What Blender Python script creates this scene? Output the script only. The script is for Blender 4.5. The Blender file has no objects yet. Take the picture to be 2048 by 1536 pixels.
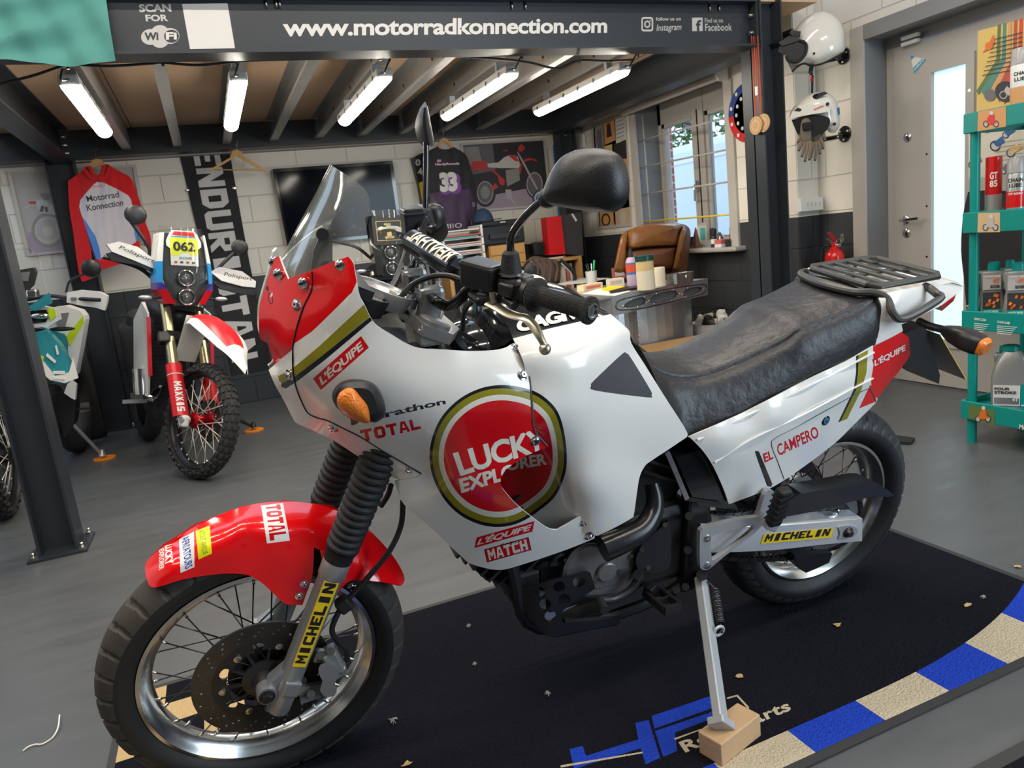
import bpy, bmesh, math, random
import numpy as np
from mathutils import Vector, Matrix
from mathutils.geometry import delaunay_2d_cdt
V = Vector
rnd = random.Random(7)
SC = bpy.context.scene
COL = SC.collection
# ---------------------------------------------------------------- camera
FPX, CX, CY = 1461.0, 1024.0, 768.0
YAW, PITCH, ROLL, EYE = 0.37176, -0.196023, -0.113203, V((0, 0, 1.1883))
_F = V((math.sin(YAW)*math.cos(PITCH), math.cos(YAW)*math.cos(PITCH), math.sin(PITCH)))
_R = V((math.cos(YAW), -math.sin(YAW), 0)); _U = _R.cross(_F)
CR = math.cos(ROLL)*_R + math.sin(ROLL)*_U
CU = -math.sin(ROLL)*_R + math.cos(ROLL)*_U
CF = _F
cam = bpy.data.cameras.new('camera'); co = bpy.data.objects.new('camera', cam); COL.objects.link(co)
cam.sensor_width = 36; cam.lens = 36*FPX/2048; cam.clip_start = .05
co.matrix_world = Matrix(((CR.x, CU.x, -CF.x, EYE.x), (CR.y, CU.y, -CF.y, EYE.y), (CR.z, CU.z, -CF.z, EYE.z), (0, 0, 0, 1)))
cam.dof.use_dof = True; cam.dof.focus_distance = 1.75; cam.dof.aperture_fstop = 10
SC.camera = co
# ---------------------------------------------------------------- light and exposure
w = bpy.data.worlds.new('world'); SC.world = w; w.use_nodes = True
_bg = w.node_tree.nodes['Background']; _bg.inputs[0].default_value = (.62, .78, 1, 1); _bg.inputs[1].default_value = 1.6
SC.view_settings.view_transform = 'Standard'; SC.view_settings.look = 'None'
SC.view_settings.exposure = 0.28; SC.view_settings.gamma = 1; SC.view_settings.use_curve_mapping = False
def area(name, loc, aim, sx, sy, power, col):
    l = bpy.data.lights.new(name, 'AREA'); l.shape = 'RECTANGLE'; l.size = sx; l.size_y = sy; l.energy = power; l.color = col
    o = bpy.data.objects.new(name, l); COL.objects.link(o); o.location = loc
    o.rotation_euler = (V(aim)-V(loc)).to_track_quat('-Z', 'Y').to_euler(); return o
# daylight through the open roller door on the right, before the bike, and ceiling battens of the front workshop
area('roller_door_daylight', (3.78, -1.2, 1.5), (.6, 1.8, .6), 2.8, 2.6, 175, (.70, .86, 1))
for _i, (_x, _y) in enumerate(((-1.6, .2), (.1, .2), (1.8, .2), (-1.6, 2.2), (.1, 2.2), (1.8, 2.2))):
    area('ceiling_batten_light', (_x, _y, 3.38), (_x, _y, 0), 1.5, .09, 28, (1, .90, .78))
# ---------------------------------------------------------------- pixel rays (2048 x 1536 frame) -> points on real planes
def ray(px, py): return CR*((px-CX)/FPX) - CU*((py-CY)/FPX) + CF
def on(px, py, ax, val):
    d = ray(px, py); return EYE + d*((val-EYE[ax])/d[ax])
def onx(px, py, X): return on(px, py, 0, X)
def ony(px, py, Y): return on(px, py, 1, Y)
def onz(px, py, Z=0.0): return on(px, py, 2, Z)
def onplane(px, py, p0, n):
    d = ray(px, py); return EYE + d*((V(p0)-EYE).dot(n)/d.dot(n))
def homog(src, dst):
    A = []; b = []
    for (x, y), (u, v) in zip(src, dst):
        A.append([x, y, 1, 0, 0, 0, -u*x, -u*y]); b.append(u); A.append([0, 0, 0, x, y, 1, -v*x, -v*y]); b.append(v)
    h = np.linalg.solve(np.array(A, float), np.array(b, float))
    def f(x, y):
        d = h[6]*x+h[7]*y+1; return ((h[0]*x+h[1]*y+h[2])/d, (h[3]*x+h[4]*y+h[5])/d)
    return f
# ---------------------------------------------------------------- materials
MATS = {}
def mat(name, col=(.5, .5, .5), rough=.5, metal=0.0, nz=.04, ns=8.0, bump=0.0, bs=60.0, spec=.5, trans=0.0, emit=None, es=0.0, coat=0.0, ior=1.45, alpha=1.0, sheen=0.0, col2=None):
    if name in MATS: return MATS[name]
    m = bpy.data.materials.new(name); m.use_nodes = True; nt = m.node_tree; N = nt.nodes; L = nt.links
    p = N['Principled BSDF']; I = p.inputs
    I['Base Color'].default_value = (*col, 1); I['Roughness'].default_value = rough; I['Metallic'].default_value = metal
    I['Specular IOR Level'].default_value = spec; I['IOR'].default_value = ior
    I['Transmission Weight'].default_value = trans; I['Coat Weight'].default_value = coat; I['Coat Roughness'].default_value = .06
    I['Alpha'].default_value = alpha; I['Sheen Weight'].default_value = sheen
    if emit: I['Emission Color'].default_value = (*emit, 1); I['Emission Strength'].default_value = es
    if nz:
        tc = N.new('ShaderNodeTexCoord'); n = N.new('ShaderNodeTexNoise'); n.inputs['Scale'].default_value = ns; n.inputs['Detail'].default_value = 4
        L.new(tc.outputs['Object'], n.inputs['Vector'])
        r = N.new('ShaderNodeMapRange'); r.inputs[3].default_value = max(.02, rough-nz*1.5); r.inputs[4].default_value = min(1, rough+nz*1.5)
        L.new(n.outputs['Fac'], r.inputs[0]); L.new(r.outputs[0], I['Roughness'])
        mx = N.new('ShaderNodeMix'); mx.data_type = 'RGBA'
        c2 = col2 or tuple(c*(1-nz*1.6) for c in col)
        mx.inputs[6].default_value = (*col, 1); mx.inputs[7].default_value = (*c2, 1)
        L.new(n.outputs['Fac'], mx.inputs[0]); L.new(mx.outputs[2], I['Base Color'])
        if bump:
            n2 = N.new('ShaderNodeTexNoise'); n2.inputs['Scale'].default_value = bs; n2.inputs['Detail'].default_value = 5
            L.new(tc.outputs['Object'], n2.inputs['Vector'])
            b = N.new('ShaderNodeBump'); b.inputs['Strength'].default_value = bump; b.inputs['Distance'].default_value = .01
            L.new(n2.outputs['Fac'], b.inputs['Height']); L.new(b.outputs[0], I['Normal'])
    MATS[name] = m; return m
# ---------------------------------------------------------------- mesh builder
class MB:
    def __init__(s): s.v = []; s.f = []; s.m = []; s.sm = []; s.sharp = set(); s.mats = []
    def mi(s, m):
        if m not in s.mats: s.mats.append(m)
        return s.mats.index(m)
    def add(s, vs, fs, m, smooth=False):
        o = len(s.v); s.v += [tuple(v) for v in vs]; k = s.mi(m)
        for f in fs: s.f.append([o+i for i in f]); s.m.append(k); s.sm.append(smooth)
        return o
    def box(s, c, size, m, M=None, bev=0.0):
        x, y, z = (size[0]/2, size[1]/2, size[2]/2); c = V(c)
        if bev <= 0:
            P = [V((a*x, b*y, d*z)) for a in (-1, 1) for b in (-1, 1) for d in (-1, 1)]
            F = [(0, 1, 3, 2), (4, 6, 7, 5), (0, 4, 5, 1), (2, 3, 7, 6), (0, 2, 6, 4), (1, 5, 7, 3)]
        else:
            bm = bmesh.new(); bmesh.ops.create_cube(bm, size=1)
            for v in bm.verts: v.co = V((v.co.x*2*x, v.co.y*2*y, v.co.z*2*z))
            bmesh.ops.bevel(bm, geom=bm.edges[:], offset=min(bev, .49*min(size)), segments=2, affect='EDGES', profile=.5)
            bm.verts.index_update(); P = [v.co.copy() for v in bm.verts]; F = [[v.index for v in f.verts] for f in bm.faces]; bm.free()
        if M is not None: P = [M @ p for p in P]
        s.add([p+c for p in P], F, m); return s
    def seg(s, p0, p1, wx, wy, m, up=(0, 0, 1), bev=0.0):
        p0 = V(p0); p1 = V(p1); d = p1-p0; L = d.length; d.normalize()
        a = d.cross(V(up)); a = a.normalized() if a.length > 1e-4 else d.orthogonal().normalized(); b = a.cross(d)
        M = Matrix((a, d, b)).transposed(); return s.box((p0+p1)/2, (wx, L, wy), m, M, bev)
    def ring(s, c, ax, r, n, e=None, ph=0.0):
        ax = V(ax).normalized(); e = V(e) if e is not None else ax.orthogonal(); e = (e-ax*e.dot(ax)).normalized(); g = ax.cross(e)
        return [V(c)+e*(r*math.cos(2*math.pi*i/n+ph))+g*(r*math.sin(2*math.pi*i/n+ph)) for i in range(n)]
    def loft(s, rings, m, closed=True, cap=(True, True), smooth=True, loop=False):
        n = len(rings[0]); vs = [p for r in rings for p in r]; F = []
        R = len(rings)
        for i in range(R if loop else R-1):
            j = (i+1) % R
            for k in range(n if closed else n-1):
                l = (k+1) % n; F.append((i*n+k, i*n+l, j*n+l, j*n+k))
        o = s.add(vs, F, m, smooth)
        if closed and not loop:
            for c, i in ((cap[0], 0), (cap[1], R-1)):
                if c: s.add([vs[i*n+k] for k in range(n)], [list(range(n)) if i else list(range(n))[::-1]], m, False)
        return s
    def cyl(s, p0, p1, r0, m, r1=None, n=20, cap=(True, True), smooth=True):
        p0 = V(p0); p1 = V(p1); r1 = r0 if r1 is None else r1; d = p1-p0; e = d.orthogonal()
        return s.loft([s.ring(p0, d, r0, n, e), s.ring(p1, d, r1, n, e)], m, cap=cap, smooth=smooth)
    def lathe(s, p0, ax, prof, m, n=28, smooth=True, cap=(True, True), e=None):
        p0 = V(p0); ax = V(ax).normalized(); e = V(e) if e is not None else ax.orthogonal()
        return s.loft([s.ring(p0+ax*t, ax, max(r, 1e-5), n, e) for t, r in prof], m, cap=cap, smooth=smooth)
    def tube(s, pts, r, m, n=10, res=6, cap=(True, True), smoothpath=True, closed=False):
        P = crv(pts, res, closed) if smoothpath else [V(p) for p in pts]
        rr = r if isinstance(r, (list, tuple)) else None; rings = []; e = None; Np = len(P)
        for i, p in enumerate(P):
            t = (P[(i+1) % Np]-P[i-1]) if closed else (P[min(i+1, Np-1)]-P[max(i-1, 0)])
            t.normalize(); e = t.orthogonal().normalized() if e is None else (e-t*e.dot(t)).normalized()
            q = r if rr is None else rr[0]+(rr[1]-rr[0])*i/(Np-1)
            rings.append(s.ring(p, t, q, n, e))
        return s.loft(rings, m, cap=cap, loop=closed)
    def torus(s, c, ax, R, r, m, n=40, k=10):
        e = V(ax).orthogonal(); C = s.ring(c, ax, R, n, e); A = V(ax).normalized(); rings = []
        for p in C:
            d = (p-V(c)).normalized(); rings.append([p+d*(r*math.cos(a))+A*(r*math.sin(a)) for a in (2*math.pi*i/k for i in range(k))])
        return s.loft(rings, m, loop=True)
    def ell(s, c, rad, m, n=20, k=12, M=None):
        rings = []
        for i in range(k+1):
            t = -math.pi/2+math.pi*i/k; q = max(math.cos(t), 1e-3)
            rg = [V((rad[0]*q*math.cos(a), rad[1]*q*math.sin(a), rad[2]*math.sin(t))) for a in (2*math.pi*j/n for j in range(n))]
            rings.append([(M @ p if M else p)+V(c) for p in rg])
        return s.loft(rings, m, cap=(False, False))
    def prism(s, pts, d, m, smooth=False, side=None):
        n = len(pts); P = [V(p) for p in pts]; d = V(d); Q = [p+d for p in P]
        T = tri_poly(P)
        s.add(P+Q, [t[::-1] for t in T]+[[n+i for i in t] for t in T], m, False)
        s.add(P+Q, [(i, (i+1) % n, n+(i+1) % n, n+i) for i in range(n)], side or m, smooth); return s
    def poly(s, pts, m): s.add(pts, tri_poly([V(p) for p in pts]), m, False); return s
    def grid(s, fn, nu, nv, m, smooth=True, thick=0.0, closed_u=False):
        P = [fn(i/nu, j/nv) for j in range(nv+1) for i in range(nu+1)]; W = nu+1
        F = [(j*W+i, j*W+i+1, (j+1)*W+i+1, (j+1)*W+i) for j in range(nv) for i in range(nu)]
        if thick: sheet(s, P, F, [m]*len(F), thick)
        else: s.add(P, F, m, smooth)
        return s
    def text(s, txt, quad, m, bold=0.0, shear=0.0, lift=0.0, track=1.0, fit=True):
        """flat lettering: quad = bottom-left, bottom-right, top-left points (3D); cap height fills the quad"""
        vs, fs, (w, h) = txt_mesh(txt, bold, shear, track); o, bx, ty = [V(q) for q in quad]
        ux = (bx-o)/w; uy = (ty-o)/h; n = ux.cross(uy).normalized()*lift
        s.add([o+ux*x+uy*y+n for x, y in vs], fs, m); return s
    def build(s, name, parent=None, M=None, props=None):
        me = bpy.data.meshes.new(name)
        vs = s.v if M is None else [M @ V(v) for v in s.v]
        me.from_pydata([tuple(v) for v in vs], [], s.f)
        for m in s.mats: me.materials.append(m)
        me.polygons.foreach_set('material_index', s.m); me.polygons.foreach_set('use_smooth', s.sm)
        if any(s.sm):
            bm = bmesh.new(); bm.from_mesh(me)
            if len(bm.verts) < 60000: bmesh.ops.remove_doubles(bm, verts=bm.verts, dist=1e-5)
            for e in bm.edges:
                if len(e.link_faces) == 2 and e.calc_face_angle(0) > .62: e.smooth = False
            bm.to_mesh(me); bm.free()
        me.update()
        o = bpy.data.objects.new(name, me); COL.objects.link(o)
        if parent: o.parent = parent
        for k, v in (props or {}).items(): o[k] = v
        return o
def sheet(s, P, F, mats, thick, inner=None):
    """surface with real thickness: outer faces, inner faces and rim"""
    P = [V(p) for p in P]; nr = [V((0, 0, 0)) for _ in P]; E = {}
    for f in F:
        a, b, c = P[f[0]], P[f[1]], P[f[2]]; n = (b-a).cross(c-a)
        for i in f: nr[i] += n
        for i in range(len(f)):
            k = (f[i], f[(i+1) % len(f)]); E[k] = E.get(k, 0)+1
    Q = [p-(n.normalized()*thick if n.length > 0 else V()) for p, n in zip(P, nr)]
    o = len(s.v); s.v += [tuple(p) for p in P]; N = len(P)
    for f, m in zip(F, mats): s.f.append([o+i for i in f]); s.m.append(s.mi(m)); s.sm.append(True)
    im = inner or mats[0]; k = s.mi(im); o2 = len(s.v); s.v += [tuple(q) for q in Q]
    for f in F: s.f.append([o2+i for i in f][::-1]); s.m.append(k); s.sm.append(True)
    for (a, b) in E:
        if (b, a) not in E:
            q = len(s.v); s.v += [tuple(P[a]), tuple(P[b]), tuple(Q[b]), tuple(Q[a])]; s.f.append([q+1, q, q+3, q+2]); s.m.append(k); s.sm.append(False)
def crv(pts, res=6, closed=False):
    P = [V(p) for p in pts]; n = len(P); out = []
    if n < 3 and not closed: return P
    for i in range(n if closed else n-1):
        p1, p2 = P[i], P[(i+1) % n]; p0 = P[i-1] if (closed or i > 0) else p1*2-p2; p3 = P[(i+2) % n] if (closed or i < n-2) else p2*2-p1
        for k in range(res):
            t = k/res; out.append(.5*((2*p1)+(p2-p0)*t+(2*p0-5*p1+4*p2-p3)*t*t+(3*p1-p0-3*p2+p3)*t**3))
    if not closed: out.append(P[-1])
    return out
def crv2(pts, res=5, closed=True, corner=38):
    """smooth a 2D outline but keep its sharp corners"""
    P = [V((p[0], p[1])) for p in pts]; n = len(P); out = []
    def cor(i):
        a = P[i]-P[i-1]; b = P[(i+1) % n]-P[i]
        return a.length == 0 or b.length == 0 or abs(a.angle(b)) > math.radians(corner)
    C = [cor(i) for i in range(n)]
    for i in range(n if closed else n-1):
        j = (i+1) % n; p1, p2 = P[i], P[j]
        p0 = p1*2-p2 if C[i] or (not closed and i == 0) else P[i-1]; p3 = p2*2-p1 if C[j] or (not closed and j == n-1) else P[(i+2) % n]
        for k in range(res):
            t = k/res; q = .5*((2*p1)+(p2-p0)*t+(2*p0-5*p1+4*p2-p3)*t*t+(3*p1-p0-3*p2+p3)*t**3); out.append((q.x, q.y))
    if not closed: out.append((P[-1].x, P[-1].y))
    return out
def tri_poly(P):
    from mathutils.geometry import tessellate_polygon
    return [list(t) for t in tessellate_polygon([P])]
# ---------------------------------------------------------------- lettering
GLY = {'M': [(0, 0), (.26, 0), (.26, .55), (.5, .2), (.74, .55), (.74, 0), (1, 0), (1, 1), (.76, 1), (.5, .6), (.24, 1), (0, 1)], 'C': [(.15, 0), (1, 0), (1, .26), (.34, .26), (.34, .74), (1, .74), (1, 1), (.15, 1), (0, .85), (0, .15)], 'H': [(0, 0), (.32, 0), (.32, .38), (.68, .38), (.68, 0), (1, 0), (1, 1), (.68, 1), (.68, .62), (.32, .62), (.32, 1), (0, 1)], 'L': [(0, 0), (1, 0), (1, .26), (.34, .26), (.34, 1), (0, 1)], 'O': [(.2, 0), (.8, 0), (1, .2), (1, .8), (.8, 1), (.2, 1), (0, .8), (0, .2)], 'X': [(0, 0), (.32, 0), (.5, .32), (.68, 0), (1, 0), (.68, .5), (1, 1), (.68, 1), (.5, .68), (.32, 1), (0, 1), (.32, .5)], 'E': [(0, 0), (1, 0), (1, .22), (.36, .22), (.36, .4), (.8, .4), (.8, .6), (.36, .6), (.36, .78), (1, .78), (1, 1), (0, 1)], 'N': [(0, 0), (.3, 0), (.3, .55), (.66, 0), (1, 0), (1, 1), (.7, 1), (.7, .45), (.34, 1), (0, 1)], 'D': [(0, 0), (.75, 0), (1, .25), (1, .75), (.75, 1), (0, 1)], 'U': [(0, .15), (.15, 0), (.85, 0), (1, .15), (1, 1), (.68, 1), (.68, .24), (.32, .24), (.32, 1), (0, 1)], 'R': [(0, 0), (.3, 0), (.3, .34), (.66, 0), (1, 0), (.66, .36), (1, .5), (1, .88), (.88, 1), (0, 1)], 'I': [(.2, 0), (.8, 0), (.8, 1), (.2, 1)], 'S': [(0, 0), (.85, 0), (1, .15), (1, .6), (.34, .6), (.34, .78), (1, .78), (1, 1), (.15, 1), (0, .85), (0, .4), (.66, .4), (.66, .22), (0, .22)], 'T': [(.34, 0), (.66, 0), (.66, .74), (1, .74), (1, 1), (0, 1), (0, .74), (.34, .74)], 'A': [(0, 0), (.3, 0), (.3, .2), (.7, .2), (.7, 0), (1, 0), (.72, 1), (.28, 1)]}
HOLE = {'O': [(.32, .26), (.32, .74), (.68, .74), (.68, .26)], 'D': [(.34, .26), (.34, .74), (.66, .74), (.66, .26)], 'R': [(.32, .56), (.32, .76), (.68, .76), (.68, .56)], 'A': [(.36, .42), (.46, .76), (.54, .76), (.64, .42)]}
def block(txt, shear):
    n = len(txt); W = n+shear; return [[((k+.05+.88*x+shear*y)/W, y) for x, y in L] for k, ch in enumerate(txt) for L in [GLY[ch]]+([HOLE[ch]] if ch in HOLE else [])]
_TX = {}
def txt_mesh(txt, bold=0.0, shear=0.0, track=1.0):
    k = (txt, bold, shear, track)
    if k in _TX: return _TX[k]
    if txt[0] == '#':
        L = block(txt[1:], shear); P, T, _ = cdt([(-.01, -.01), (1.01, -.01), (1.01, 1.01), (-.01, 1.01)], [(L, 1)], 0, .25); r = ([tuple(p) for p in P], [t for t, m in zip(T, _) if m], (1, 1)); _TX[k] = r; return r
    c = bpy.data.curves.new('lettering', 'FONT'); c.body = txt; c.offset = bold; c.shear = shear; c.resolution_u = 3; c.space_character = track; c.space_line = .8
    o = bpy.data.objects.new('lettering', c); COL.objects.link(o)
    dg = bpy.context.evaluated_depsgraph_get(); me = o.evaluated_get(dg).to_mesh()
    vs = [(v.co.x, v.co.y) for v in me.vertices]; fs = [list(p.vertices) for p in me.polygons]
    o.evaluated_get(dg).to_mesh_clear(); bpy.data.objects.remove(o); bpy.data.curves.remove(c)
    x0 = min(v[0] for v in vs); x1 = max(v[0] for v in vs); y0 = min(v[1] for v in vs); y1 = max(v[1] for v in vs)
    vs = [(x-x0, y-y0) for x, y in vs]; r = (vs, fs, (x1-x0, y1-y0)); _TX[k] = r; return r
def txt_loops(txt, bold=0.0, shear=0.0, track=1.0):
    """boundary loops of lettering, normalised to the unit square"""
    if txt[0] == '#': return block(txt[1:], shear)
    vs, fs, (w, h) = txt_mesh(txt, bold, shear, track); key = {}; idx = []
    for x, y in vs:
        k = (round(x, 4), round(y, 4)); idx.append(key.setdefault(k, len(key)))
    pts = [None]*len(key)
    for (x, y), i in zip(vs, idx): pts[i] = (x/w, y/h)
    E = {}
    for f in fs:
        g = [idx[i] for i in f]
        for a, b in zip(g, g[1:]+g[:1]):
            if a != b:
                if (b, a) in E: del E[(b, a)]
                else: E[(a, b)] = 1
    nx = {}
    for a, b in E: nx.setdefault(a, []).append(b)
    loops = []
    while nx:
        a = next(iter(nx)); L = [a]
        while True:
            b = nx[L[-1]].pop()
            if not nx[L[-1]]: del nx[L[-1]]
            if b == L[0] or b not in nx: break
            L.append(b)
        if len(L) > 2: loops.append([pts[i] for i in L])
    return loops
def pip(P, loops):
    """even-odd test of points P (n,2) in a set of loops"""
    r = np.zeros(len(P), bool); x = P[:, 0]; y = P[:, 1]
    for L in loops:
        a = np.asarray(L, float); b = np.roll(a, -1, 0); lo = a.min(0); hi = a.max(0)
        q = np.where((x >= lo[0]) & (x <= hi[0]) & (y >= lo[1]) & (y <= hi[1]))[0]
        if not len(q): continue
        X = x[q][:, None]; Y = y[q][:, None]
        c = ((a[:, 1] > Y) != (b[:, 1] > Y)) & (X < (b[:, 0]-a[:, 0])*(Y-a[:, 1])/np.where(b[:, 1] == a[:, 1], 1e-12, b[:, 1]-a[:, 1])+a[:, 0])
        r[q] ^= (c.sum(1) % 2).astype(bool)
    return r
def area2(L): return .5*sum(a[0]*b[1]-b[0]*a[1] for a, b in zip(L, L[1:]+L[:1]))
def cdt(outline, regions, base, step, holes=()):
    """triangulate a 2D panel with printed regions [(loops, material)], later ones on top; returns pts, tris, materials"""
    pts = []; ed = []
    def loop(L):
        o = len(pts); pts.extend((float(p[0]), float(p[1])) for p in L); ed.extend((o+i, o+(i+1) % len(L)) for i in range(len(L)))
    def dens(L, st):
        out = []
        for a, b in zip(L, list(L[1:])+[L[0]]):
            k = max(1, int(math.hypot(b[0]-a[0], b[1]-a[1])/st)); out += [(a[0]+(b[0]-a[0])*i/k, a[1]+(b[1]-a[1])*i/k) for i in range(k)]
        return out
    outline = dens(list(outline), step); loop(outline)
    for h in holes: loop(dens(list(h), step))
    for ls, m in regions:
        for L in ls: loop(dens(list(L), step))
    A = np.array(outline); g = []
    lo = A.min(0); hi = A.max(0); r = 0; yy = lo[1]+step*.5
    while yy < hi[1]:
        xx = lo[0]+step*(.5 if r % 2 else 1.0)
        while xx < hi[0]: g.append((xx, yy)); xx += step
        yy += step*.866; r += 1
    if g:
        G = np.array(g); ok = pip(G, [outline])
        B = np.array(pts[:len(outline)])
        pts += [tuple(p) for p in G[ok]]
    v2, _, f2, *_ = delaunay_2d_cdt([V(p) for p in pts], ed, [], 0, 1e-5)
    T = [list(f) for f in f2]; P = np.array([(v.x, v.y) for v in v2])
    cen = P[np.array(T)].mean(1); keep = pip(cen, [outline])
    for h in holes: keep &= ~pip(cen, [h])
    ms = [base]*len(T)
    for ls, m in regions:
        for i in np.where(pip(cen, ls))[0]: ms[i] = m
    T2 = []; M2 = []
    for t, k, m in zip(T, keep, ms):
        if not k: continue
        a, b, c = (P[i] for i in t); ar = (b[0]-a[0])*(c[1]-a[1])-(c[0]-a[0])*(b[1]-a[1])
        if abs(ar) < 1e-9: continue
        T2.append(t if ar > 0 else t[::-1]); M2.append(m)
    return P, T2, M2
def tps(ctrl):
    """smooth height field through (x, y, value) points"""
    C = np.array(ctrl, float); s = 300.0; X = C[:, :2]/s; n = len(X)
    def U(d2): return np.where(d2 > 0, d2*np.log(np.maximum(d2, 1e-12)), 0)
    K = U(((X[:, None]-X[None])**2).sum(2))+np.eye(n)*2e-4; Pm = np.c_[np.ones(n), X]
    A = np.zeros((n+3, n+3)); A[:n, :n] = K; A[:n, n:] = Pm; A[n:, :n] = Pm.T
    w = np.linalg.solve(A, np.r_[C[:, 2], 0, 0, 0])
    def f(P):
        P = np.asarray(P, float).reshape(-1, 2)/s
        return U(((P[:, None]-X[None])**2).sum(2)) @ w[:n]+w[n]+P @ w[n+1:]
    return f
# ---------------------------------------------------------------- scene tree
def tag(o, label, cat, group=None):
    o['label'] = label; o['category'] = cat
    if group: o['group'] = group
    return o
def thing(name, label, cat, loc=(0, 0, 0), rot=(0, 0, 0), group=None, M=None):
    o = bpy.data.objects.new(name, None); COL.objects.link(o); o.empty_display_size = .1
    if M is not None: o.matrix_world = M
    else: o.location = loc; o.rotation_euler = rot
    return tag(o, label, cat, group)
def solo(mb, name, label, cat, group=None):
    """a thing that is one mesh, its origin at its own base"""
    A = np.array(mb.v); c = (A.min(0)+A.max(0))/2; c[2] = A[:, 2].min()
    o = mb.build(name, M=Matrix.Translation(-V(c))); o.location = V(c); return tag(o, label, cat, group)
def part(mb, name, root, world=True, label=None):
    """a part of thing root; the builder's points are world points unless world is False"""
    M = None
    if world:
        top = root
        while top.parent: top = top.parent
        M = (Matrix.LocRotScale(top.location, top.rotation_euler, None)).inverted()
    o = mb.build(name, root, M)
    if label: o['label'] = label
    return o
def struct(mb, name): o = mb.build(name); o['kind'] = 'structure'; return o
def dup(o, parent=None):
    c = o.copy(); COL.objects.link(c); c.parent = parent
    for ch in list(o.children): dup(ch, c)
    return c
def rotm(rx=0, ry=0, rz=0): return (Matrix.Rotation(rz, 3, 'Z') @ Matrix.Rotation(ry, 3, 'Y') @ Matrix.Rotation(rx, 3, 'X'))
# ================================================================ ROOM
STEEL = mat('charcoal_painted_steel', (.030, .036, .045), .38, 0, .05, 5)
GALV = mat('galvanised_steel', (.50, .50, .49), .38, .75, .09, 22)
WHITEP = mat('white_plastic', (.80, .79, .76), .4)
BLACKP = mat('black_plastic', (.016, .016, .018), .42, 0, .06, 30)
BLACKG = mat('gloss_black', (.008, .008, .010), .12, 0, .02, 6, coat=.6)
RUB = mat('black_rubber', (.014, .014, .015), .62, 0, .08, 25, bump=.15, bs=160)
CHROME = mat('polished_metal', (.75, .75, .75), .14, 1, .04, 20)
ALU = mat('brushed_aluminium', (.66, .67, .68), .30, 1, .08, 40)
SILVER = mat('silver_paint', (.48, .49, .50), .34, .55, .05, 20)
DARKMET = mat('dark_metal', (.055, .055, .058), .36, .7, .08, 20)
STEELB = mat('bolt_steel', (.62, .60, .55), .25, 1, .05, 30)
WHITE = mat('flat_white', (.80, .79, .77), .5)
INK = mat('black_ink', (.010, .010, .012), .5)
REDI = mat('red_ink', (.62, .012, .015), .45)
YEL = mat('yellow_ink', (.86, .60, .015), .45)
def block_wall(name, ax):
    m = bpy.data.materials.new(name); m.use_nodes = True; nt = m.node_tree; N = nt.nodes; L = nt.links; p = N['Principled BSDF']
    tc = N.new('ShaderNodeTexCoord'); sx = N.new('ShaderNodeSeparateXYZ'); L.new(tc.outputs['Object'], sx.inputs[0])
    cb = N.new('ShaderNodeCombineXYZ'); L.new(sx.outputs[ax], cb.inputs[0]); L.new(sx.outputs[2], cb.inputs[1])
    br = N.new('ShaderNodeTexBrick'); L.new(cb.outputs[0], br.inputs['Vector'])
    for k, v in (('Scale', 1.0), ('Mortar Size', .006), ('Mortar Smooth', .6), ('Brick Width', .45), ('Row Height', .225)): br.inputs[k].default_value = v
    gt = N.new('ShaderNodeMath'); gt.operation = 'GREATER_THAN'; gt.inputs[1].default_value = 1.112; L.new(sx.outputs[2], gt.inputs[0])
    mx = N.new('ShaderNodeMix'); mx.data_type = 'RGBA'; mx.inputs[6].default_value = (.034, .038, .044, 1); mx.inputs[7].default_value = (.80, .755, .67, 1)
    L.new(gt.outputs[0], mx.inputs[0])
    n = N.new('ShaderNodeTexNoise'); n.inputs['Scale'].default_value = 28; n.inputs['Detail'].default_value = 6; L.new(tc.outputs['Object'], n.inputs['Vector'])
    m2 = N.new('ShaderNodeMix'); m2.data_type = 'RGBA'; m2.blend_type = 'MULTIPLY'; m2.inputs[0].default_value = 1
    mr = N.new('ShaderNodeMapRange'); mr.inputs[3].default_value = 1.0; mr.inputs[4].default_value = .9; L.new(br.outputs['Fac'], mr.inputs[0])
    L.new(mx.outputs[2], m2.inputs[6]); L.new(mr.outputs[0], m2.inputs[7]); L.new(m2.outputs[2], p.inputs['Base Color'])
    b = N.new('ShaderNodeBump'); b.inputs['Strength'].default_value = .9; b.inputs['Distance'].default_value = .006; b.invert = True; L.new(br.outputs['Fac'], b.inputs['Height'])
    b2 = N.new('ShaderNodeBump'); b2.inputs['Strength'].default_value = .25; b2.inputs['Distance'].default_value = .004; L.new(n.outputs['Fac'], b2.inputs['Height']); L.new(b.outputs[0], b2.inputs['Normal']); L.new(b2.outputs[0], p.inputs['Normal'])
    p.inputs['Roughness'].default_value = .5; return m
BLX = block_wall('painted_blockwork_across', 0); BLY = block_wall('painted_blockwork_along', 1)
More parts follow.
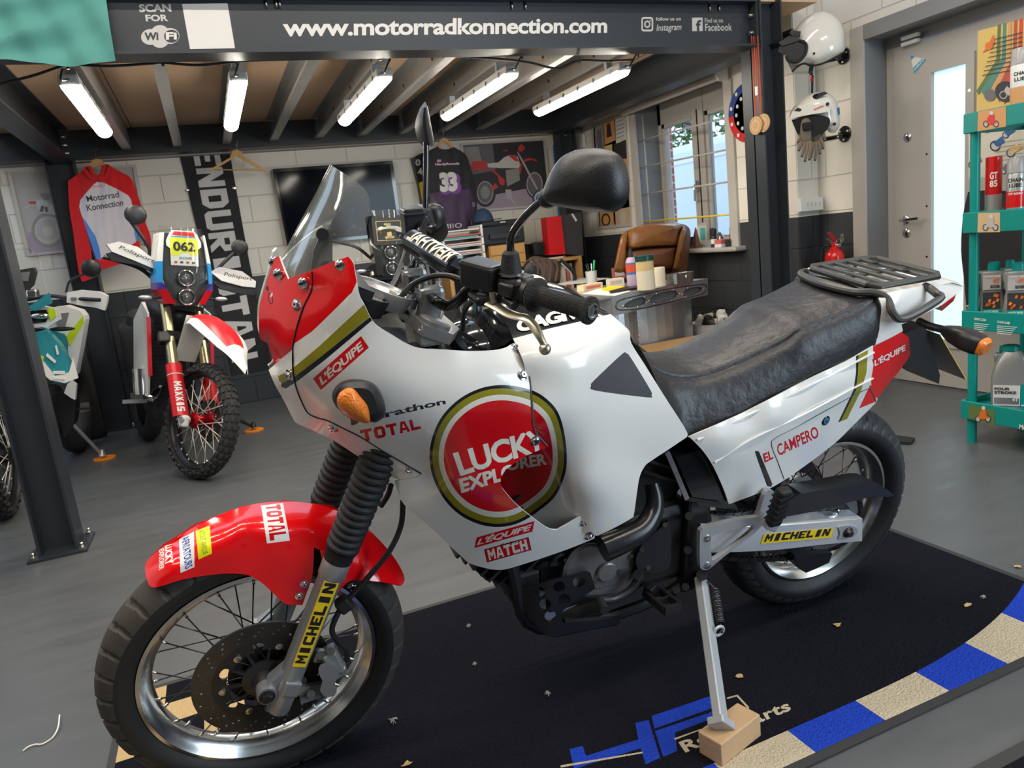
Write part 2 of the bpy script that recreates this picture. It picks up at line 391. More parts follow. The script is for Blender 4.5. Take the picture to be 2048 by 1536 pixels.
def floor_mat():
    m = mat('grey_vinyl_floor', (.118, .124, .130), .34, 0, .07, 1.6, bump=.05, bs=220); nt = m.node_tree; N = nt.nodes; L = nt.links; p = N['Principled BSDF']
    tc = N.new('ShaderNodeTexCoord'); mp = N.new('ShaderNodeMapping'); mp.inputs['Rotation'].default_value = (0, 0, .4); mp.inputs['Scale'].default_value = (2.2, 9, 1)
    n = N.new('ShaderNodeTexNoise'); n.inputs['Scale'].default_value = 1.5; n.inputs['Detail'].default_value = 8; n.inputs['Roughness'].default_value = .7
    L.new(tc.outputs['Object'], mp.inputs[0]); L.new(mp.outputs[0], n.inputs['Vector'])
    r = N.new('ShaderNodeMapRange'); r.inputs[1].default_value = .3; r.inputs[2].default_value = .75; r.inputs[3].default_value = .26; r.inputs[4].default_value = .48
    L.new(n.outputs['Fac'], r.inputs[0]); L.new(r.outputs[0], p.inputs['Roughness'])
    mx = N.new('ShaderNodeMix'); mx.data_type = 'RGBA'; mx.inputs[6].default_value = (.072, .077, .083, 1); mx.inputs[7].default_value = (.115, .120, .126, 1)
    L.new(n.outputs['Fac'], mx.inputs[0]); L.new(mx.outputs[2], p.inputs['Base Color']); return m
FLOOR = floor_mat()
struct(MB().box((-.2, 2, -.05), (9.6, 10.4, .1), FLOOR), 'floor')
CEILM = mat('ceiling_paint', (.72, .70, .66), .7)
struct(MB().box((-.2, .35, 3.5), (9.6, 7.0, .08), CEILM), 'ceiling')
DECK = mat('chipboard', (.74, .53, .36), .8, 0, .16, 90, col2=(.56, .38, .24))
b = MB(); b.box((1.2, 5.32, 2.40), (5.0, 3.28, .036), DECK)
for x in (-.35, .85, 2.05, 3.2): b.box((x, 5.32, 2.381), (.006, 3.28, .002), BLACKP)
struct(b, 'ceiling_mezzanine_deck')
struct(MB().box((-.2, 7.03, 1.7), (9.6, .2, 3.6), BLX), 'wall_back')
struct(MB().box((-4.9, 2, 1.7), (.2, 10.2, 3.6), BLY), 'wall_left')
# window wall with its opening, the return by the helmets and the wall round the door
WX, WY0, WY1, WZ0, WZ1 = 3.70, 4.56, 5.80, .935, 2.20
b = MB()
def wbox(b, x0, x1, y0, y1, z0, z1, m): b.box(((x0+x1)/2, (y0+y1)/2, (z0+z1)/2), (x1-x0, y1-y0, z1-z0), m)
wbox(b, WX, 4.05, 3.90, WY0, -.1, 3.5, BLY); wbox(b, WX, 4.05, WY1, 7.1, -.1, 3.5, BLY)
wbox(b, WX, 4.05, WY0, WY1, -.1, WZ0, BLY); wbox(b, WX, 4.05, WY0, WY1, WZ1, 3.5, BLY)
wbox(b, WX+.004, 4.0, 3.893, 3.90, -.1, 3.5, BLX)
struct(b, 'wall_right')
DX = 3.88; b = MB(); wbox(b, DX, 4.3, 3.60, 3.893, -.1, 3.5, BLY); wbox(b, DX, 4.3, 2.30, 3.60, 2.19, 3.5, BLY); wbox(b, DX, 4.3, -3.2, 2.30, -.1, 3.5, BLY)
struct(b, 'wall_right_front')
b = MB(); wbox(b, -5, 4.3, -3.3, -3.1, -.1, 3.5, mat('charcoal_cladding', (.045, .045, .048), .7))
struct(b, 'wall_front')
# ---- window 1
FRM = mat('greige_window_frame', (.50, .47, .43), .45); REV = mat('grey_reveal_paint', (.22, .235, .25), .5)
b = MB()
for y0, y1, z0, z1 in ((WY0, WY0+.05, WZ0, WZ1), (WY1-.05, WY1, WZ0, WZ1), (WY0, WY1, WZ0, WZ0+.05), (WY0, WY1, 2.02, WZ1)): wbox(b, 3.93, 4.0, y0, y1, z0, z1, FRM)
ym = onx(1402, 340, 3.93).y
wbox(b, 3.92, 4.0, ym-.075, ym+.075, WZ0, WZ1, FRM); wbox(b, 3.912, 3.92, ym-.004, ym+.004, WZ0, 2.05, BLACKP)
for y0, y1 in ((WY0+.05, ym-.075), (ym+.075, WY1-.05)):
    for q in ((y0, y0+.035, WZ0+.05, 2.02), (y1-.035, y1, WZ0+.05, 2.02), (y0, y1, WZ0+.05, WZ0+.085), (y0, y1, 1.985, 2.02)): wbox(b, 3.94, 3.985, *q, FRM)
for z0 in (1.42, 1.05):
    b.box((3.905, ym+.03, z0+.02), (.012, .03, .09), CHROME, bev=.004); b.tube([(3.90, ym+.03, z0+.03), (3.875, ym+.03, z0+.02), (3.87, ym+.03, z0-.10)], .008, CHROME)
win = b.build('window_1'); win['kind'] = 'structure'
GLASS = mat('window_glass', (.95, .98, 1), .0, 0, 0, trans=1, ior=1.05, spec=.5)
g = MB()
for y0, y1 in ((WY0+.085, ym-.11), (ym+.11, WY1-.085)): wbox(g, 3.958, 3.962, y0, y1, WZ0+.085, 1.985, GLASS)
g.build('window_pane', win)
b = MB(); SB = WX-.02
for y in (WY0-.03, WY1+.03): wbox(b, SB, WX, y-.045, y+.045, .93, 2.13, FRM)
wbox(b, WX, 3.93, WY1-.006, WY1, WZ0, WZ1, REV); wbox(b, WX, 3.93, WY0, WY0+.006, WZ0, WZ1, REV); wbox(b, WX, 3.93, WY0, WY1, WZ1-.006, WZ1, REV)
b.build('window_frame', win)
b = MB(); b.box(((3.60+3.93)/2, (WY0+WY1)/2-.03, .925), (.33, WY1-WY0+.20, .035), mat('sill_paint', (.42, .40, .37), .4), bev=.012); b.build('window_sill', win)
b = MB()
zb = [onx(px, py, 3.715).z for px, py in ((1456, 231), (1459, 295), (1461, 360), (1463, 426))]
for i, z in enumerate(zb):
    b.cyl((3.715, WY0-.02, z-.012), (3.715, WY1+.02, z+.012), .007, FRM if i < 3 else YEL, n=10)
b.cyl((3.722, WY1-.09, WZ0), (3.722, WY1-.09, 2.1), .007, FRM, n=10)
b.build('window_bar', win)['label'] = 'thin security bars across the window, the lowest wrapped in tape'
b = MB(); b.cyl((3.63, WY0-.06, 2.165), (3.63, WY1+.06, 2.165), .036, FRM, n=20); b.box((3.63, WY0-.055, 2.165), (.09, .012, .10), WHITEP, bev=.004); b.cyl((3.59, WY0-.065, 2.165), (3.59, WY0-.045, 2.165), .03, WHITEP)
solo(b, 'roller_blind', 'rolled up beige roller blind mounted above the barred window', 'blind')
# ---- front sign beam, posts and mezzanine steel
def ibeam_x(x0, x1, y, z0, z1, wd, m, name):
    b = MB(); xc, L = (x0+x1)/2, x1-x0
    b.box((xc, y, z0+.006), (L, wd, .012), m); b.box((xc, y, z1-.006), (L, wd, .012), m); b.box((xc, y, (z0+z1)/2), (L, .009, z1-z0-.02), m); return b
BY = 3.72
b = ibeam_x(-2.6, 3.22, BY, 2.13, 2.384, .146, STEEL, '')
for px in (1538, 533, 560, 553, 1025, 1052, 1421, 1440):
    if px > 1500: continue
    p = ony(px, 8, 3.70); b.cyl((p.x, BY-.012, 2.372), (p.x, BY-.012, 2.335), .006, STEELB, n=8)
b.box((3.21, BY, 2.257), (.014, .14, .25), STEEL)
beam = b.build('beam_front'); beam['kind'] = 'structure'
SIGNW = mat('sign_vinyl_white', (.72, .70, .67), .45); SIGN2 = mat('sign_vinyl_faded', (.56, .54, .52), .5)
YS = BY-.0065
def sq(bl, br, tl): return [ony(*p, YS) for p in (bl, br, tl)]
b = MB()
b.text('www.motorradkonnection.com', sq((566, 73), (1214, 66), (565, 37)), SIGNW, bold=.028, track=.96)
b.text('SCAN', sq((279, 24.5), (343, 23.5), (277, 8.5)), SIGN2, bold=.04)
b.text('FOR', sq((292, 43), (337, 42.4), (290, 29.5)), SIGN2, bold=.04)
b.text('follow us on', sq((1312, 41.5), (1362, 41), (1311.5, 34.5)), SIGN2, bold=.02)
b.text('Instagram', sq((1313, 66), (1363, 64), (1312.5, 49)), SIGN2, bold=.005, shear=.25)
b.text('Find us on', sq((1410, 45.5), (1446, 45), (1409.5, 36.5)), SIGN2, bold=.008)
b.text('Facebook', sq((1410.5, 62), (1464, 61.5), (1410, 47.5)), SIGN2, bold=.012)
def decal_poly(b, pts, m, lift=.0): b.poly([ony(x, y, YS-lift) for x, y in pts][::-1], m)
def ell2(cx, cy, rx, ry, n=24, a0=0, a1=2*math.pi): return [(cx+rx*math.cos(a0+(a1-a0)*i/n), cy+ry*math.sin(a0+(a1-a0)*i/n)) for i in range(n)]
decal_poly(b, ell2(320, 73, 21, 23), SIGN2); decal_poly(b, ell2(301, 74, 19, 16), SIGN2, .0004); decal_poly(b, ell2(340, 72, 19, 16), SIGN2, .0006)
decal_poly(b, ell2(343, 72.5, 15, 13), STEEL, .001)
b.text('Wi', [ony(*p, YS-.0014) for p in ((289, 81), (317, 80), (288.5, 65))], STEEL, bold=.04)
b.text('Fi', [ony(*p, YS-.0018) for p in ((332, 79.5), (354, 79), (331.5, 64.5))], SIGNW, bold=.04)
decal_poly(b, [(364, 8), (455, 6.5), (470, 96.5), (380, 98)], SIGNW)
def rring(cx, cy, a, wd, rad, n=5):
    def rr(s, r):
        o = []
        for qx, qy, t in ((1, -1, -90), (1, 1, 0), (-1, 1, 90), (-1, -1, 180)):
            for i in range(n+1):
                th = math.radians(t+90*i/n); o.append((cx+qx*(s-r)+r*math.cos(th), cy+qy*(s-r)+r*math.sin(th)))
        return o
    return rr(a, rad), rr(a-wd, max(rad-wd, .5))
def decal_ring(b, A, B, m):
    n = len(A); P = [ony(x, y, YS) for x, y in A]+[ony(x, y, YS) for x, y in B]
    b.add(P, [(i, n+i, n+(i+1) % n, (i+1) % n) for i in range(n)], m)
A_, B_ = rring(1294.5, 48.5, 11.8, 3.0, 4.5); decal_ring(b, [(x, y*1.22-10.7) for x, y in A_], [(x, y*1.22-10.7) for x, y in B_], SIGN2)
decal_ring(b, ell2(1294.5, 48.5, 6.3, 7.4), ell2(1294.5, 48.5, 3.6, 4.3), SIGN2); decal_poly(b, ell2(1300.5, 41.3, 1.5, 1.7, 8), SIGN2)
decal_poly(b, [(1384, 35.5), (1405, 35), (1405.5, 62), (1384.5, 62.5)], SIGN2)
b.text('f', [ony(*p, YS-.001) for p in ((1392, 62), (1403, 61.8), (1391.6, 40))], STEEL, bold=.03)
b.build('sign_lettering', beam)
def hpost(x0, x1, y0, y1, z1, name, plate=True):
    b = MB(); wbox(b, x0, x0+.011, y0, y1, 0, z1, STEEL); wbox(b, x1-.011, x1, y0, y1, 0, z1, STEEL); ym = (y0+y1)/2; wbox(b, x0, x1, ym-.005, ym+.005, 0, z1, STEEL)
    if plate:
        wbox(b, x0-.04, x1+.04, y0-.04, y1+.04, 0, .012, STEEL)
        for sx in (x0-.015, x1+.02):
            for sy in (y0-.018, y1+.015): b.cyl((sx, sy, .012), (sx, sy, .022), .016, STEELB, n=6, smooth=False); b.cyl((sx, sy, .02), (sx, sy, .045), .008, STEELB, n=10)
    o = b.build(name); o['kind'] = 'structure'; return o
hpost(-.93, -.77, 3.745, 3.92, 2.13, 'pillar_front_left')
b = MB(); wbox(b, -.965, -.735, 3.71, 3.94, 2.118, 2.132, STEEL)
pr = hpost(3.22, 3.385, 3.64, 3.82, 2.75, 'pillar_front_right', False)
b = MB()
for z in (2.305, 2.21): b.cyl((3.205, 3.68, z), (3.19, 3.68, z), .014, STEELB, n=6, smooth=False); b.cyl((3.20, 3.68, z), (3.175, 3.68, z), .008, STEELB, n=10)
b.build('bolt', pr)
hpost(-1.0, -.80, 6.70, 6.84, 2.16, 'pillar_back_left'); hpost(3.40, 3.58, 6.70, 6.84, 2.16, 'pillar_back_right', False)
b = MB(); ym = 5.25
for x in (-.86, 3.34):
    b.box((x, ym, 2.136), (.14, 2.86, .012), STEEL); b.box((x, ym, 2.378), (.14, 2.86, .012), STEEL); b.box((x, ym, 2.257), (.009, 2.86, .24), STEEL)
for z in (2.19, 2.25, 2.31):
    b.cyl((-.86, 6.60, z), (-.80, 6.60, z), .011, STEELB, n=8)
struct(b, 'beam_side')
b = ibeam_x(-4.8, 3.66, 6.76, 2.165, 2.42, .15, STEEL, ''); b.box((-.5, 6.90, 2.165), (8.4, .13, .02), mat('timber_trim', (.40, .36, .33), .7))
for px, py in ((1062, 268), (1127, 272)): b.cyl(ony(px, py, 6.69), ony(px, py, 6.69)+V((0, -.05, 0)), .01, STEELB, n=8)
struct(b, 'beam_back')
for i in range(9):
    x = -.41+.372*i; b = MB(); z0, z1 = 2.205, 2.382; L = 2.86; yc = 5.25
    b.box((x+.03, yc, (z0+z1)/2), (.003, L, z1-z0), GALV); b.box((x, yc, z0), (.063, L, .003), GALV); b.box((x, yc, z1), (.063, L, .003), GALV)
    b.box((x-.03, yc, z0+.008), (.003, L, .016), GALV)
    for k in range(3): b.cyl((x+.028, 4.5+.7*k, 2.30), (x+.024, 4.5+.7*k, 2.30), .012, BLACKP, n=8)
    struct(b, 'joist')
# ---- steel door, frame and its glass
DGREY = mat('door_grey', (.46, .43, .39), .42, 0, .03, 4); FGREY = mat('door_frame_grey', (.27, .265, .26), .4)
b = MB()
wbox(b, DX-.012, DX, 3.50, 3.60, 0, 2.19, FRM); wbox(b, DX-.012, DX, 2.2, 3.50, 2.115, 2.20, FGREY); wbox(b, DX-.012, DX, 3.50, 3.60, 2.19, 2.20, FRM)
wbox(b, DX, 4.14, 3.50, 3.599, 0, 2.189, REV); wbox(b, DX, 4.14, 2.2, 3.60, 2.115, 2.19, FGREY); wbox(b, 4.06, 4.14, 3.42, 3.5, 0, 2.12, FRM)
wbox(b, 4.055, 4.14, 2.2, 3.5, 2.055, 2.12, FGREY); wbox(b, 4.0, 4.3, 2.2, 3.5, -.1, .003, FLOOR)
struct(b, 'trim_1')
XD = 4.03
yg0, yg1 = onx(1862, 300, XD-.01).y, onx(1930, 300, XD-.01).y; zg1 = onx(1890, 138, XD).z
b = MB(); wbox(b, XD, XD+.05, yg0, 3.42, .01, 2.04, DGREY); wbox(b, XD, XD+.05, 2.3, yg1, .01, 2.04, DGREY); wbox(b, XD, XD+.05, yg1, yg0, zg1, 2.04, DGREY); wbox(b, XD, XD+.05, yg1, yg0, .01, .30, DGREY)
door = b.build('door_1'); door['kind'] = 'structure'
b = MB()
for q in ((yg0, yg0+.05, .25, zg1+.05), (yg1-.05, yg1, .25, zg1+.05), (yg1, yg0, zg1, zg1+.05), (yg1, yg0, .25, .30)): wbox(b, XD-.012, XD, *q, DGREY)
for z in (.5, .8, 1.1, 1.4, 1.7): b.cyl((XD-.012, yg0+.025, z), (XD-.015, yg0+.025, z), .007, CHROME, n=8); b.cyl((XD-.012, yg1-.025, z), (XD-.015, yg1-.025, z), .007, CHROME, n=8)
b.build('glazing_bead', door)
FROST = mat('glowing_frosted_glass', (.75, .88, .95), .5, 0, .01, 2, trans=.0, emit=(.50, .76, .95), es=.72)  # emission put into the pane stands in for daylight behind it
b = MB(); wbox(b, XD+.015, XD+.025, yg1, yg0, .30, zg1, FROST); b.build('door_glass', door)['label'] = 'tall frosted glass panel with a daylight glow put into the glass'
b = MB(); p = onx(1814, 439, XD)
b.lathe((XD, p.y, p.z), (-1, 0, 0), [(0, .026), (.008, .026), (.012, .018), (.012, .0)], CHROME); b.tube([(XD-.01, p.y, p.z), (XD-.055, p.y, p.z), (XD-.062, p.y-.03, p.z), (XD-.06, p.y-.13, p.z+.004)], .0095, CHROME)
b.build('door_handle', door)
for px, py in ((1816, 274), (1814, 466)):
    p = onx(px, py, XD); b = MB(); b.lathe((XD, p.y, p.z), (-1, 0, 0), [(0, .027), (.006, .027), (.009, .022), (.009, .0)], CHROME)
    b.box((XD-.011, p.y, p.z-.004), (.004, .009, .024), DARKMET, bev=.002); b.build('lock_escutcheon', door)
b = MB()
for px, py in ((1812, 76), (1812, 88)):
    p = onx(px, py, XD-.02); b.box((XD-.02, p.y-.03, p.z), (.03, .11, .022), WHITEP, bev=.004)
solo(b, 'door_contact', 'white two-piece magnetic alarm contact at the top corner of the grey door', 'alarm contact')
STK = mat('teal_blue_sticker', (.02, .32, .52), .4)
b = MB(); X = XD-.0015; T = [onx(px, py, X) for px, py in ((1821, 111), (1852, 119), (1828, 148))]; b.poly(T[::-1], WHITE)
T2 = [onx(px, py, X-.0005) for px, py in ((1852, 119), (1828, 148), (1826, 136), (1844, 117.5))]; b.poly(T2, STK)
T3 = [onx(px, py, X-.0005) for px, py in ((1821, 111), (1830, 113), (1822.5, 120))]; b.poly(T3[::-1], STK)
b.text('WEEKEND', [onx(*p, X-.001) for p in ((1829, 143), (1849, 119.5), (1827.4, 138.5))], WHITE, bold=.02)
solo(b, 'sticker', 'blue and white triangular sticker reading WEEKEND on the grey door', 'sticker')
# ---- view outside the window
VAN = mat('pale_van_paint', (.72, .80, .86), .3); 
zt = onx(1400, 279, 7.0).z; b = MB(); b.box((8.0, 7.5, (zt+.35)/2), (2.0, 6.0, zt-.35), VAN, bev=.12)
for z, h in ((.55, .03), (.80, .012), (zt-.28, .02)): b.box((6.995, 7.5, z), (.02, 5.9, h), WHITE)
for y in (6.0, 7.6, 9.2): b.box((6.996, y, (zt+.35)/2), (.012, .015, zt-.6), FGREY)
for y in (5.4, 9.6): b.cyl((6.95, y, .34), (7.2, y, .34), .34, RUB)
solo(b, 'van', 'pale blue-white parked van seen outside the barred window', 'van')
BRICK = mat('red_brick', (.42, .09, .06), .8, 0, .15, 30, col2=(.6, .3, .24))
b = MB(); yb = onx(1344, 330, 4.08).y; wbox(b, 4.06, 4.10, yb, yb+.3, 0, 2.6, BRICK)
for k in range(36): wbox(b, 4.055, 4.06, yb-.004, yb+.3, .072*k, .072*k+.012, WHITE); wbox(b, 4.055, 4.10, yb-.004, yb, .072*k, .072*k+.012, WHITE)
struct(b, 'wall_outside_brick')
struct(MB().box((9, 6, -.06), (9.5, 18, .1), mat('tarmac', (.12, .12, .12), .9)), 'ground_outside')
LEAF = mat('leaf_green', (.10, .22, .045), .6, 0, .2, 3, col2=(.03, .09, .02)); LEAF2 = mat('leaf_light', (.26, .38, .10), .6, 0, .2, 3, col2=(.10, .2, .04)); BARK = mat('bark', (.10, .07, .05), .9)
def tree(c, r, h, label):
    b = MB(); R2 = random.Random(int(c[1]*10)); t = thing('tree', label, 'tree', (c[0], c[1], 0))
    part(MB().cyl((c[0], c[1], 0), (c[0], c[1], h), .14, BARK, .08, 10), 'trunk', t)
    for m in (LEAF, LEAF2):
        vs = []; fs = []
        for i in range(2600):
            d = V((R2.gauss(0, 1), R2.gauss(0, 1), R2.gauss(0, 1))).normalized()*r*R2.uniform(.55, 1.05); d.z *= 1.05
            p = V((c[0], c[1], h))+d; a = V((R2.uniform(-1, 1), R2.uniform(-1, 1), R2.uniform(-1, 1))).normalized(); e = a.orthogonal().normalized(); s = R2.uniform(.05, .11)
            k = len(vs); vs += [p-a*s, p+e*s*.6, p+a*s, p-e*s*.6]; fs.append((k, k+1, k+2, k+3))
        b.add(vs, fs, m)
    part(b, 'foliage', t)
tree((11.6, 14.0, 0), 2.0, 2.9, 'leafy green tree behind the van, at the left of the window view'); tree((11.4, 9.6, 0), 1.9, 3.2, 'leafy green tree behind the van, seen through the right casement')
# ---- batten lights under the mezzanine
DIFF = mat('lit_diffuser', (1, 1, 1), .4, 0, 0, emit=(1, .93, .80), es=30); BATT = mat('batten_grey', (.55, .54, .52), .4)
LBL = ['leftmost batten light, over the red hoodie', 'second batten light from the left, over the banner', 'third batten light from the left, middle of the row', 'fourth batten light, next to the rightmost one', 'rightmost batten light, nearest the window']
for i in range(5):
    x = -.425+.735*i; t = thing('batten_light', 'glowing white LED '+LBL[i], 'light', (x, 4.65, 2.07), group='batten lights under the mezzanine')
    y0, y1 = 4.0, 5.28
    part(MB().box((x, (y0+y1)/2, 2.115), (.088, y1-y0, .05), BATT, bev=.012), 'housing', t)
    d = MB(); rings = []
    for yy, s in ((y0+.005, .75), (y0+.03, 1), (y1-.03, 1), (y1-.005, .75)):
        rings.append([V((x+.043*s*math.cos(a), yy, 2.098-.036*s*math.sin(a))) for a in (math.pi*k/8 for k in range(9))])
    d.loft(rings, DIFF, closed=False); 
    for rg in (rings[0], rings[-1]): d.add(rg, [list(range(9))], DIFF)
    part(d, 'diffuser', t)
    for s in (-1, 1):
        for k in range(6): yy = y0+.1+.215*k; part(MB().box((x+s*.045, yy, 2.105), (.006, .025, .03), CHROME), 'clip', t)
    for yy in (4.2, 5.1): part(MB().box((x, yy, 2.168), (.04, .03, .06), GALV), 'bracket', t)
    part(MB().tube([(x, y0+.0, 2.115), (x-.02, y0-.08, 2.10), (x+.01, y0-.12, 2.16), (x-.01, y0-.16, 2.13)], .005, BLACKP), 'flex', t)
b = MB(); pts = [ony(px, py, 3.83) for px, py in ((-60, 182), (60, 153), (135, 131), (220, 132), (300, 127), (325, 125), (400, 130), (500, 121), (655, 117), (700, 117), (760, 114.5), (900, 112), (1040, 122), (1095, 134), (1120, 136), (1158, 121), (1220, 122), (1268, 119))]
for p in pts: p.y = 3.83
b.tube(pts, .006, BLACKP)
for i in (2, 5, 10, 15): b.box(pts[i], (.012, .012, .03), BLACKP)
solo(b, 'cable', 'black electric cable sagging along behind the sign beam', 'cable')
# teal cloth hung over the left end of the sign beam
FLAG = mat('teal_cloth', (.085, .30, .265), .75, 0, .08, 5)
b = MB(); A0, A1 = ony(-70, -40, 3.60), ony(205, -40, 3.60); B0, B1 = ony(-60, 124, 3.60), ony(231, 123, 3.60)
def fl(u, v):
    p = (A0*(1-u)+A1*u)*(1-v)+(B0*(1-u)+B1*u)*v
    return V((p.x, 3.615+.012*math.sin(9*u+3*v)+.012*abs(math.sin(5*u+7*v))+.008*math.sin(21*u-6*v)+.006*math.sin(14*v+5*u), p.z+.012*math.sin(7*u)*v))
b.grid(fl, 40, 20, FLAG, thick=.002); solo(b, 'flag', 'creased teal cloth hanging over the left end of the sign beam', 'cloth')
# ================================================================ WHITE AND RED RALLY BIKE (main subject)
BPSI, BLEAN, BSTEER, BWB, BOFF, BRAKE, BLEAD = -0.0352, 0.2154, 0.0371, 1.5698, 0.0351, 0.4681, 0.0415
BO = V((1.5302, 1.6664, 0))
_bf = V((-math.cos(BPSI), -math.sin(BPSI), 0)); _bl0 = V((math.sin(BPSI), -math.cos(BPSI), 0)); _up = V((0, 0, 1))
_bl = math.cos(BLEAN)*_bl0-math.sin(BLEAN)*_up; _bu = math.cos(BLEAN)*_up+math.sin(BLEAN)*_bl0
BM = Matrix(((_bf.x, _bl.x, _bu.x, BO.x), (_bf.y, _bl.y, _bu.y, BO.y), (_bf.z, _bl.z, _bu.z, BO.z), (0, 0, 0, 1))); BMI = BM.inverted()
def B(px, py, v):
    """point of the picture at lateral offset v (metres left of the bike's centre plane) in bike coordinates (x forward, y left, z up)"""
    c = BMI @ EYE; d = BMI.to_3x3() @ ray(px, py); t = (v-c.y)/d.y; return c+d*t
def Bz(px, py, z):
    c = BMI @ EYE; d = BMI.to_3x3() @ ray(px, py); t = (z-c.z)/d.z; return c+d*t
HERO = thing('motorcycle', 'white and red rally motorcycle with round red cigarette logo, leaning on its side stand', 'motorcycle', M=BM)
def hp(mb, name, parent=None, label=None):
    o = mb.build(name, parent or HERO)
    if label: o['label'] = label
    return o
SA = V((-math.sin(BRAKE), 0, math.cos(BRAKE))); SF = V((math.cos(BRAKE), 0, math.sin(BRAKE)))
FAX0 = V((BWB, 0, .327)); SAX = FAX0-SF*(BOFF+BLEAD)
SROT = Matrix.Translation(SAX) @ Matrix.Rotation(BSTEER, 4, SA) @ Matrix.Translation(-SAX)
PW = mat('gloss_white_fairing', (.80, .785, .75), .20, 0, .02, 3, coat=.5)
PR = mat('gloss_red_fairing', (.80, .004, .007), .16, 0, .02, 3, coat=.6)
PRD = mat('logo_red', (.64, .005, .010), .2, 0, .01, 3, coat=.5)
PG = mat('olive_stripe', (.28, .245, .013), .25, 0, .02, 3, coat=.5)
PC = mat('logo_cream', (.80, .77, .68), .22, 0, .01, 3, coat=.5)
PK = mat('logo_black', (.010, .012, .016), .2, 0, .01, 3, coat=.5)
SEATM = mat('black_seat_vinyl', (.020, .020, .023), .42, 0, .06, 14, bump=.35, bs=34)
TYRE = mat('tyre_rubber', (.012, .012, .013), .55, 0, .1, 10, col2=(.018, .017, .016))
TYREW = mat('worn_tread', (.060, .050, .042), .72, 0, .1, 9, col2=(.040, .035, .031))
RIMM = mat('silver_rim', (.70, .70, .69), .24, 1, .08, 12)
LENS = mat('orange_lens', (.90, .22, .01), .12, 0, .05, 30, coat=.8, bump=.5, bs=260)
REDL = mat('red_tail_lens', (.55, .005, .01), .15, coat=.6)
def thin_clear(name, dust):
    m = bpy.data.materials.new(name); m.use_nodes = True; nt = m.node_tree; N = nt.nodes; L = nt.links; out = N['Material Output']; N.remove(N['Principled BSDF'])
    t = N.new('ShaderNodeBsdfTransparent'); t.inputs[0].default_value = (.96, .97, .96, 1); g = N.new('ShaderNodeBsdfGlossy'); g.inputs['Roughness'].default_value = .04
    fr = N.new('ShaderNodeFresnel'); fr.inputs[0].default_value = 1.35; mx = N.new('ShaderNodeMixShader'); fm = N.new('ShaderNodeMath'); fm.operation = 'MULTIPLY'; fm.inputs[1].default_value = .45; L.new(fr.outputs[0], fm.inputs[0]); L.new(fm.outputs[0], mx.inputs[0]); L.new(t.outputs[0], mx.inputs[1]); L.new(g.outputs[0], mx.inputs[2])
    d = N.new('ShaderNodeBsdfDiffuse'); d.inputs[0].default_value = (.8, .78, .74, 1); n = N.new('ShaderNodeTexNoise'); n.inputs['Scale'].default_value = 140; n.inputs['Detail'].default_value = 3
    tc = N.new('ShaderNodeTexCoord'); L.new(tc.outputs['Object'], n.inputs['Vector']); r = N.new('ShaderNodeMapRange'); r.inputs[1].default_value = .62; r.inputs[2].default_value = .72; r.inputs[3].default_value = dust*.3; r.inputs[4].default_value = dust; L.new(n.outputs['Fac'], r.inputs[0])
    m2 = N.new('ShaderNodeMixShader'); L.new(r.outputs[0], m2.inputs[0]); L.new(mx.outputs[0], m2.inputs[1]); L.new(d.outputs[0], m2.inputs[2]); L.new(m2.outputs[0], out.inputs[0]); return m
SCREEN = thin_clear('clear_acrylic', .10)
# ---- surfaces traced over a lateral depth field
def tl(txt, quad, bold=0.0, shear=0.0, track=1.0):
    """lettering loops laid into the quad bl, br, tr, tl"""
    h = homog(((0, 0), (1, 0), (1, 1), (0, 1)), quad); return [[h(x, y) for x, y in L] for L in txt_loops(txt, bold, shear, track)]
def par(bl, br, tl_): return (bl, br, (br[0]+tl_[0]-bl[0], br[1]+tl_[1]-bl[1]), tl_)
def panel(name, outline, f, regions, base, step=22, thick=.0035, holes=(), mirror=True, inner=None, res=4, right=True, corner=38, parent=None, lift=0.0):
    ol = crv2(outline, res, True, corner)
    if area2(ol) < 0: ol = ol[::-1]
    P, T, Ms = cdt(ol, regions, base, step, [crv2(h, res) for h in holes]); vv = f(P)
    L3 = [B(p[0], p[1], v+lift) for p, v in zip(P, vv)]
    T = [t[::-1] for t in T]
    mb = MB(); sheet(mb, L3, T, Ms, thick, inner or base); o = hp(mb, name, parent)
    if mirror:
        mb = MB(); sheet(mb, [V((p.x, -p.y, p.z)) for p in L3], [t[::-1] for t in T], Ms, thick, inner or base); hp(mb, name, parent)
    return o
S_CTRL = [(549, 515, .03), (535, 560, .022), (519, 612, .018), (517, 668, .016), (536, 687, .018), (549, 730, .018), (537, 740, .016), (567, 800, .02), (594, 846, .03),
    (566, 575, .07), (548, 640, .06), (560, 690, .075), (578, 640, .098), (567, 740, .07), (590, 790, .075), (615, 835, .065),
    (624, 577, .125), (607, 612, .122), (588, 684, .112), (587, 744, .108), (597, 545, .10), (624, 545, .125),
    (697, 513, .165), (706, 530, .172), (718, 590, .185), (741, 635, .192), (787, 671, .198), (840, 696, .198), (940, 702, .190), (1011, 694, .175), (1026, 677, .155),
    (660, 680, .158), (650, 600, .15), (690, 740, .175), (700, 790, .172), (640, 760, .14), (658, 842, .112), (668, 881, .078), (720, 915, .092), (785, 954, .118), (830, 954, .148), (842, 947, .152), (745, 880, .142),
    (800, 750, .208), (850, 850, .205), (930, 780, .225), (1000, 780, .228), (900, 950, .20), (1000, 900, .226), (1050, 760, .216), (1070, 860, .228), (1090, 895, .228),
    (808, 1008, .128), (860, 1054, .135), (925, 1115, .128), (945, 1128, .132), (1000, 1060, .188), (1047, 1128, .16), (1134, 1099, .178), (1188, 1077, .186), (1172, 1026, .196), (1110, 1062, .19), (1006, 970, .226), (940, 1040, .178)]
fS = tps(S_CTRL)
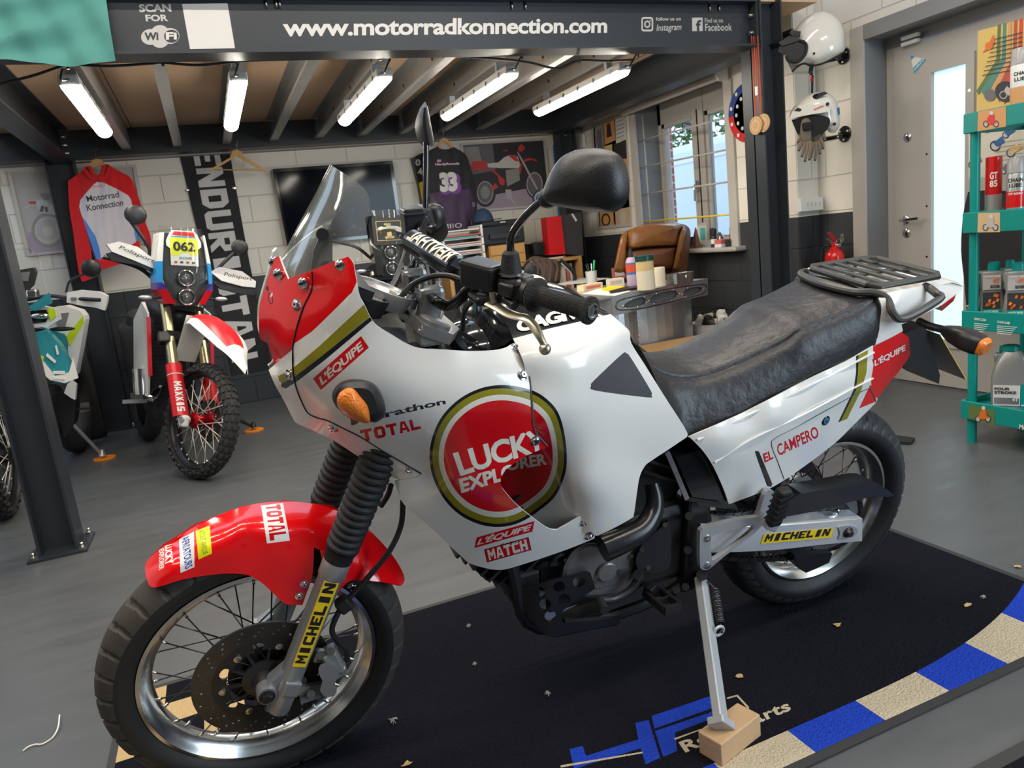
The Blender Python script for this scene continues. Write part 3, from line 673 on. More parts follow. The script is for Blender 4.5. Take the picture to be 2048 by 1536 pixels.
def ell_loop(cx, cy, rx, ry, rot=0.0, n=72, p=2.0):
    c, s = math.cos(rot), math.sin(rot); o = []
    for i in range(n):
        a = 2*math.pi*i/n; x, y = rx*math.copysign(abs(math.cos(a))**(2/p), math.cos(a)), ry*math.copysign(abs(math.sin(a))**(2/p), math.sin(a)); o.append((cx+c*x-s*y, cy+s*x+c*y))
    return o
# stripes that sweep down the cowl and the side fairing
STR_W = [[(705, 582), (722, 611), (640, 683), (560, 752), (536, 760), (540, 735), (556, 726), (587, 706), (640, 652)]]
RED = [(500, 480), (720, 480), (713, 565), (704, 585), (640, 648), (587, 697), (549, 729), (520, 700)]
G1 = [(728, 609), (748, 622), (735, 637), (640, 715), (592, 752), (566, 768), (558, 762), (556, 752), (575, 743), (590, 733), (640, 691)]
K1 = [(748, 626), (755, 632), (738, 646), (650, 720), (598, 760), (572, 777), (562, 774), (563, 767), (592, 752), (640, 715), (738, 635)]
NOSE = [(549, 515), (535, 560), (519.5, 612), (517.5, 650), (518, 668), (521, 679), (536, 687), (543, 710), (549, 730), (537, 739.6), (550, 770), (567, 800), (585, 835), (594, 846.8), (630, 863), (667.5, 881), (719.6, 915), (755, 935), (784.7, 954), (801, 959), (830, 954), (842.6, 947), (807.5, 926.5), (768.4, 903.7), (722.8, 874.4), (690, 858), (657.7, 842), (635, 835), (615.4, 825.6), (604, 806), (592.6, 777), (586, 744), (585.4, 705), (587, 684), (594.4, 651.6), (607.4, 612.6), (623.7, 576.8), (624, 541), (600, 549), (576, 558), (566, 534), (558, 512)]
nose = panel('front_cowl', NOSE, fS, [([RED], PR), ([G1], PG), ([K1], PK), ([ell_loop(541, 597, 5, 12, -.2, 20), ell_loop(541, 597, 3, 9, -.2, 20)], PK), ([ell_loop(535, 577, 3, 6, -.2, 14)], PK), ([ell_loop(543, 590, 2, 5, .3, 10)], PC)], PW, 14)
SIDE = [(624, 578), (624, 540), (660, 526), (697, 513), (706, 525), (708, 533), (713, 560), (718, 590), (728, 609), (741, 635), (754, 651.6), (786.5, 671), (812, 686), (840, 696), (890, 699), (940, 702), (988, 700), (1011, 695), (1021, 689), (1031, 692), (1051.6, 716.5), (1058, 754), (1063, 806), (1068, 855), (1080, 875), (1094, 893), (1090.7, 897), (1077.7, 900.5), (1042, 918), (1012.6, 939.5), (1001, 957), (1003, 973), (1011, 985), (1035, 1011), (1076, 1043.6), (1099, 1058), (1114, 1060), (1134, 1049), (1172.5, 1026), (1183, 1050), (1190, 1070), (1188.6, 1077), (1134, 1099), (1046.5, 1128.5), (996.7, 1140), (944, 1128.5), (925, 1115), (859.5, 1053.5), (807.5, 1008), (794.4, 978.6), (789, 962), (801, 960), (831, 955), (843.5, 948), (808, 927.5), (769, 904.7), (723.4, 875.4), (690.5, 859), (658.2, 843), (635.5, 836), (616.4, 826.2), (605, 806.4), (593.8, 777), (587, 744), (586.4, 705), (588, 684), (595.4, 651.6), (608.4, 612.6)]
# round logo
LC = (997, 912)
L_OUT = [(859, 912), (866, 870), (886, 830), (920, 797), (960, 777), (1000, 770), (1040, 774), (1078, 787), (1110, 815), (1125, 850), (1133, 900), (1131, 945), (1112, 990), (1080, 1020), (1040, 1045), (1000, 1054), (960, 1049), (920, 1030), (888, 998), (866, 955)]
def shrink(L, kx, ky): return [(LC[0]+(x-LC[0])*kx, LC[1]+(y-LC[1])*ky) for x, y in L]
lo = crv2(L_OUT, 4, True, 80)
LOGO = [([lo], PK), ([shrink(lo, .957, .953)], PG), ([shrink(lo, .868, .864)], PC), ([shrink(lo, .795, .785)], PRD)]
LUCKY = tl('LUCKY', ((921, 953), (1094, 898), (1089, 853), (905, 906)), bold=.035, track=.95)
EXPL = tl('EXPLORER', ((923, 987), (1095, 935), (1091, 908), (917, 958)), bold=.04, track=.97)
def box4(bl, br, tl_): return [[bl, br, (br[0]+tl_[0]-bl[0], br[1]+tl_[1]-bl[1]), tl_]]
def inset(bl, br, tl_, a, b):
    ux, uy = br[0]-bl[0], br[1]-bl[1]; wx, wy = tl_[0]-bl[0], tl_[1]-bl[1]; p = lambda s, t: (bl[0]+ux*s+wx*t, bl[1]+uy*s+wy*t)
    return (p(a, b), p(1-a, b), p(1-a, 1-b), p(a, 1-b))
def sticker(txt, bl, br, tl_, bg, fg, a=.04, b_=.12, bold=.03, shear=.0, edge=None, track=.95):
    R_ = []
    if edge: R_.append((box4(bl, br, tl_), edge)); R_.append(([list(inset(bl, br, tl_, .014, .04))], bg))
    elif bg: R_.append((box4(bl, br, tl_), bg))
    R_.append((tl(txt, inset(bl, br, tl_, a, b_), bold, shear, track), fg)); return R_
side_regs = [([RED], PR), ([[(700, 588), (748, 622), (640, 715), (585, 755), (570, 700), (640, 652)]], PW), ([G1], PG), ([K1], PK)] + LOGO + [(LUCKY, PC), (EXPL, PC)]
side_regs += sticker("L'ÉQUIPE", (642, 780), (738, 695), (626, 757), PRD, PC, .05, .1, .03, .2)
side_regs += [(tl('Marathon', ((703, 851), (892, 808), (889, 796), (700, 836)), bold=.03), PK), (tl('#TOTAL', ((723, 885), (844, 857), (838, 836), (718, 861)), bold=.085), PRD)]
side_regs += sticker("L'ÉQUIPE", (949, 1096), (1065, 1063), (953, 1075), PRD, PC, .03, .1, .03, .2)
side_regs += sticker('#MATCH', (974, 1125), (1063, 1100), (968, 1099), PRD, PC, .05, .1, .018, edge=PK, track=1.0)
side_regs += [(tl('PARIS', ((1003, 1093), (1040, 1084), (1039, 1079), (1002, 1088)), bold=.01), PK)]
side = panel('side_fairing', SIDE, fS, side_regs, PW, 16, corner=30)
# tank side panel with the recessed scoop behind the fairing's cut-out
T_CTRL = [(1026, 677, .152), (1095, 658, .15), (1160, 642, .145), (1221, 628, .138), (1045, 712, .198), (1100, 700, .205), (1160, 690, .20), (1240, 668, .172), (1262, 680, .165), (1058, 754, .212), (1110, 770, .228), (1180, 770, .222), (1266, 693, .164), (1300, 745, .17), (1340, 800, .172), (1376, 868, .170), (1337, 898, .178), (1290, 932, .19), (1270, 1029, .20), (1202, 1068, .204), (1230, 900, .215), (1068, 855, .226), (1135, 880, .226), (1165, 980, .222), (1188, 1060, .206), (1105, 870, .222), (1110, 920, .198), (1140, 1000, .19), (1160, 1050, .188),
    (1000, 960, .095), (1060, 1060, .12), (1040, 925, .135), (1080, 990, .145), (985, 1020, .08)]
fT = tps(T_CTRL)
TANKP = [(1026, 677), (1060, 668), (1095, 658), (1160, 643), (1221, 628), (1243, 647), (1259, 663), (1263, 687), (1290, 730), (1330, 794), (1365, 848), (1375.6, 868), (1374, 874), (1337.5, 898.5), (1302, 922), (1290, 932), (1279.5, 953), (1273.6, 988), (1267.7, 1029), (1262, 1037), (1230, 1055), (1202, 1068.5), (1193, 1072), (1184, 1064), (1120, 1068), (1060, 1062), (1000, 1010), (980, 960), (1020, 915), (1058, 880), (1056, 800), (1050, 740), (1044, 716)]
KNEE = crv2([(1243, 709), (1253, 707), (1262, 716), (1301, 780), (1303, 791), (1295, 795), (1190, 781), (1182, 771), (1187, 762)], 4, True, 60)
panel('tank_panel', TANKP, fT, LOGO+[(tl('ORER', ((1013, 943), (1095, 929), (1091, 906), (1011, 918)), bold=.04), PC), ([KNEE], mat('knee_patch_grey', (.055, .055, .065), .55, 0, .05, 40, bump=.1))], PW, 15, .004)
# tail side panel
P_CTRL = [(1377, 873, .165), (1487, 825, .162), (1590, 772, .158), (1692, 723, .152), (1742, 693, .146), (1803, 663, .135), (1820, 710, .122), (1757, 792, .128), (1752, 805, .126), (1672, 893, .145), (1622, 923, .15), (1528, 982, .158), (1458, 1008, .160), (1420, 940, .168), (1396, 888, .172), (1440, 875, .182), (1550, 830, .18), (1680, 765, .168), (1760, 730, .148), (1480, 900, .178), (1580, 890, .168), (1680, 840, .155), (1740, 780, .145)]
fP = tps(P_CTRL)
TAILP = [(1377, 874), (1430, 851), (1487, 825), (1540, 798), (1589.5, 772), (1640, 747), (1692, 722), (1742.6, 692), (1750, 692), (1803, 664), (1817.5, 674.7), (1820.7, 710.5), (1803, 736.5), (1780, 764), (1757, 795), (1751, 806), (1719, 838), (1678, 879), (1650, 902), (1622, 923), (1569.6, 959.7), (1528.6, 981.7), (1458, 1008.6), (1446.5, 975.8), (1426, 932), (1406, 902), (1383, 878)]
tail_regs = [([[(1748, 660), (1830, 640), (1830, 720), (1756, 797), (1744, 788), (1742, 760), (1747, 730), (1746, 700)]], PR),
    ([[(1718, 817), (1740, 770), (1753, 779), (1752, 803)]], PR), ([[(1717, 710), (1736, 700), (1733, 745), (1722, 782), (1694, 838), (1681, 843), (1712, 780), (1716, 745)]], PG),
    ([[(1712, 712), (1717, 710), (1716, 745), (1712, 780), (1681, 843), (1676, 845), (1707, 780), (1712, 745)]], PK)]
tail_regs += sticker("L'ÉQUIPE", (1749, 737), (1816, 702), (1744, 719), PRD, PC, .02, .08, .03, .2)
tail_regs += [(tl('EL', ((1529, 926), (1547, 917), (1544, 900), (1525, 908)), bold=.038), PRD), (tl('CAMPERO', ((1557, 913), (1639, 874), (1633, 851), (1552, 890)), bold=.025, track=1.0), PRD)]
tail_regs += [([crv2([(1512, 902), (1518, 903), (1545, 968), (1542, 974), (1534, 972), (1511, 908)], 3)], PK)]
panel('tail_panel', TAILP, fP, tail_regs, PW, 16, .004)
b = MB()
def edge_tube(pts, f, r, m, lift=.001, b=None):
    b = b or MB(); vs = f([(x, y) for x, y in pts]); b.tube([B(x, y, v+lift) for (x, y), v in zip(pts, vs)], r, m, 6, 4); return b
SEAM = mat('panel_gap', (.10, .10, .10), .5); EDGEW = mat('panel_edge', (.55, .54, .52), .4)
hp(edge_tube([(1042, 697), (1053, 717), (1059, 754), (1064, 806), (1069, 858), (1082, 878), (1095, 892)], fS, .0018, SEAM), 'trim_edge')
b = edge_tube([(1395, 880), (1480, 838), (1590, 785), (1690, 735), (1748, 705)], fP, .003, PW, .0018); edge_tube([(1430, 925), (1500, 880), (1600, 832), (1690, 785), (1746, 757)], fP, .0025, PW, .0018, b)
edge_tube([(1568, 958), (1556, 925), (1543, 890), (1552, 875), (1600, 850), (1690, 800), (1735, 778), (1742, 781), (1752, 803)], fP, .0012, SEAM, .0, b); hp(b, 'panel_seam')
hp(edge_tube([(624, 543), (623.7, 576.8), (607.4, 612.6), (594.4, 651.6), (587, 684), (585.5, 705), (586.3, 744), (593, 777), (604.5, 806), (616, 826), (635, 835.6), (658, 842.5), (690, 858.5), (723, 875), (769, 904), (808, 927), (842, 947)], fS, .0016, INK, .0008), 'panel_seam')
p = B(1651, 841, float(fP([(1651, 841)])[0])); b = MB(); b.lathe(p-V((0, .002, 0)), (0, 1, 0), [(0, .013), (.003, .013), (.004, .010)], BLACKG, 24); b.lathe(p+V((0, .001, 0)), (0, 1, 0), [(0, .0085), (.0035, .0085), (.0035, .0)], mat('lock_blue', (.05, .16, .28), .3)); b.box(p+V((0, .005, 0)), (.0022, .001, .008), CHROME); hp(b, 'seat_lock')
# fasteners
def screw(px, py, f, r=.0075, nm='screw'):
    v = float(f([(px, py)])[0]); p = B(px, py, v); q = B(px+6, py, float(f([(px+6, py)])[0])); s = B(px, py+6, float(f([(px, py+6)])[0])); n = (q-p).cross(s-p).normalized(); n = n if n.y > 0 else -n
    b = MB(); b.lathe(p-n*.001, n, [(0, r*1.5), (.0015, r*1.5), (.0025, r), (.006, r*.95), (.0075, r*.7), (.0075, r*.35)], CHROME, 18); b.lathe(p+n*.0064, n, [(0, r*.4), (.0003, r*.4)], DARKMET, 6); hp(b, nm)
for px, py in ((594, 609), (579, 750), (666, 857), (1031, 696), (1045, 750), (1071, 882), (1169, 1045), (1178, 1072)): screw(px, py, fS)
screw(817, 941, fS, .005)
# black inner panel behind the tail panel, with its pale metal edge
b = MB(); b.prism([B(x, y, .12) for x, y in ((1338, 905), (1396, 890), (1428, 935), (1448, 978), (1462, 1008), (1385, 1000), (1372, 985))], (0, .03, 0), BLACKG); hp(b, 'airbox_cover')
b = MB(); b.seg(B(1334, 904, .155), B(1374, 998, .155), .004, .012, ALU); b.seg(B(1374, 998, .155), B(1440, 1008, .155), .003, .008, DARKMET); hp(b, 'frame_rail')
# ---- tank top, black with the maker's lettering
b = MB(); sec = []
for (px, py, v), zc in (((965, 700, .10), 1.05), ((990, 697, .13), 1.085), ((1010, 690, .145), 1.098), ((1026, 677, .152), 1.105), ((1070, 666, .15), 1.112), ((1120, 652, .148), 1.112), ((1170, 641, .143), 1.104), ((1205, 632, .139), 1.085), ((1221, 628, .138), 1.062), ((1259, 663, .12), .985)):
    p = B(px, py, v); row = []
    for k in range(17):
        t = -1+2*k/16; row.append(V((p.x-.0*(1-t*t), p.y*t, p.z+(max(zc, p.z+.004)-p.z)*(1-abs(t)**2.4))))
    sec.append(row)
b.loft(sec, BLACKG, closed=False)
tank = hp(b, 'fuel_tank')
CAGI = tl('CAGIVA', ((1033, 669), (1178, 635), (1172, 607), (1031, 641)), bold=.05, track=.92)
fC = lambda P: np.array([.1535-.0001*max(0, (1160-x)*0) for x, y in np.atleast_2d(P)])
def top_at(px, py):
    best = None
    for v in np.linspace(.16, .0, 81):
        p = B(px, py, v); x = p.x
        for r0, r1 in zip(sec, sec[1:]):
            if r1[0].x <= x <= r0[0].x:
                s = (r0[0].x-x)/max(1e-6, r0[0].x-r1[0].x); hw = r0[-1].y*(1-s)+r1[-1].y*s; zc = r0[8].z*(1-s)+r1[8].z*s; ze = r0[-1].z*(1-s)+r1[-1].z*s
                zz = ze+(zc-ze)*(1-min(1, abs(v)/hw)**2.4) if v <= hw else -1
                d = p.z-zz
                if best is not None and best[0] > 0 >= d: return p
                best = (d, p)
    return None
b = MB(); vs, fs, (tw, th) = txt_mesh('CAGIVA', .05, 0, .92); h = homog(((0, 0), (tw, 0), (tw, th), (0, th)), ((1034, 668), (1190, 630), (1182, 606), (1031, 642)))
pts = [top_at(*h(x, y)) for x, y in vs]; ok = all(p is not None for p in pts)
pts = [(p if p is not None else B(*h(x, y), .12))+V((0, .0025, .003)) for p, (x, y) in zip(pts, vs)]
b.add(pts, fs, PC); hp(b, 'tank_lettering', tank)
b = MB(); p = V((.90, 0, 1.108)); b.lathe(p, (0, 0, 1), [(0, .05), (.012, .05), (.018, .04), (.018, 0)], CHROME, 32); hp(b, 'filler_cap', tank)
# ---- seat
ST = [((1318, 780, .148), (1266, 676, .055)), ((1335, 808, .150), (1292, 712, .066)), ((1377, 874, .156), (1330, 740, .080)), ((1430, 851, .156), (1395, 746, .088)), ((1487, 826, .156), (1470, 722, .094)), ((1540, 799, .155), (1535, 693, .100)), ((1578, 779, .154), (1572, 674, .106)), ((1603, 766, .153), (1600, 655, .112)), ((1640, 748, .152), (1645, 640, .116)), ((1692, 722, .15), (1700, 618, .122)), ((1740, 694, .146), (1748, 597, .126)), ((1752, 689, .14), (1757, 594, .12))]
b = MB(); rings = []
for i, (bo, cr_) in enumerate(ST):
    p = B(*bo); q = B(*cr_); cw = .014 if 4 < i < 11 else .010; L = []
    for k in range(6): t = k/6; e = p.lerp(q, t); L.append(e+V((0, .012*math.sin(math.pi*t)**.8, .004*math.sin(math.pi*t))))
    for k in range(5):
        a = math.pi/2*k/4; L.append(q+V((0, -.012+.012*math.cos(a), -.010+.010*math.sin(a)+.0)))
    for k in range(1, 5): t = k/4; yy = (q.y-.012)*(1-t); L.append(V((q.x, yy, q.z+cw*(1-(yy/q.y)**2))))
    full = L+[V((v.x, -v.y, v.z)) for v in L[-2::-1]]; rings.append(full)
R2 = []
for k in range(len(rings[0])): R2.append(crv([r[k] for r in rings], 4))
rings = [[R2[k][i] for k in range(len(R2))] for i in range(len(R2[0]))]
b.loft(rings, SEATM, closed=True); hp(b, 'seat', label='creased black vinyl seat')
# ---- tail cowl, rear light, rack
def mir(pts): return [V((p.x, -p.y, p.z)) for p in pts]
Z_CTRL = [(1656, 551, .02), (1757, 590, .128), (1764, 596, .14), (1751, 690, .146), (1806, 662, .15), (1803, 648, .152), (1850, 625, .138), (1884, 610, .115), (1914, 591, .07), (1924, 580, .045), (1926, 572, .03), (1884, 557, .06), (1830, 575, .135), (1790, 620, .155)]
fZ = tps(Z_CTRL)
COWL = [(1755, 590), (1764, 620), (1757, 660), (1751, 690), (1780, 676), (1806, 662), (1803, 649), (1840, 632), (1884, 610), (1914, 591), (1924, 580), (1926, 572), (1905, 563), (1880, 561), (1840, 572), (1800, 580)]
panel('tail_cowl', COWL, fZ, [([[(1884, 610), (1913, 588), (1908, 598), (1886, 617)]], REDL)], PW, 12, .004, corner=45)
b = MB(); A = [B(1760, 590, .135), B(1800, 590, .12), B(1850, 575, .10), B(1905, 565, .06), B(1925, 572, .035)]
rows = []
for p in A: rows.append([V((p.x, p.y*t, p.z+.008*(1-t*t))) for t in (1, .6, .2, -.2, -.6, -1)])
b.loft(rows, PW, closed=False); hp(b, 'tail_top')
b = MB(); pl = [B(1881, 612, .11), B(1912, 592, .07), B(1907, 602, .07), B(1884, 622, .10)]; b.loft([[pl[0], pl[1], pl[2], pl[3]], mir([pl[0], pl[1], pl[2], pl[3]])], REDL, smooth=False); hp(b, 'tail_light')
RK = mat('rack_grey', (.075, .075, .072), .42, .4, .05, 30)
zr = 1.020; b = MB()
fl_, fr_, rr_, rl_ = [Bz(*p, zr) for p in ((1740, 579), (1683, 545), (1800, 522), (1887, 552))]
cor = [Bz(1770, 585, zr), Bz(1682, 538, zr), Bz(1793, 524, zr), Bz(1884, 553, zr)]
hw = .115; x0, x1 = .02, -.215
hw = max(.09, min(.14, abs(cor[0].y)))
def rrect(x0, x1, hw, z, r): return [V((x0-r, hw, z)), V((x0, hw-r, z)), V((x0, -hw+r, z)), V((x0-r, -hw, z)), V((x1+r, -hw, z)), V((x1, -hw+r, z)), V((x1, hw-r, z)), V((x1+r, hw, z))]
b.tube(rrect(x0, x1, .115, zr, .02), .0085, RK, 10, smoothpath=False, closed=True)
for k in range(1, 5):
    x = x0+(x1-x0)*k/5; b.box((x, 0, zr), (.013, .225, .009), RK, bev=.003)
b.box(((x0+x1)/2, 0, zr-.004), (x0-x1, .018, .006), RK)
rack = hp(b, 'luggage_rack')
b = MB(); tub = lambda s: [V((x0+.06, 0*s, zr-.012)), V((x0+.055, .09*s, zr-.012)), B(1757, 590, .135) if s > 0 else mir([B(1757, 590, .135)])[0]]
Lh = [B(1745, 585, .118), B(1773, 597, .14), B(1785, 625, .165), B(1800, 638, .172), B(1830, 628, .172), B(1880, 597, .165), B(1873, 588, .155), B(1861, 578, .135), B(1850, 572, .112)]
b.tube([V((.055, -.09, zr-.014)), V((.075, 0, zr-.012)), V((.055, .085, zr-.014))]+Lh, .010, RK, 10, 5); hp(b, 'grab_rail', rack)
b = MB(); b.tube([V((.055, .085, zr-.014))]+[V((.055, -.085, zr-.014))]+mir(Lh), .010, RK, 10, 5); hp(b, 'grab_rail', rack)
for x, y in ((x0-.01, .09), (x0-.01, -.09), (x1+.06, .05), (x1+.06, -.05)):
    b = MB(); b.lathe((x, y, zr+.004), (0, 0, 1), [(0, .009), (.004, .009), (.006, .005), (.006, 0)], BLACKP, 12); hp(b, 'bolt', rack)
# number plate bracket, inner mudguard, rear indicators
b = MB(); b.prism([B(x, y, .055) for x, y in ((1806, 668), (1850, 650), (1862, 690), (1880, 750), (1878, 768), (1868, 762), (1830, 735), (1808, 735))], (0, -.11, 0), BLACKP); hp(b, 'rear_mudguard')
b = MB(); q = [B(1850, 665, -.09), B(1900, 690, -.09), B(1920, 752, -.09), B(1878, 735, -.09)]
p0 = B(1862, 680, .05); p1 = B(1893, 745, .03); pn = [V((-.40, .085, .80)), V((-.40, -.085, .80)), V((-.45, -.085, .665)), V((-.45, .085, .665))]
pl0, pl1 = B(1865, 664, .06), B(1918, 754, .06)
b.prism([V((pl0.x, .085, pl0.z)), V((pl0.x, -.085, pl0.z)), V((pl1.x, -.085, pl1.z)), V((pl1.x, .085, pl1.z))], (.003, 0, .001), mat('plate_back', (.30, .29, .26), .5), side=YEL); hp(b, 'number_plate')
def indicator(p0, ax, up, L, w, h, name, stalk=None):
    ax = V(ax).normalized(); up = (V(up)-ax*V(up).dot(ax)).normalized(); sd = ax.cross(up); b = MB(); rings = []
    for t, k in ((0, .34), (.08, .5), (.3, .82), (.62, 1.0), (.9, .97), (1, .85)):
        rings.append([V(p0)+ax*(L*t)+sd*(w*k*math.copysign(abs(math.cos(a))**.6, math.cos(a)))+up*(h*k*math.copysign(abs(math.sin(a))**.6, math.sin(a))) for a in (2*math.pi*i/20 for i in range(20))])
    b.loft(rings, BLACKP); o = hp(b, name); b = MB()
    l = rings[-1]; c = V(p0)+ax*L; b.loft([l, [c+(q-c)*.97+ax*.008 for q in l], [c+(q-c)*.7+ax*.014 for q in l]], LENS); hp(b, 'indicator_lens', o)
    if stalk: b = MB(); b.tube(stalk, .010, BLACKP, 10); hp(b, 'indicator_stalk', o)
p0 = B(1885, 658, .16); p1 = B(1964, 692, .26); d = (p1-p0)
indicator(p0, d, (0, 0, 1), d.length, .030, .026, 'rear_indicator', [B(1838, 642, .07), B(1860, 652, .11), p0+d*.05])
m0, m1 = mir([p0, p1]); indicator(m0, m1-m0, (0, 0, 1), d.length, .030, .026, 'rear_indicator', [V((m0.x+.06, -.07, m0.z)), m0])
# ---- windscreen
b = MB(); rows = []
SC_L = [(545, 560), (552, 545), (575, 492), (602, 435), (632, 377), (655, 334), (665, 318)]
SC_R = [(640, 580), (700, 545), (716, 510), (730, 460), (738, 405), (736, 390), (720, 362)]
base = []
Cc = [B(548, 562, .0), B(560, 530, .0), B(582, 486, .0), B(606, 440, .0), B(632, 392, .0), B(650, 354, .0), B(662, 330, .0)]
Ee = [B(652, 575, .150), B(703, 545, .160), B(716, 505, .158), B(730, 460, .150), B(738, 412, .135), B(733, 384, .115), B(706, 356, .075)]
for c, e in zip(Cc, Ee):
    rows.append([V((c.x+(e.x-c.x)*abs(t)**2.3, e.y*t, c.z+(e.z-c.z)*abs(t)**2.0)) for t in (-1+2*k/24 for k in range(25))])
R2 = [crv([r[k] for r in rows], 4) for k in range(25)]; P = [R2[k][i] for i in range(len(R2[0])) for k in range(25)]
F = [(j*25+i, j*25+i+1, (j+1)*25+i+1, (j+1)*25+i) for j in range(len(R2[0])-1) for i in range(24)]
sheet(b, P, F, [SCREEN]*len(F), .003, SCREEN); scr = hp(b, 'windscreen', label='clear upright windscreen')
for px, py, v in ((548, 523, .02), (557, 548, .055), (607, 566, .115), (681, 531, .158)):
    p = B(px, py, v); b = MB(); b.lathe(p, (.6, .8, .1), [(0, .010), (.003, .010), (.005, .008), (.007, .005), (.007, 0)], CHROME, 18); b.lathe(p+V((.6, .8, .1)).normalized()*.0085, (.6, .8, .1), [(0, .0035), (.0005, .0035)], DARKMET, 6); hp(b, 'screen_screw', scr)
b = MB(); b.prism([B(x, y, .10) for x, y in ((640, 470), (655, 455), (664, 470), (664, 520), (700, 535), (620, 545), (626, 500))], (0, .006, 0), mat('smoked_bracket', (.09, .085, .075), .4)); b.cyl(B(645, 469, .11), B(645, 469, .118), .011, BLACKP); b.cyl(B(635, 520, .06), B(660, 540, .12), .012, BLACKP); hp(b, 'screen_bracket')
# ---- dash, inner fairing
INN = mat('satin_black_inner', (.013, .013, .015), .35, 0, .05, 20)
b = MB(); rows = []
for px, py, v in ((690, 520, .16), (712, 565, .178), (728, 612, .185), (760, 658, .19), (812, 688, .19), (845, 700, .188), (900, 705, .18)):
    p = B(px, py, v); rows.append([V((p.x+.03*(1-t*t), p.y*t, p.z-.010-.045*(1-t*t))) for t in (-1+2*k/10 for k in range(11))])
b.loft(rows, INN, closed=False); b.box((1.10, 0, .93), (.34, .24, .10), INN); b.ell((1.02, .03, 1.0), (.09, .10, .06), BLACKG); hp(b, 'inner_cowl')
b = MB(); n = V((-.45, .0, .9)).normalized()
for px, py, v, R in ((768, 578, .02, .062), (735, 592, .09, .042)):
    c = B(px, py, v); b.lathe(c-n*.03, n, [(0, R*.9), (.03, R), (.034, R), (.034, R*.86), (.028, R*.82)], SILVER if R > .05 else BLACKP, 36); b.lathe(c-n*.001, n, [(0, R*.8), (.0005, R*.8), (.0005, 0)], mat('dial_face', (.30, .28, .26), .2, coat=.5), 32)
b.box(B(700, 560, .05), (.05, .2, .02), BLACKP, M=rotm(0, -.5, 0)); b.seg(B(768, 580, .02)-n*.03, B(735, 592, .10)-n*.03, .05, .03, BLACKP); hp(b, 'instrument_cluster')
# ---- top yoke, risers, handlebars
YOKE = mat('cast_grey_yoke', (.24, .245, .25), .38, .6, .05, 30)
b = MB(); yc = SROT @ V((SAX.x, 0, 1.055)); 
top = lambda v, dz=0: SROT @ (SAX+SA*((1.055-SAX.z+dz)/SA.z)+SF*(BOFF*.9)+V((0, v, 0)))
b.prism([top(v, 0)+SF*s for v, s in ((.135, .03), (.135, -.03), (.05, -.075), (-.05, -.075), (-.135, -.03), (-.135, .03), (-.06, .04), (.06, .04))], SA*.022, YOKE)
for v in (.1, -.1): b.lathe(top(v), SA, [(0, .032), (.03, .032), (.034, .024), (.036, 0)], YOKE, 24)
b.lathe(SROT @ (SAX+SA*((1.06-SAX.z)/SA.z)), SA, [(0, .02), (.035, .02), (.038, .012), (.038, 0)], CHROME, 6, smooth=False)
yoke = hp(b, 'top_yoke')
cl = B(862, 592, .055); clr = B(829, 556, -.055)
for c, v in ((cl, .055), (clr, -.055)):
    b = MB(); base_ = V((c.x+.02, c.y, 1.05)); b.seg(base_, c+V((0, 0, -.005)), .036, .045, YOKE, up=(1, 0, 0), bev=.008); b.box(c, (.052, .036, .04), YOKE, bev=.01)
    for s in (-1, 1): b.cyl(c+V((.017*s, 0, .02)), c+V((.017*s, 0, .027)), .006, CHROME, n=10)
    hp(b, 'bar_riser', yoke)
HB = mat('black_bar', (.03, .03, .032), .25, .8, .05, 30)
barL = [cl, cl+V((0, .045, 0)), B(897, 612, .105), B(920, 598, .14), B(940, 578, .17), B(975, 562, .205), B(1050, 582, .285), B(1180, 622, .415)]
eR = V((.972, -.40, 1.178))
barR = [clr, clr+V((0, -.045, .0)), B(829, 528, -.105), B(831, 500, -.145), B(838, 468, -.19), B(850, 440, -.235), V((1.015, -.30, 1.192)), eR]
b = MB(); b.tube(barL, .0112, HB, 12, 6); b.tube(barR, .0112, HB, 12, 6); b.cyl(clr, cl, .0112, HB); hbar = hp(b, 'handlebar')
pA, pB = B(826, 483, -.085), B(917, 537, .105); xA, xB = B(822, 478, -.10), B(945, 566, .165)
b = MB(); b.cyl(xA, xB, .009, HB, n=12); 
for q in (xA, xB): b.ell(q, (.016, .014, .016), HB, 12, 8)
hp(b, 'crossbar', hbar)
PADM = mat('gloss_black_pad', (.014, .014, .016), .16, 0, .05, 20, coat=.4); ax = (pB-pA).normalized()
b = MB(); Lp = (pB-pA).length; b.lathe(pA, ax, [(0, .020), (.002, .026), (Lp-.002, .026), (Lp, .020)], PADM, 32)
vs, fs, (tw, th) = txt_mesh('RENTHAL', .03, 0, 1.0); eye = BMI @ EYE; tv = (eye-(pA+pB)/2); tv = (tv-ax*tv.dot(ax)).normalized(); tu = ax.cross(tv); tv2 = (tv*.86+tu*(.5 if tu.z > 0 else -.5)).normalized(); tu2 = ax.cross(tv2)
def onpad(x, y):
    s = Lp*(.96-.88*x/tw); a = (y/th-.5)*1.25; return pA+ax*s+tv2*(.0266*math.cos(a))+tu2*(-.0266*math.sin(a))
bm = bmesh.new(); bv = [bm.verts.new((x, y, 0)) for x, y in vs]
for f in fs: 
    try: bm.faces.new([bv[i] for i in f])
    except ValueError: pass
for _ in range(3): bmesh.ops.subdivide_edges(bm, edges=[e for e in bm.edges if abs(e.verts[0].co.y-e.verts[1].co.y) > th*.12], cuts=1)
bmesh.ops.triangulate(bm, faces=bm.faces[:]); bm.verts.index_update()
b.add([onpad(v.co.x, v.co.y) for v in bm.verts], [[v.index for v in f.verts] for f in bm.faces], mat('pad_print', (.72, .68, .55), .4)); bm.free()
hp(b, 'bar_pad', hbar)
GRIP = mat('grip_rubber', (.028, .027, .025), .7, 0, .08, 40, bump=1.0, bs=420)
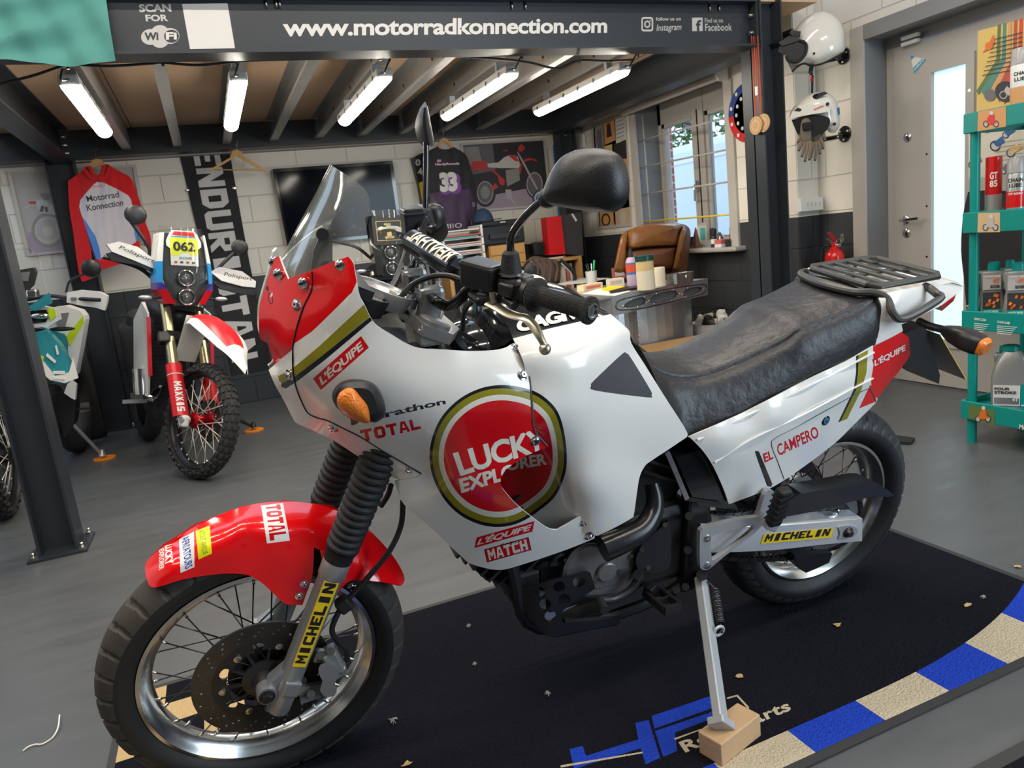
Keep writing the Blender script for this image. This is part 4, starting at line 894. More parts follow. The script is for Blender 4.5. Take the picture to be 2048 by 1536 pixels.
def grip(p0, p1, nm='grip'):
    d = (p1-p0); L = d.length; d.normalize(); b = MB(); prof = [(0, .030), (.004, .031), (.007, .029), (.012, .018), (.02, .0165)]
    n = 26
    for k in range(n): t = .022+(L-.034)*k/(n-1); prof += [(t, .0170), (t+.0015, .0163)]
    prof += [(L-.008, .023), (L-.002, .0235), (L, .021), (L+.002, .013), (L-.006, .012), (L-.006, 0)]
    b.lathe(p0, d, prof, GRIP, 28); o = hp(b, nm, hbar); b = MB(); b.lathe(p0+d*(L+.001), d, [(0, .0135), (.003, .0135), (.003, .0108), (0, .0108)], CHROME, 24); hp(b, 'bar_end', o)
g0, g1 = B(1070, 590, .305), B(1183, 622, .418); grip(g0, g1)
grip(V((1.005, -.305, 1.190)), eR)
# controls, left
def cubic(b, c, size, m, ax, up=(0, 0, 1), bev=.004):
    ax = V(ax).normalized(); up = V(up); up = (up-ax*up.dot(ax)).normalized(); sd = up.cross(ax); M = Matrix((sd, ax, up)).transposed(); b.box(c, size, m, M, bev)
gax = (g1-g0).normalized()
b = MB(); cubic(b, B(968, 549, .215), (.048, .082, .050), INN, gax, bev=.006); cubic(b, B(968, 530, .215), (.050, .084, .007), BLACKP, gax, bev=.002); res = hp(b, 'clutch_master_cylinder', hbar)
b = MB(); cubic(b, B(1032, 578, .268), (.050, .052, .046), INN, gax, bev=.008); b.lathe(g0-gax*.03, gax, [(0, .026), (.026, .028), (.028, .024)], INN, 28); cubic(b, B(1012, 580, .285), (.012, .03, .022), BLACKP, gax, bev=.003); cubic(b, B(1046, 556, .275), (.03, .03, .012), BLACKP, gax, bev=.004); b.cyl(B(1010, 598, .27), B(1030, 612, .30), .008, BLACKP); hp(b, 'switch_housing', hbar)
b = MB(); pv = B(972, 592, .235); b.box(pv+V((0, -.005, -.004)), (.05, .055, .016), INN, bev=.005); b.lathe(pv, (0, 0, 1), [(0, .017), (.006, .017), (.008, .012), (.013, .012), (.015, .008), (.015, 0)], RUB, 20); hp(b, 'lever_perch', hbar)
LEV = mat('champagne_lever', (.58, .53, .40), .3, .9, .05, 20)
b = MB(); lp = [B(965, 600, .24), B(990, 612, .262), B(1015, 626, .285), B(1032, 632, .30), B(1050, 636, .315), B(1066, 650, .33), B(1078, 670, .345), B(1088, 690, .355)]
C = crv(lp, 5); rings = []
for i, p in enumerate(C):
    t = (C[min(i+1, len(C)-1)]-C[max(i-1, 0)]).normalized(); u_ = V((0, 0, 1)); u_ = (u_-t*u_.dot(t)).normalized(); s = t.cross(u_); f = i/(len(C)-1); ww = .0125*(1-f)+.0065*f+.003*math.sin(math.pi*f); hh = .0055
    rings.append([p+s*(ww*math.cos(a))+u_*(hh*math.sin(a)) for a in (2*math.pi*k/12 for k in range(12))])
b.loft(rings, LEV); b.ell(B(1090, 698, .357), (.0105, .0105, .0105), LEV); b.tube([B(968, 612, .245), B(985, 606, .262), B(985, 585, .262)], .006, LEV); hp(b, 'clutch_lever', hbar)
# controls, right
b = MB(); cubic(b, B(827, 447, -.235), (.05, .05, .075), INN, (0, 1, 0), bev=.006); cubic(b, B(825, 425, -.235), (.052, .055, .008), BLACKP, (0, 1, 0), bev=.003); hp(b, 'brake_master_cylinder', hbar)
b = MB(); b.lathe(B(852, 436, -.27), (-.1, -1, 0), [(0, .026), (.04, .027), (.055, .025)], INN, 24); b.ell(B(868, 435, -.30), (.03, .02, .034), INN, 16, 10); hp(b, 'throttle_housing', hbar)
b = MB(); b.tube([B(806, 474, -.25), B(800, 462, -.28), B(790, 458, -.31), B(776, 458, -.35), B(766, 462, -.375)], [.008, .007], LEV); b.ell(B(763, 462, -.382), (.011, .011, .011), LEV); b.seg(B(815, 470, -.24), B(800, 466, -.27), .02, .012, CHROME); hp(b, 'brake_lever', hbar)
b = MB(); b.tube([B(818, 478, -.235), B(812, 510, -.20), B(795, 556, -.11), B(778, 588, -.05)], .0085, BLACKP, 10); b.tube([B(780, 622, .03), B(806, 588, .05), B(830, 566, .08), B(868, 552, .12), B(900, 552, .14), B(925, 560, .16)], .0055, BLACKP, 8); b.tube([B(850, 520, -.12), B(858, 550, -.08), B(862, 580, -.03)], .004, BLACKP, 8); b.tube([B(866, 520, -.14), B(880, 560, -.08), B(884, 585, -.04)], .004, BLACKP, 8); b.tube([B(960, 590, .22), B(930, 620, .16), B(925, 660, .12)], .005, BLACKP, 8); hp(b, 'control_cable', hbar)
b = MB(); c = B(810, 585, .03); b.lathe(c-V((0, 0, .03)), (-.3, 0, 1), [(0, .020), (.022, .022), (.024, .016), (.03, .016)], CHROME, 24); cubic(b, c+V((-.012, 0, .018)), (.012, .03, .036), BLACKP, (0, 1, 0), bev=.005); hp(b, 'ignition_key')
b = MB(); c = B(866, 655, .10); b.lathe(c, (-.45, 0, .9), [(0, .03), (.012, .03), (.016, .024), (.018, 0)], BLACKP, 24); b.box(B(858, 668, .105), (.05, .045, .04), SILVER, bev=.008); b.cyl(B(840, 660, .12), B(885, 668, .12), .011, SILVER); hp(b, 'fork_clamp', yoke)
# ---- mirrors
MBK = mat('mirror_shell', (.015, .015, .016), .40, 0, .06, 60, bump=.12, bs=380)
def mirror(stem, outline_px, v0, bulge, glass_n, nm):
    b = MB(); b.tube(stem, .0068, BLACKG, 12, 6); b.lathe(stem[0]-V((0, 0, .03)), (0, 0, 1), [(0, .020), (.035, .0145), (.04, .009)], RUB, 20); b.lathe(stem[0]-V((0, 0, .032)), (0, 0, 1), [(0, .0225), (.004, .0225)], STEELB, 20); o = hp(b, nm); return o
stL = [B(1021, 512, .262), B(1021, 485, .265), B(1026, 465, .275), B(1046, 438, .30), B(1072, 412, .33), B(1094, 394, .355)]
m1 = mirror(stL, None, 0, 0, 0, 'mirror')
ML = crv2([(1096, 392), (1101, 370), (1112, 345), (1130, 317), (1150, 303), (1175, 297), (1205, 298), (1232, 306), (1248, 322), (1257, 350), (1259, 380), (1254, 402), (1238, 420), (1222, 425), (1180, 422), (1140, 416), (1112, 411), (1100, 402)], 4, True, 100)
cx_, cy_ = 1182, 362; b = MB(); rings = []
mv0 = .42
ctr = B(cx_, cy_, mv0); tow = ((BMI @ EYE)-ctr).normalized(); bn = V((.80, .55, .12)).normalized()
def mpt(x, y, k):
    e = BMI @ EYE; q = B(x, y, mv0); d = (q-e).normalized(); t = (ctr-e).dot(bn)/d.dot(bn); return e+d*t
rim_ = [mpt(x, y, 0) for x, y in ML]; cc = sum(rim_, V())/len(rim_)
for s, dd in ((1.0, 0), (.985, .012), (.93, .024), (.80, .036), (.55, .046), (.25, .050), (.02, .051)): rings.append([cc+(q-cc)*s+bn*dd for q in rim_])
sgn = 1 if bn.dot(tow) > 0 else -1
if sgn < 0: rings = [[cc+(q-cc)*s-bn*dd for q in rim_] for s, dd in ((1.0, 0), (.985, .012), (.93, .024), (.80, .036), (.55, .046), (.25, .050), (.02, .051))]
b.loft(rings, MBK, cap=(False, True)); b.ell(B(1096, 396, .36), (.016, .016, .016), MBK); hp(b, 'mirror_housing', m1)
b = MB(); b.loft([[cc+(q-cc)*.97+bn*(.004*sgn) for q in rim_], [cc+(q-cc)*.96-bn*(.003*sgn) for q in rim_]], mat('mirror_glass', (.8, .8, .8), .02, 1, 0)); hp(b, 'mirror_glass', m1)
stR = [B(851, 424, -.262), B(851, 390, -.268), B(852, 330, -.29), B(852, 285, -.305)]
m2 = mirror(stR, None, 0, 0, 0, 'mirror')
b = MB(); rr = []
MR = [(850, 203, .004, .012), (846, 212, .02, .03), (838, 232, .034, .045), (833, 255, .036, .05), (836, 275, .03, .045), (844, 288, .02, .03), (850, 296, .012, .012)]
prof = [((850, 203), (852, 205)), ((840, 216), (856, 214)), ((832, 236), (860, 235)), ((829, 255), (864, 256)), ((832, 272), (868, 276)), ((838, 284), (869, 292)), ((845, 292), (860, 291))]
for (a, c) in prof:
    pa, pc = B(*a, -.34), B(*c, -.30); mid = (pa+pc)/2; h_ = (pc-pa)/2; vd = (mid-(BMI @ EYE)).normalized(); w_ = vd*(.075 if a[1] not in (203, 292) else .025)
    rr.append([mid+h_*math.cos(t)+w_*math.sin(t)+vd*.05 for t in (2*math.pi*k/16 for k in range(16))])
b.loft(rr, MBK); hp(b, 'mirror_housing', m2)
# ---- wheels (built around the origin, axle along +y, x forward, z up)
def wheel(root, name, X, R, W, rr, rw, spokes, rubber, tread, rim, hubm, spk, groove, hubr=.035, hubw=.075, knob=None, only_near=False, spoke_r=.0018):
    """X maps wheel space to the parent's space; rim is the part, tyre, hub and spokes its sub-parts"""
    T = lambda p: X @ V(p)
    b = MB(); n = 96; prof = [(rr, rw), (rr+.004, rw+.004), (rr-.004, rw+.005), (rr-.010, rw-.002), (rr-.016, rw-.010), (rr-.026, rw*.45), (rr-.030, 0), (rr-.026, -rw*.45), (rr-.016, -rw+.010), (rr-.010, -rw+.002), (rr-.004, -rw-.005), (rr+.004, -rw-.004), (rr, -rw)]
    b.loft([[T((r*math.cos(2*math.pi*i/n), y, r*math.sin(2*math.pi*i/n))) for i in range(n)][::-1] for r, y in prof], rim, loop=True); o = hp(b, name, root)
    # tyre carcass with carved tread
    b = MB(); na, hW = (480 if groove else 160), W/2; K = 26; A = []
    rb = rr+.003; H = R-rb
    P = []
    for k in range(K+1):
        s = -1+2*k/K
        a = s*2.15; y = hW*math.sin(min(abs(a), math.pi/2))*(1 if a > 0 else -1) if abs(a) <= math.pi/2 else hW*(1-.38*((abs(a)-math.pi/2)/.58)**1.6)*(1 if a > 0 else -1)
        cr = hW*.92
        r = R-cr+cr*math.cos(a) if abs(a) <= math.pi/2 else R-cr-(H-cr)*((abs(a)-math.pi/2)/.58)
        P.append((r, y, a))
    rings = []; vs = []; fs = []; ms = []
    for i in range(na):
        th = 2*math.pi*i/na
        for r, y, a in P:
            g = groove(th, a) if groove else 0
            vs.append(T(((r-.007*g)*math.cos(th), y, (r-.007*g)*math.sin(th))))
    M_ = K+1
    for i in range(na):
        j = (i+1) % na
        for k in range(K): fs.append((i*M_+k, i*M_+k+1, j*M_+k+1, j*M_+k)); ms.append(abs(P[k][2]+P[k+1][2])/2 < 1.25)
    off = b.add(vs, fs, rubber, True); kt = b.mi(tread)
    for q, c in enumerate(ms):
        if c: b.m[q] = kt
    if knob: knob(b, T, R, hW)
    hp(b, 'tyre', o)
    b = MB(); b.lathe(T((0, -hubw, 0)), (X.to_3x3() @ V((0, 1, 0))), [(0, .022), (.01, hubr*1.35), (.016, hubr*1.35), (.022, hubr), (2*hubw-.022, hubr), (2*hubw-.016, hubr*1.35), (2*hubw-.01, hubr*1.35), (2*hubw, .022)], hubm, 28); hp(b, 'hub', o)
    for i in range(spokes):
        sd = 1 if i % 2 else -1; grp = (i//2) % 2; a0 = 2*math.pi*(i+.5)/spokes; a1 = a0+(.62 if grp else -.62)
        p = T((hubr*1.2*math.cos(a1), sd*(hubw-.012), hubr*1.2*math.sin(a1))); q = T(((rr-.024)*math.cos(a0), sd*.006, (rr-.024)*math.sin(a0)))
        b = MB(); b.cyl(p, q, spoke_r, spk, n=6); d = (p-q).normalized(); b.cyl(q-d*.006, q+d*.014, spoke_r*1.9, spk if spoke_r > .0019 else STEELB, n=6); hp(b, 'spoke', o)
    return o
SPK = mat('dark_spoke', (.10, .095, .09), .35, .9, .05, 40)
def gr_front(th, a):
    if abs(a) > 1.3: return 0
    u = (th/(2*math.pi)*34) % 1; c = .5+.22*math.sin(abs(a)*2.0)*(1 if a > 0 else 1)+.12*a
    d = abs(((u-c+.5) % 1)-.5); g = 1.0 if d < .085 else 0
    if .34 < abs(a) < .46 and (int(th/(2*math.pi)*34) % 2 == (a > 0)): g = max(g, .8)
    if abs(a) > 1.05 and abs(((u-c) % 1)-.5) < .03: g = max(g, .6)
    return g
def gr_rear(th, a):
    if abs(a) > 1.25: return 0
    u = (th/(2*math.pi)*44+.9*abs(a)) % 1; g = 1.0 if u < .22 and abs(a) > .12 else 0
    if abs(abs(a)-.10) < .05: g = max(g, .8)
    return g
TREAD2 = mat('road_tread', (.042, .042, .044), .48, 0, .08, 12)
XF = SROT @ Matrix.Translation(FAX0)
fw = wheel(HERO, 'front_wheel', XF, .331, .106, .250, .034, 36, TYRE, TYREW, RIMM, DARKMET, SPK, gr_front)
DISC = mat('brake_disc_steel', (.10, .095, .085), .34, .85, .10, 30); DISC2 = mat('disc_carrier', (.055, .052, .048), .45, .7, .08, 30)
def disc(parent, X, R, r0, y, holes, nm='brake_disc'):
    b = MB(); ym = y; pts = []; n = 96
    ol = [(R*math.cos(2*math.pi*i/n), R*math.sin(2*math.pi*i/n)) for i in range(n)]; inn = [(r0*math.cos(2*math.pi*i/n), r0*math.sin(2*math.pi*i/n)) for i in range(n)]
    hs = [inn]
    for k in range(holes):
        a = 2*math.pi*k/holes
        for q, rr_ in ((0, R*.80), (1, R*.865), (2, R*.93)): hs.append([(rr_*math.cos(a+.07*q)+.0033*math.cos(t), rr_*math.sin(a+.07*q)+.0033*math.sin(t)) for t in (2*math.pi*j/8 for j in range(8))])
    for k in range(6):
        a = 2*math.pi*(k+.5)/6
        hs.append([((R*.585+(.010 if 1 else 0)*math.cos(t))*math.cos(a+.13*math.sin(t)*1.3), (R*.585+.012*math.cos(t))*math.sin(a+.13*math.sin(t)*1.3)) for t in (2*math.pi*j/16 for j in range(16))])
    P, Tt, Ms = cdt(ol, [([[(R*.73*math.cos(2*math.pi*i/n), R*.73*math.sin(2*math.pi*i/n)) for i in range(n)]], DISC2)], DISC, R/9, hs)
    sheet(b, [X @ V((x, y, z)) for x, z in P], [t[::-1] for t in Tt], Ms, .005, DISC2); o = hp(b, nm, parent)
    for k in range(6):
        a = 2*math.pi*k/6; c = X @ V((R*.585*math.cos(a), y, R*.585*math.sin(a))); b = MB(); b.lathe(c, X.to_3x3() @ V((0, 1, 0)), [(0, .0085), (.003, .0085), (.004, .006), (.004, .003)], STEELB, 14); hp(b, 'disc_bolt', parent)
    return o
disc(fw, XF, .1485, .078, .064, 20)
b = MB(); 
for k in range(10):
    a = 2*math.pi*k/10; b.seg(XF @ V((.03*math.cos(a), .058, .03*math.sin(a))), XF @ V((.072*math.cos(a), .050, .072*math.sin(a))), .006, .02, BLACKP, up=(0, 1, 0))
b.lathe(XF @ V((0, .04, 0)), XF.to_3x3() @ V((0, 1, 0)), [(0, .074), (.008, .074), (.008, .03), (.03, .03), (.05, .022), (.05, 0)], BLACKP, 36); hp(b, 'hub_carrier', fw)
# ---- forks
FRK = mat('fork_silver', (.36, .365, .37), .36, .55, .05, 40)
LEG0 = FAX0-SF*BLEAD
def lp_(v, s, f=0.0): return SROT @ (LEG0+SA*s+SF*f+V((0, v, 0)))
for v in (.098, -.098):
    b = MB(); b.lathe(lp_(v, -.050), (SROT.to_3x3() @ SA), [(0, .010), (.0, .0235), (.006, .0255), (.05, .0265), (.12, .0255), (.345, .0265), (.35, .0295), (.385, .030), (.39, .028), (.40, .027)], FRK, 36)
    ay = lp_(v+.022*(1 if v > 0 else -1), .0, BLEAD); ai = lp_(v-.03*(1 if v > 0 else -1), .0, BLEAD)
    b.cyl(ai, ay, .021, FRK, n=24); b.loft([[lp_(v+y, .0+s, f) for s, f in ((-.022, -.012), (-.012, BLEAD), (.016, BLEAD+.008), (.075, .014), (.02, -.012))] for y in (-.018, .014)], FRK, smooth=False)
    o = hp(b, 'fork_leg'); b = MB(); sg = 1 if v > 0 else -1
    b.lathe(ay-V((0, .002*sg, 0)), (SROT.to_3x3() @ V((0, sg, 0))), [(0, .017), (.004, .017), (.005, .014)], DARKMET, 24); b.lathe(ay+V((0, .002*sg, 0)), (SROT.to_3x3() @ V((0, sg, 0))), [(0, .0125), (.007, .012), (.008, .010), (.008, 0)], DARKMET, 6, smooth=False); hp(b, 'axle_nut', o)
    prof = [(0, .030), (.022, .0310), (.026, .034)]; s0 = .026; n = 15; L = .25
    for k in range(n):
        t = s0+L*k/n; g = .034+.0035*k/n; prof += [(t, g-.004), (t+L/n*.35, g+.002), (t+L/n*.65, g+.002), (t+L/n*.98, g-.004)]
    prof += [(s0+L+.004, .037), (s0+L+.03, .037)]
    b = MB(); b.lathe(lp_(v, .337), (SROT.to_3x3() @ SA), prof, RUB, 30); hp(b, 'fork_gaiter', o)
    b = MB(); b.cyl(lp_(v, .5), lp_(v, .79), .021, CHROME); hp(b, 'fork_tube', o)
    if v > 0:
        # printed strip on the slider and cast badge
        ax = SROT.to_3x3() @ SA; e = BMI @ EYE
        h = homog(((0, 0), (1, 0), (1, 1), (0, 1)), ((584, 1333), (611, 1335), (685, 1150), (654, 1146)))
        def on_leg(px, py, lift=.0006):
            c0 = lp_(v, .1); d = ((BMI.to_3x3() @ ray(px, py))).normalized(); r = .0273+lift
            w_ = e-c0; dd = d-ax*d.dot(ax); ww = w_-ax*w_.dot(ax); A = dd.dot(dd); Bq = 2*dd.dot(ww); Cq = ww.dot(ww)-r*r; D = max(0, Bq*Bq-4*A*Cq)
            return e+d*((-Bq-math.sqrt(D))/(2*A))
        b = MB(); b.grid(lambda u, w_: on_leg(*h(u, w_)), 6, 16, YEL)
        vs, fs, (tw, th) = txt_mesh('#MICHELIN')
        bm = bmesh.new(); bv = [bm.verts.new((x, y, 0)) for x, y in vs]
        for f in fs:
            try: bm.faces.new([bv[i] for i in f])
            except ValueError: pass
        bmesh.ops.subdivide_edges(bm, edges=[q for q in bm.edges if abs(q.verts[0].co.y-q.verts[1].co.y) > th*.25], cuts=2); bmesh.ops.triangulate(bm, faces=bm.faces[:]); bm.verts.index_update()
        b.add([on_leg(*h(.86-.74*q.co.y/th, .04+.88*q.co.x/tw), .0012) for q in bm.verts], [[q.index for q in f.verts] for f in bm.faces], INK); bm.free(); hp(b, 'fork_sticker', o)
        b = MB(); c = on_leg(583, 1378, -.003); tq = (SROT.to_3x3() @ V((0, 1, 0))); b.box(c, (.036, .012, .036), FRK, M=SROT.to_3x3() @ Matrix.Rotation(BRAKE*-1, 3, 'Y'), bev=.003); hp(b, 'cast_badge', o)
# caliper, brake hose
b = MB(); cal = lambda px, py, v: B(px, py, v)
b.loft([[B(x, y, v) for x, y in crv2([(640, 1330), (655, 1326), (672, 1334), (676, 1352), (670, 1366), (674, 1378), (668, 1392), (650, 1393), (640, 1380), (645, 1362), (637, 1346)], 2, True, 90)] for v in (.075, .118)], FRK, smooth=False)
b.seg(B(655, 1300, .09), B(680, 1345, .09), .04, .035, FRK, bev=.006); b.seg(B(628, 1310, .085), B(660, 1312, .085), .02, .03, FRK, bev=.005); b.seg(B(596, 1380, .09), B(645, 1372, .085), .012, .02, FRK); b.seg(B(600, 1398, .09), B(640, 1385, .085), .012, .02, FRK)
for px, py in ((641, 1311), (662, 1303), (686, 1340), (622, 1388)): b.cyl(B(px, py, .08), B(px, py, .108), .009, STEELB, n=12)
hp(b, 'brake_caliper')
b = MB(); b.tube([B(806, 1000, .06), B(802, 1050, .075), B(780, 1100, .085), B(740, 1150, .09), B(706, 1188, .095), B(688, 1206, .10), B(672, 1235, .105), B(664, 1262, .105), B(678, 1285, .10), B(692, 1300, .095), B(694, 1320, .09)], .0062, RUB, 10); b.tube([B(782, 970, .05), B(776, 990, .04), B(762, 1012, .03)], .006, RUB); hp(b, 'brake_hose')
b = MB(); c = B(688, 1208, .098); b.box(c, (.032, .028, .034), BLACKP, M=rotm(0, .5, 0), bev=.006); hp(b, 'hose_clip')
# ---- front mudguard
OUTF = [(290, 1141), (292, 1127), (300, 1115), (322, 1097), (352, 1077), (390, 1054), (440, 1030), (480, 1015), (522, 1006), (570, 1003), (610, 1005), (640, 1011), (670, 1020), (700, 1035), (740, 1062), (775, 1098), (798, 1130), (809, 1155), (807, 1167), (800, 1170), (780, 1166), (740, 1162), (700, 1162), (676, 1185), (655, 1172), (640, 1100), (628, 1095), (625, 1150), (612, 1190), (605, 1210), (572, 1208), (545, 1185), (520, 1163), (495, 1150), (460, 1147), (420, 1150), (370, 1158), (330, 1170), (309, 1175), (297, 1168)]
F_CTRL = [(290, 1141, .005), (300, 1115, -.02), (352, 1077, -.03), (440, 1030, -.035), (522, 1006, -.035), (610, 1005, -.03), (670, 1020, -.02), (740, 1062, -.01), (798, 1130, .0), (809, 1155, .02), (800, 1170, .062), (740, 1162, .072), (700, 1162, .074), (676, 1185, .076), (655, 1172, .078), (690, 1100, .06), (740, 1110, .045), (780, 1140, .035),
    (309, 1175, .060), (330, 1170, .066), (370, 1158, .07), (420, 1150, .072), (460, 1147, .073), (520, 1163, .074), (572, 1208, .076), (605, 1210, .077), (620, 1160, .077), (640, 1100, .074), (560, 1120, .074), (450, 1110, .071), (350, 1135, .062), (320, 1150, .056), (400, 1080, .045), (480, 1050, .045), (560, 1045, .046), (620, 1050, .048), (600, 1085, .066), (500, 1085, .062), (330, 1115, .030), (300, 1145, .030), (440, 1052, .02), (540, 1022, .0), (620, 1022, .005), (350, 1092, .0), (690, 1050, .02)]
fF = tps(F_CTRL)
f_regs = [([[(522, 1011), (566, 1006), (580, 1081), (534, 1087)]], WHITE), (tl('#TOTAL', ((531, 1010), (540, 1083), (575, 1078), (560, 1008)), bold=.055), PRD),
    ([[(391, 1062), (419, 1051), (424, 1107), (397, 1119)]], mat('sticker_yellow', (.85, .80, .01), .3)), (tl('ATOUT AFRIQUE', ((396, 1063), (404, 1110), (416, 1106), (408, 1058)), bold=.01), mat('sticker_green', (.02, .30, .05), .3)),
    ([[(358, 1079), (388, 1063), (389, 1134), (361, 1146)]], WHITE), (tl("AFRI'ATOURS", ((363, 1078), (370, 1140), (386, 1132), (378, 1068)), bold=.03), mat('sticker_blue', (.02, .09, .42), .3)),
    (tl('LUCKY', ((330, 1092), (330, 1133), (347, 1125), (343, 1088)), bold=.04), PC), (tl('EXPLORER', ((318, 1100), (318, 1141), (328, 1137), (328, 1096)), bold=.03), PC)]
# profile surface: crossing the wheel's centre plane, both halves
ol = crv2(OUTF, 4, True, 50)
if area2(ol) < 0: ol = ol[::-1]
Pm, Tm, Mm = cdt(ol, f_regs, PR, 13); vv = fF(Pm)
L3 = [B(p[0], p[1], v) for p, v in zip(Pm, vv)]
b = MB(); sheet(b, L3, [t[::-1] for t in Tm], Mm, .003, PR)
mud = hp(b, 'front_mudguard')
# its far flank, mirrored about the steered wheel plane
IS = SROT.inverted(); b = MB(); far = []
A = [(297, 1130), (322, 1097), (390, 1054), (480, 1015), (570, 1003), (670, 1020), (740, 1062), (798, 1130)]
top_ = [B(x, y, float(fF([(x, y)])[0])) for x, y in A]; rows = []
for p in top_:
    q = IS @ p; dx, dz = q.x-FAX0.x, q.z-FAX0.z; r = math.hypot(dx, dz); d = V((dx/r, 0, dz/r)); rows.append([SROT @ V((FAX0.x+d.x*(r-o_), y, FAX0.z+d.z*(r-o_))) for y, o_ in ((q.y-.003, .004), (min(q.y, -.05), .008), (-.066, .02), (-.074, .05), (-.076, .10))])
P = [p for r in rows for p in r]; F = [(j*5+i, j*5+i+1, (j+1)*5+i+1, (j+1)*5+i) for j in range(len(rows)-1) for i in range(4)]
sheet(b, P, F, [PR]*len(F), .003, PR); hp(b, 'mudguard_flank', mud)
for px, py in ((609, 1168), (599, 1192), (704, 1174)): screw(px, py, fF, .0062, 'mudguard_screw')
# ---- front indicator
b = MB(); p = lambda x, y, v: B(x, y, v)
HOOD = [(660, 790), (664, 776), (676, 763), (695, 757), (720, 757), (742, 764), (755, 778), (764, 800), (768, 820), (762, 834), (748, 843), (738, 842), (700, 838), (668, 812)]
for v, s in ():
    pass
c0 = (716, 800); rings = []
for v, s in ((.165, .80), (.20, .95), (.232, 1.0), (.252, .90), (.262, .62)): rings.append([B(c0[0]+(x-c0[0])*s+(v-.165)*60, c0[1]+(y-c0[1])*s+(v-.165)*30, v) for x, y in crv2(HOOD, 2, True, 100)])
b.loft(rings, BLACKP); ind = hp(b, 'front_indicator')
LN = crv2([(673, 797), (680, 783), (694, 774), (708, 776), (722, 792), (736, 810), (741, 828), (741, 843), (730, 846), (708, 839), (688, 827), (676, 812)], 3, True, 100); c1 = (706, 810); b = MB(); rings = []
for v, s in ((.19, 1.02), (.245, 1.02), (.262, .93), (.271, .7), (.276, .35), (.277, .05)): rings.append([B(c1[0]+(x-c1[0])*s+(v-.262)*40, c1[1]+(y-c1[1])*s+(v-.262)*20, v) for x, y in LN])
b.loft(rings, LENS); hp(b, 'indicator_lens', ind)
b = MB(); b.loft([[V((q.x, -q.y, q.z)) for q in r] for r in rings], LENS); hp(b, 'front_indicator')
# ---- engine, frame, exhaust
CASE = mat('engine_aluminium', (.25, .245, .24), .42, .6, .08, 18); CASED = mat('engine_dark', (.045, .044, .043), .5, .5, .1, 14)
b = MB(); b.box((.72, 0, .42), (.42, .24, .24), CASED, bev=.03); b.box((.86, 0, .55), (.20, .2, .26), CASED, M=rotm(0, .6, 0), bev=.02); b.box((.60, 0, .60), (.18, .18, .30), CASED, M=rotm(0, -.5, 0), bev=.02)
for k in range(7): b.box((.93+.018*k, 0, .50+.022*k-.02), (.22, .23, .007), CASED, M=rotm(0, .65, 0)); b.box((.56-.014*k, 0, .60+.025*k), (.2, .22, .007), CASED, M=rotm(0, -.5, 0))
hp(b, 'engine')
ENG = [(1122, 1150), (1140, 1105), (1175, 1085), (1215, 1090), (1262, 1085), (1290, 1080), (1278, 1110), (1276, 1135), (1262, 1165), (1240, 1188), (1205, 1196), (1165, 1195), (1140, 1182)]
b = MB(); b.loft([[B(1200+(x-1200)*s, 1145+(y-1145)*s, v) for x, y in crv2(ENG, 3, True, 80)] for v, s in ((.10, 1.0), (.142, 1.0), (.15, .96), (.154, .86))], CASE)
cc = B(1212, 1142, .154); b.lathe(cc, (0, 1, 0), [(0, .026), (.006, .026), (.009, .023), (.010, .0)], CASE, 32)
for px, py in ((1196, 1152), (1240, 1143), (1190, 1165), (1262, 1112)): b.cyl(B(px, py, .150), B(px, py, .159), .0055, STEELB, n=10)
for k in range(9): q = B(1195+5*k, 1177-1.3*k, .154); b.box(q, (.004, .003, .005), CASE)
hp(b, 'generator_cover')
b = MB(); b.loft([[B(x, y, v) for x, y in crv2([(1272, 1118), (1284, 1090), (1310, 1066), (1338, 1040), (1342, 1080), (1340, 1130), (1318, 1144), (1290, 1146), (1276, 1138)], 3, True, 80)] for v in (.12, .165, .168)], BLACKP, smooth=False)
for px, py in ((1284, 1099), (1330, 1050), (1297, 1136)): b.cyl(B(px, py, .166), B(px, py, .172), .006, STEELB, n=10)
hp(b, 'sprocket_cover')
EXH = mat('satin_black_pipe', (.012, .012, .014), .26, 0, .06, 14)
b = MB(); b.tube([B(1205, 1097, .185), B(1250, 1078, .185), B(1285, 1058, .18), B(1304, 1030, .165), B(1310, 1000, .15), B(1304, 968, .13)], [.033, .018], EXH, 18, 8); hp(b, 'exhaust_pipe')
b = MB(); b.tube([B(1230, 1195, .13), B(1264, 1180, .135), B(1275, 1155, .14), B(1278, 1150, .15)], .011, BLACKP, 10); b.tube([B(1280, 1147, .175), B(1262, 1178, .185), B(1230, 1197, .19), B(1200, 1201, .195)], .009, BLACKP, 10); b.cyl(B(1199, 1199, .19), B(1210, 1222, .235), .011, RUB, n=14); b.cyl(B(1277, 1150, .16), B(1277, 1150, .19), .013, DARKMET); hp(b, 'gear_lever')
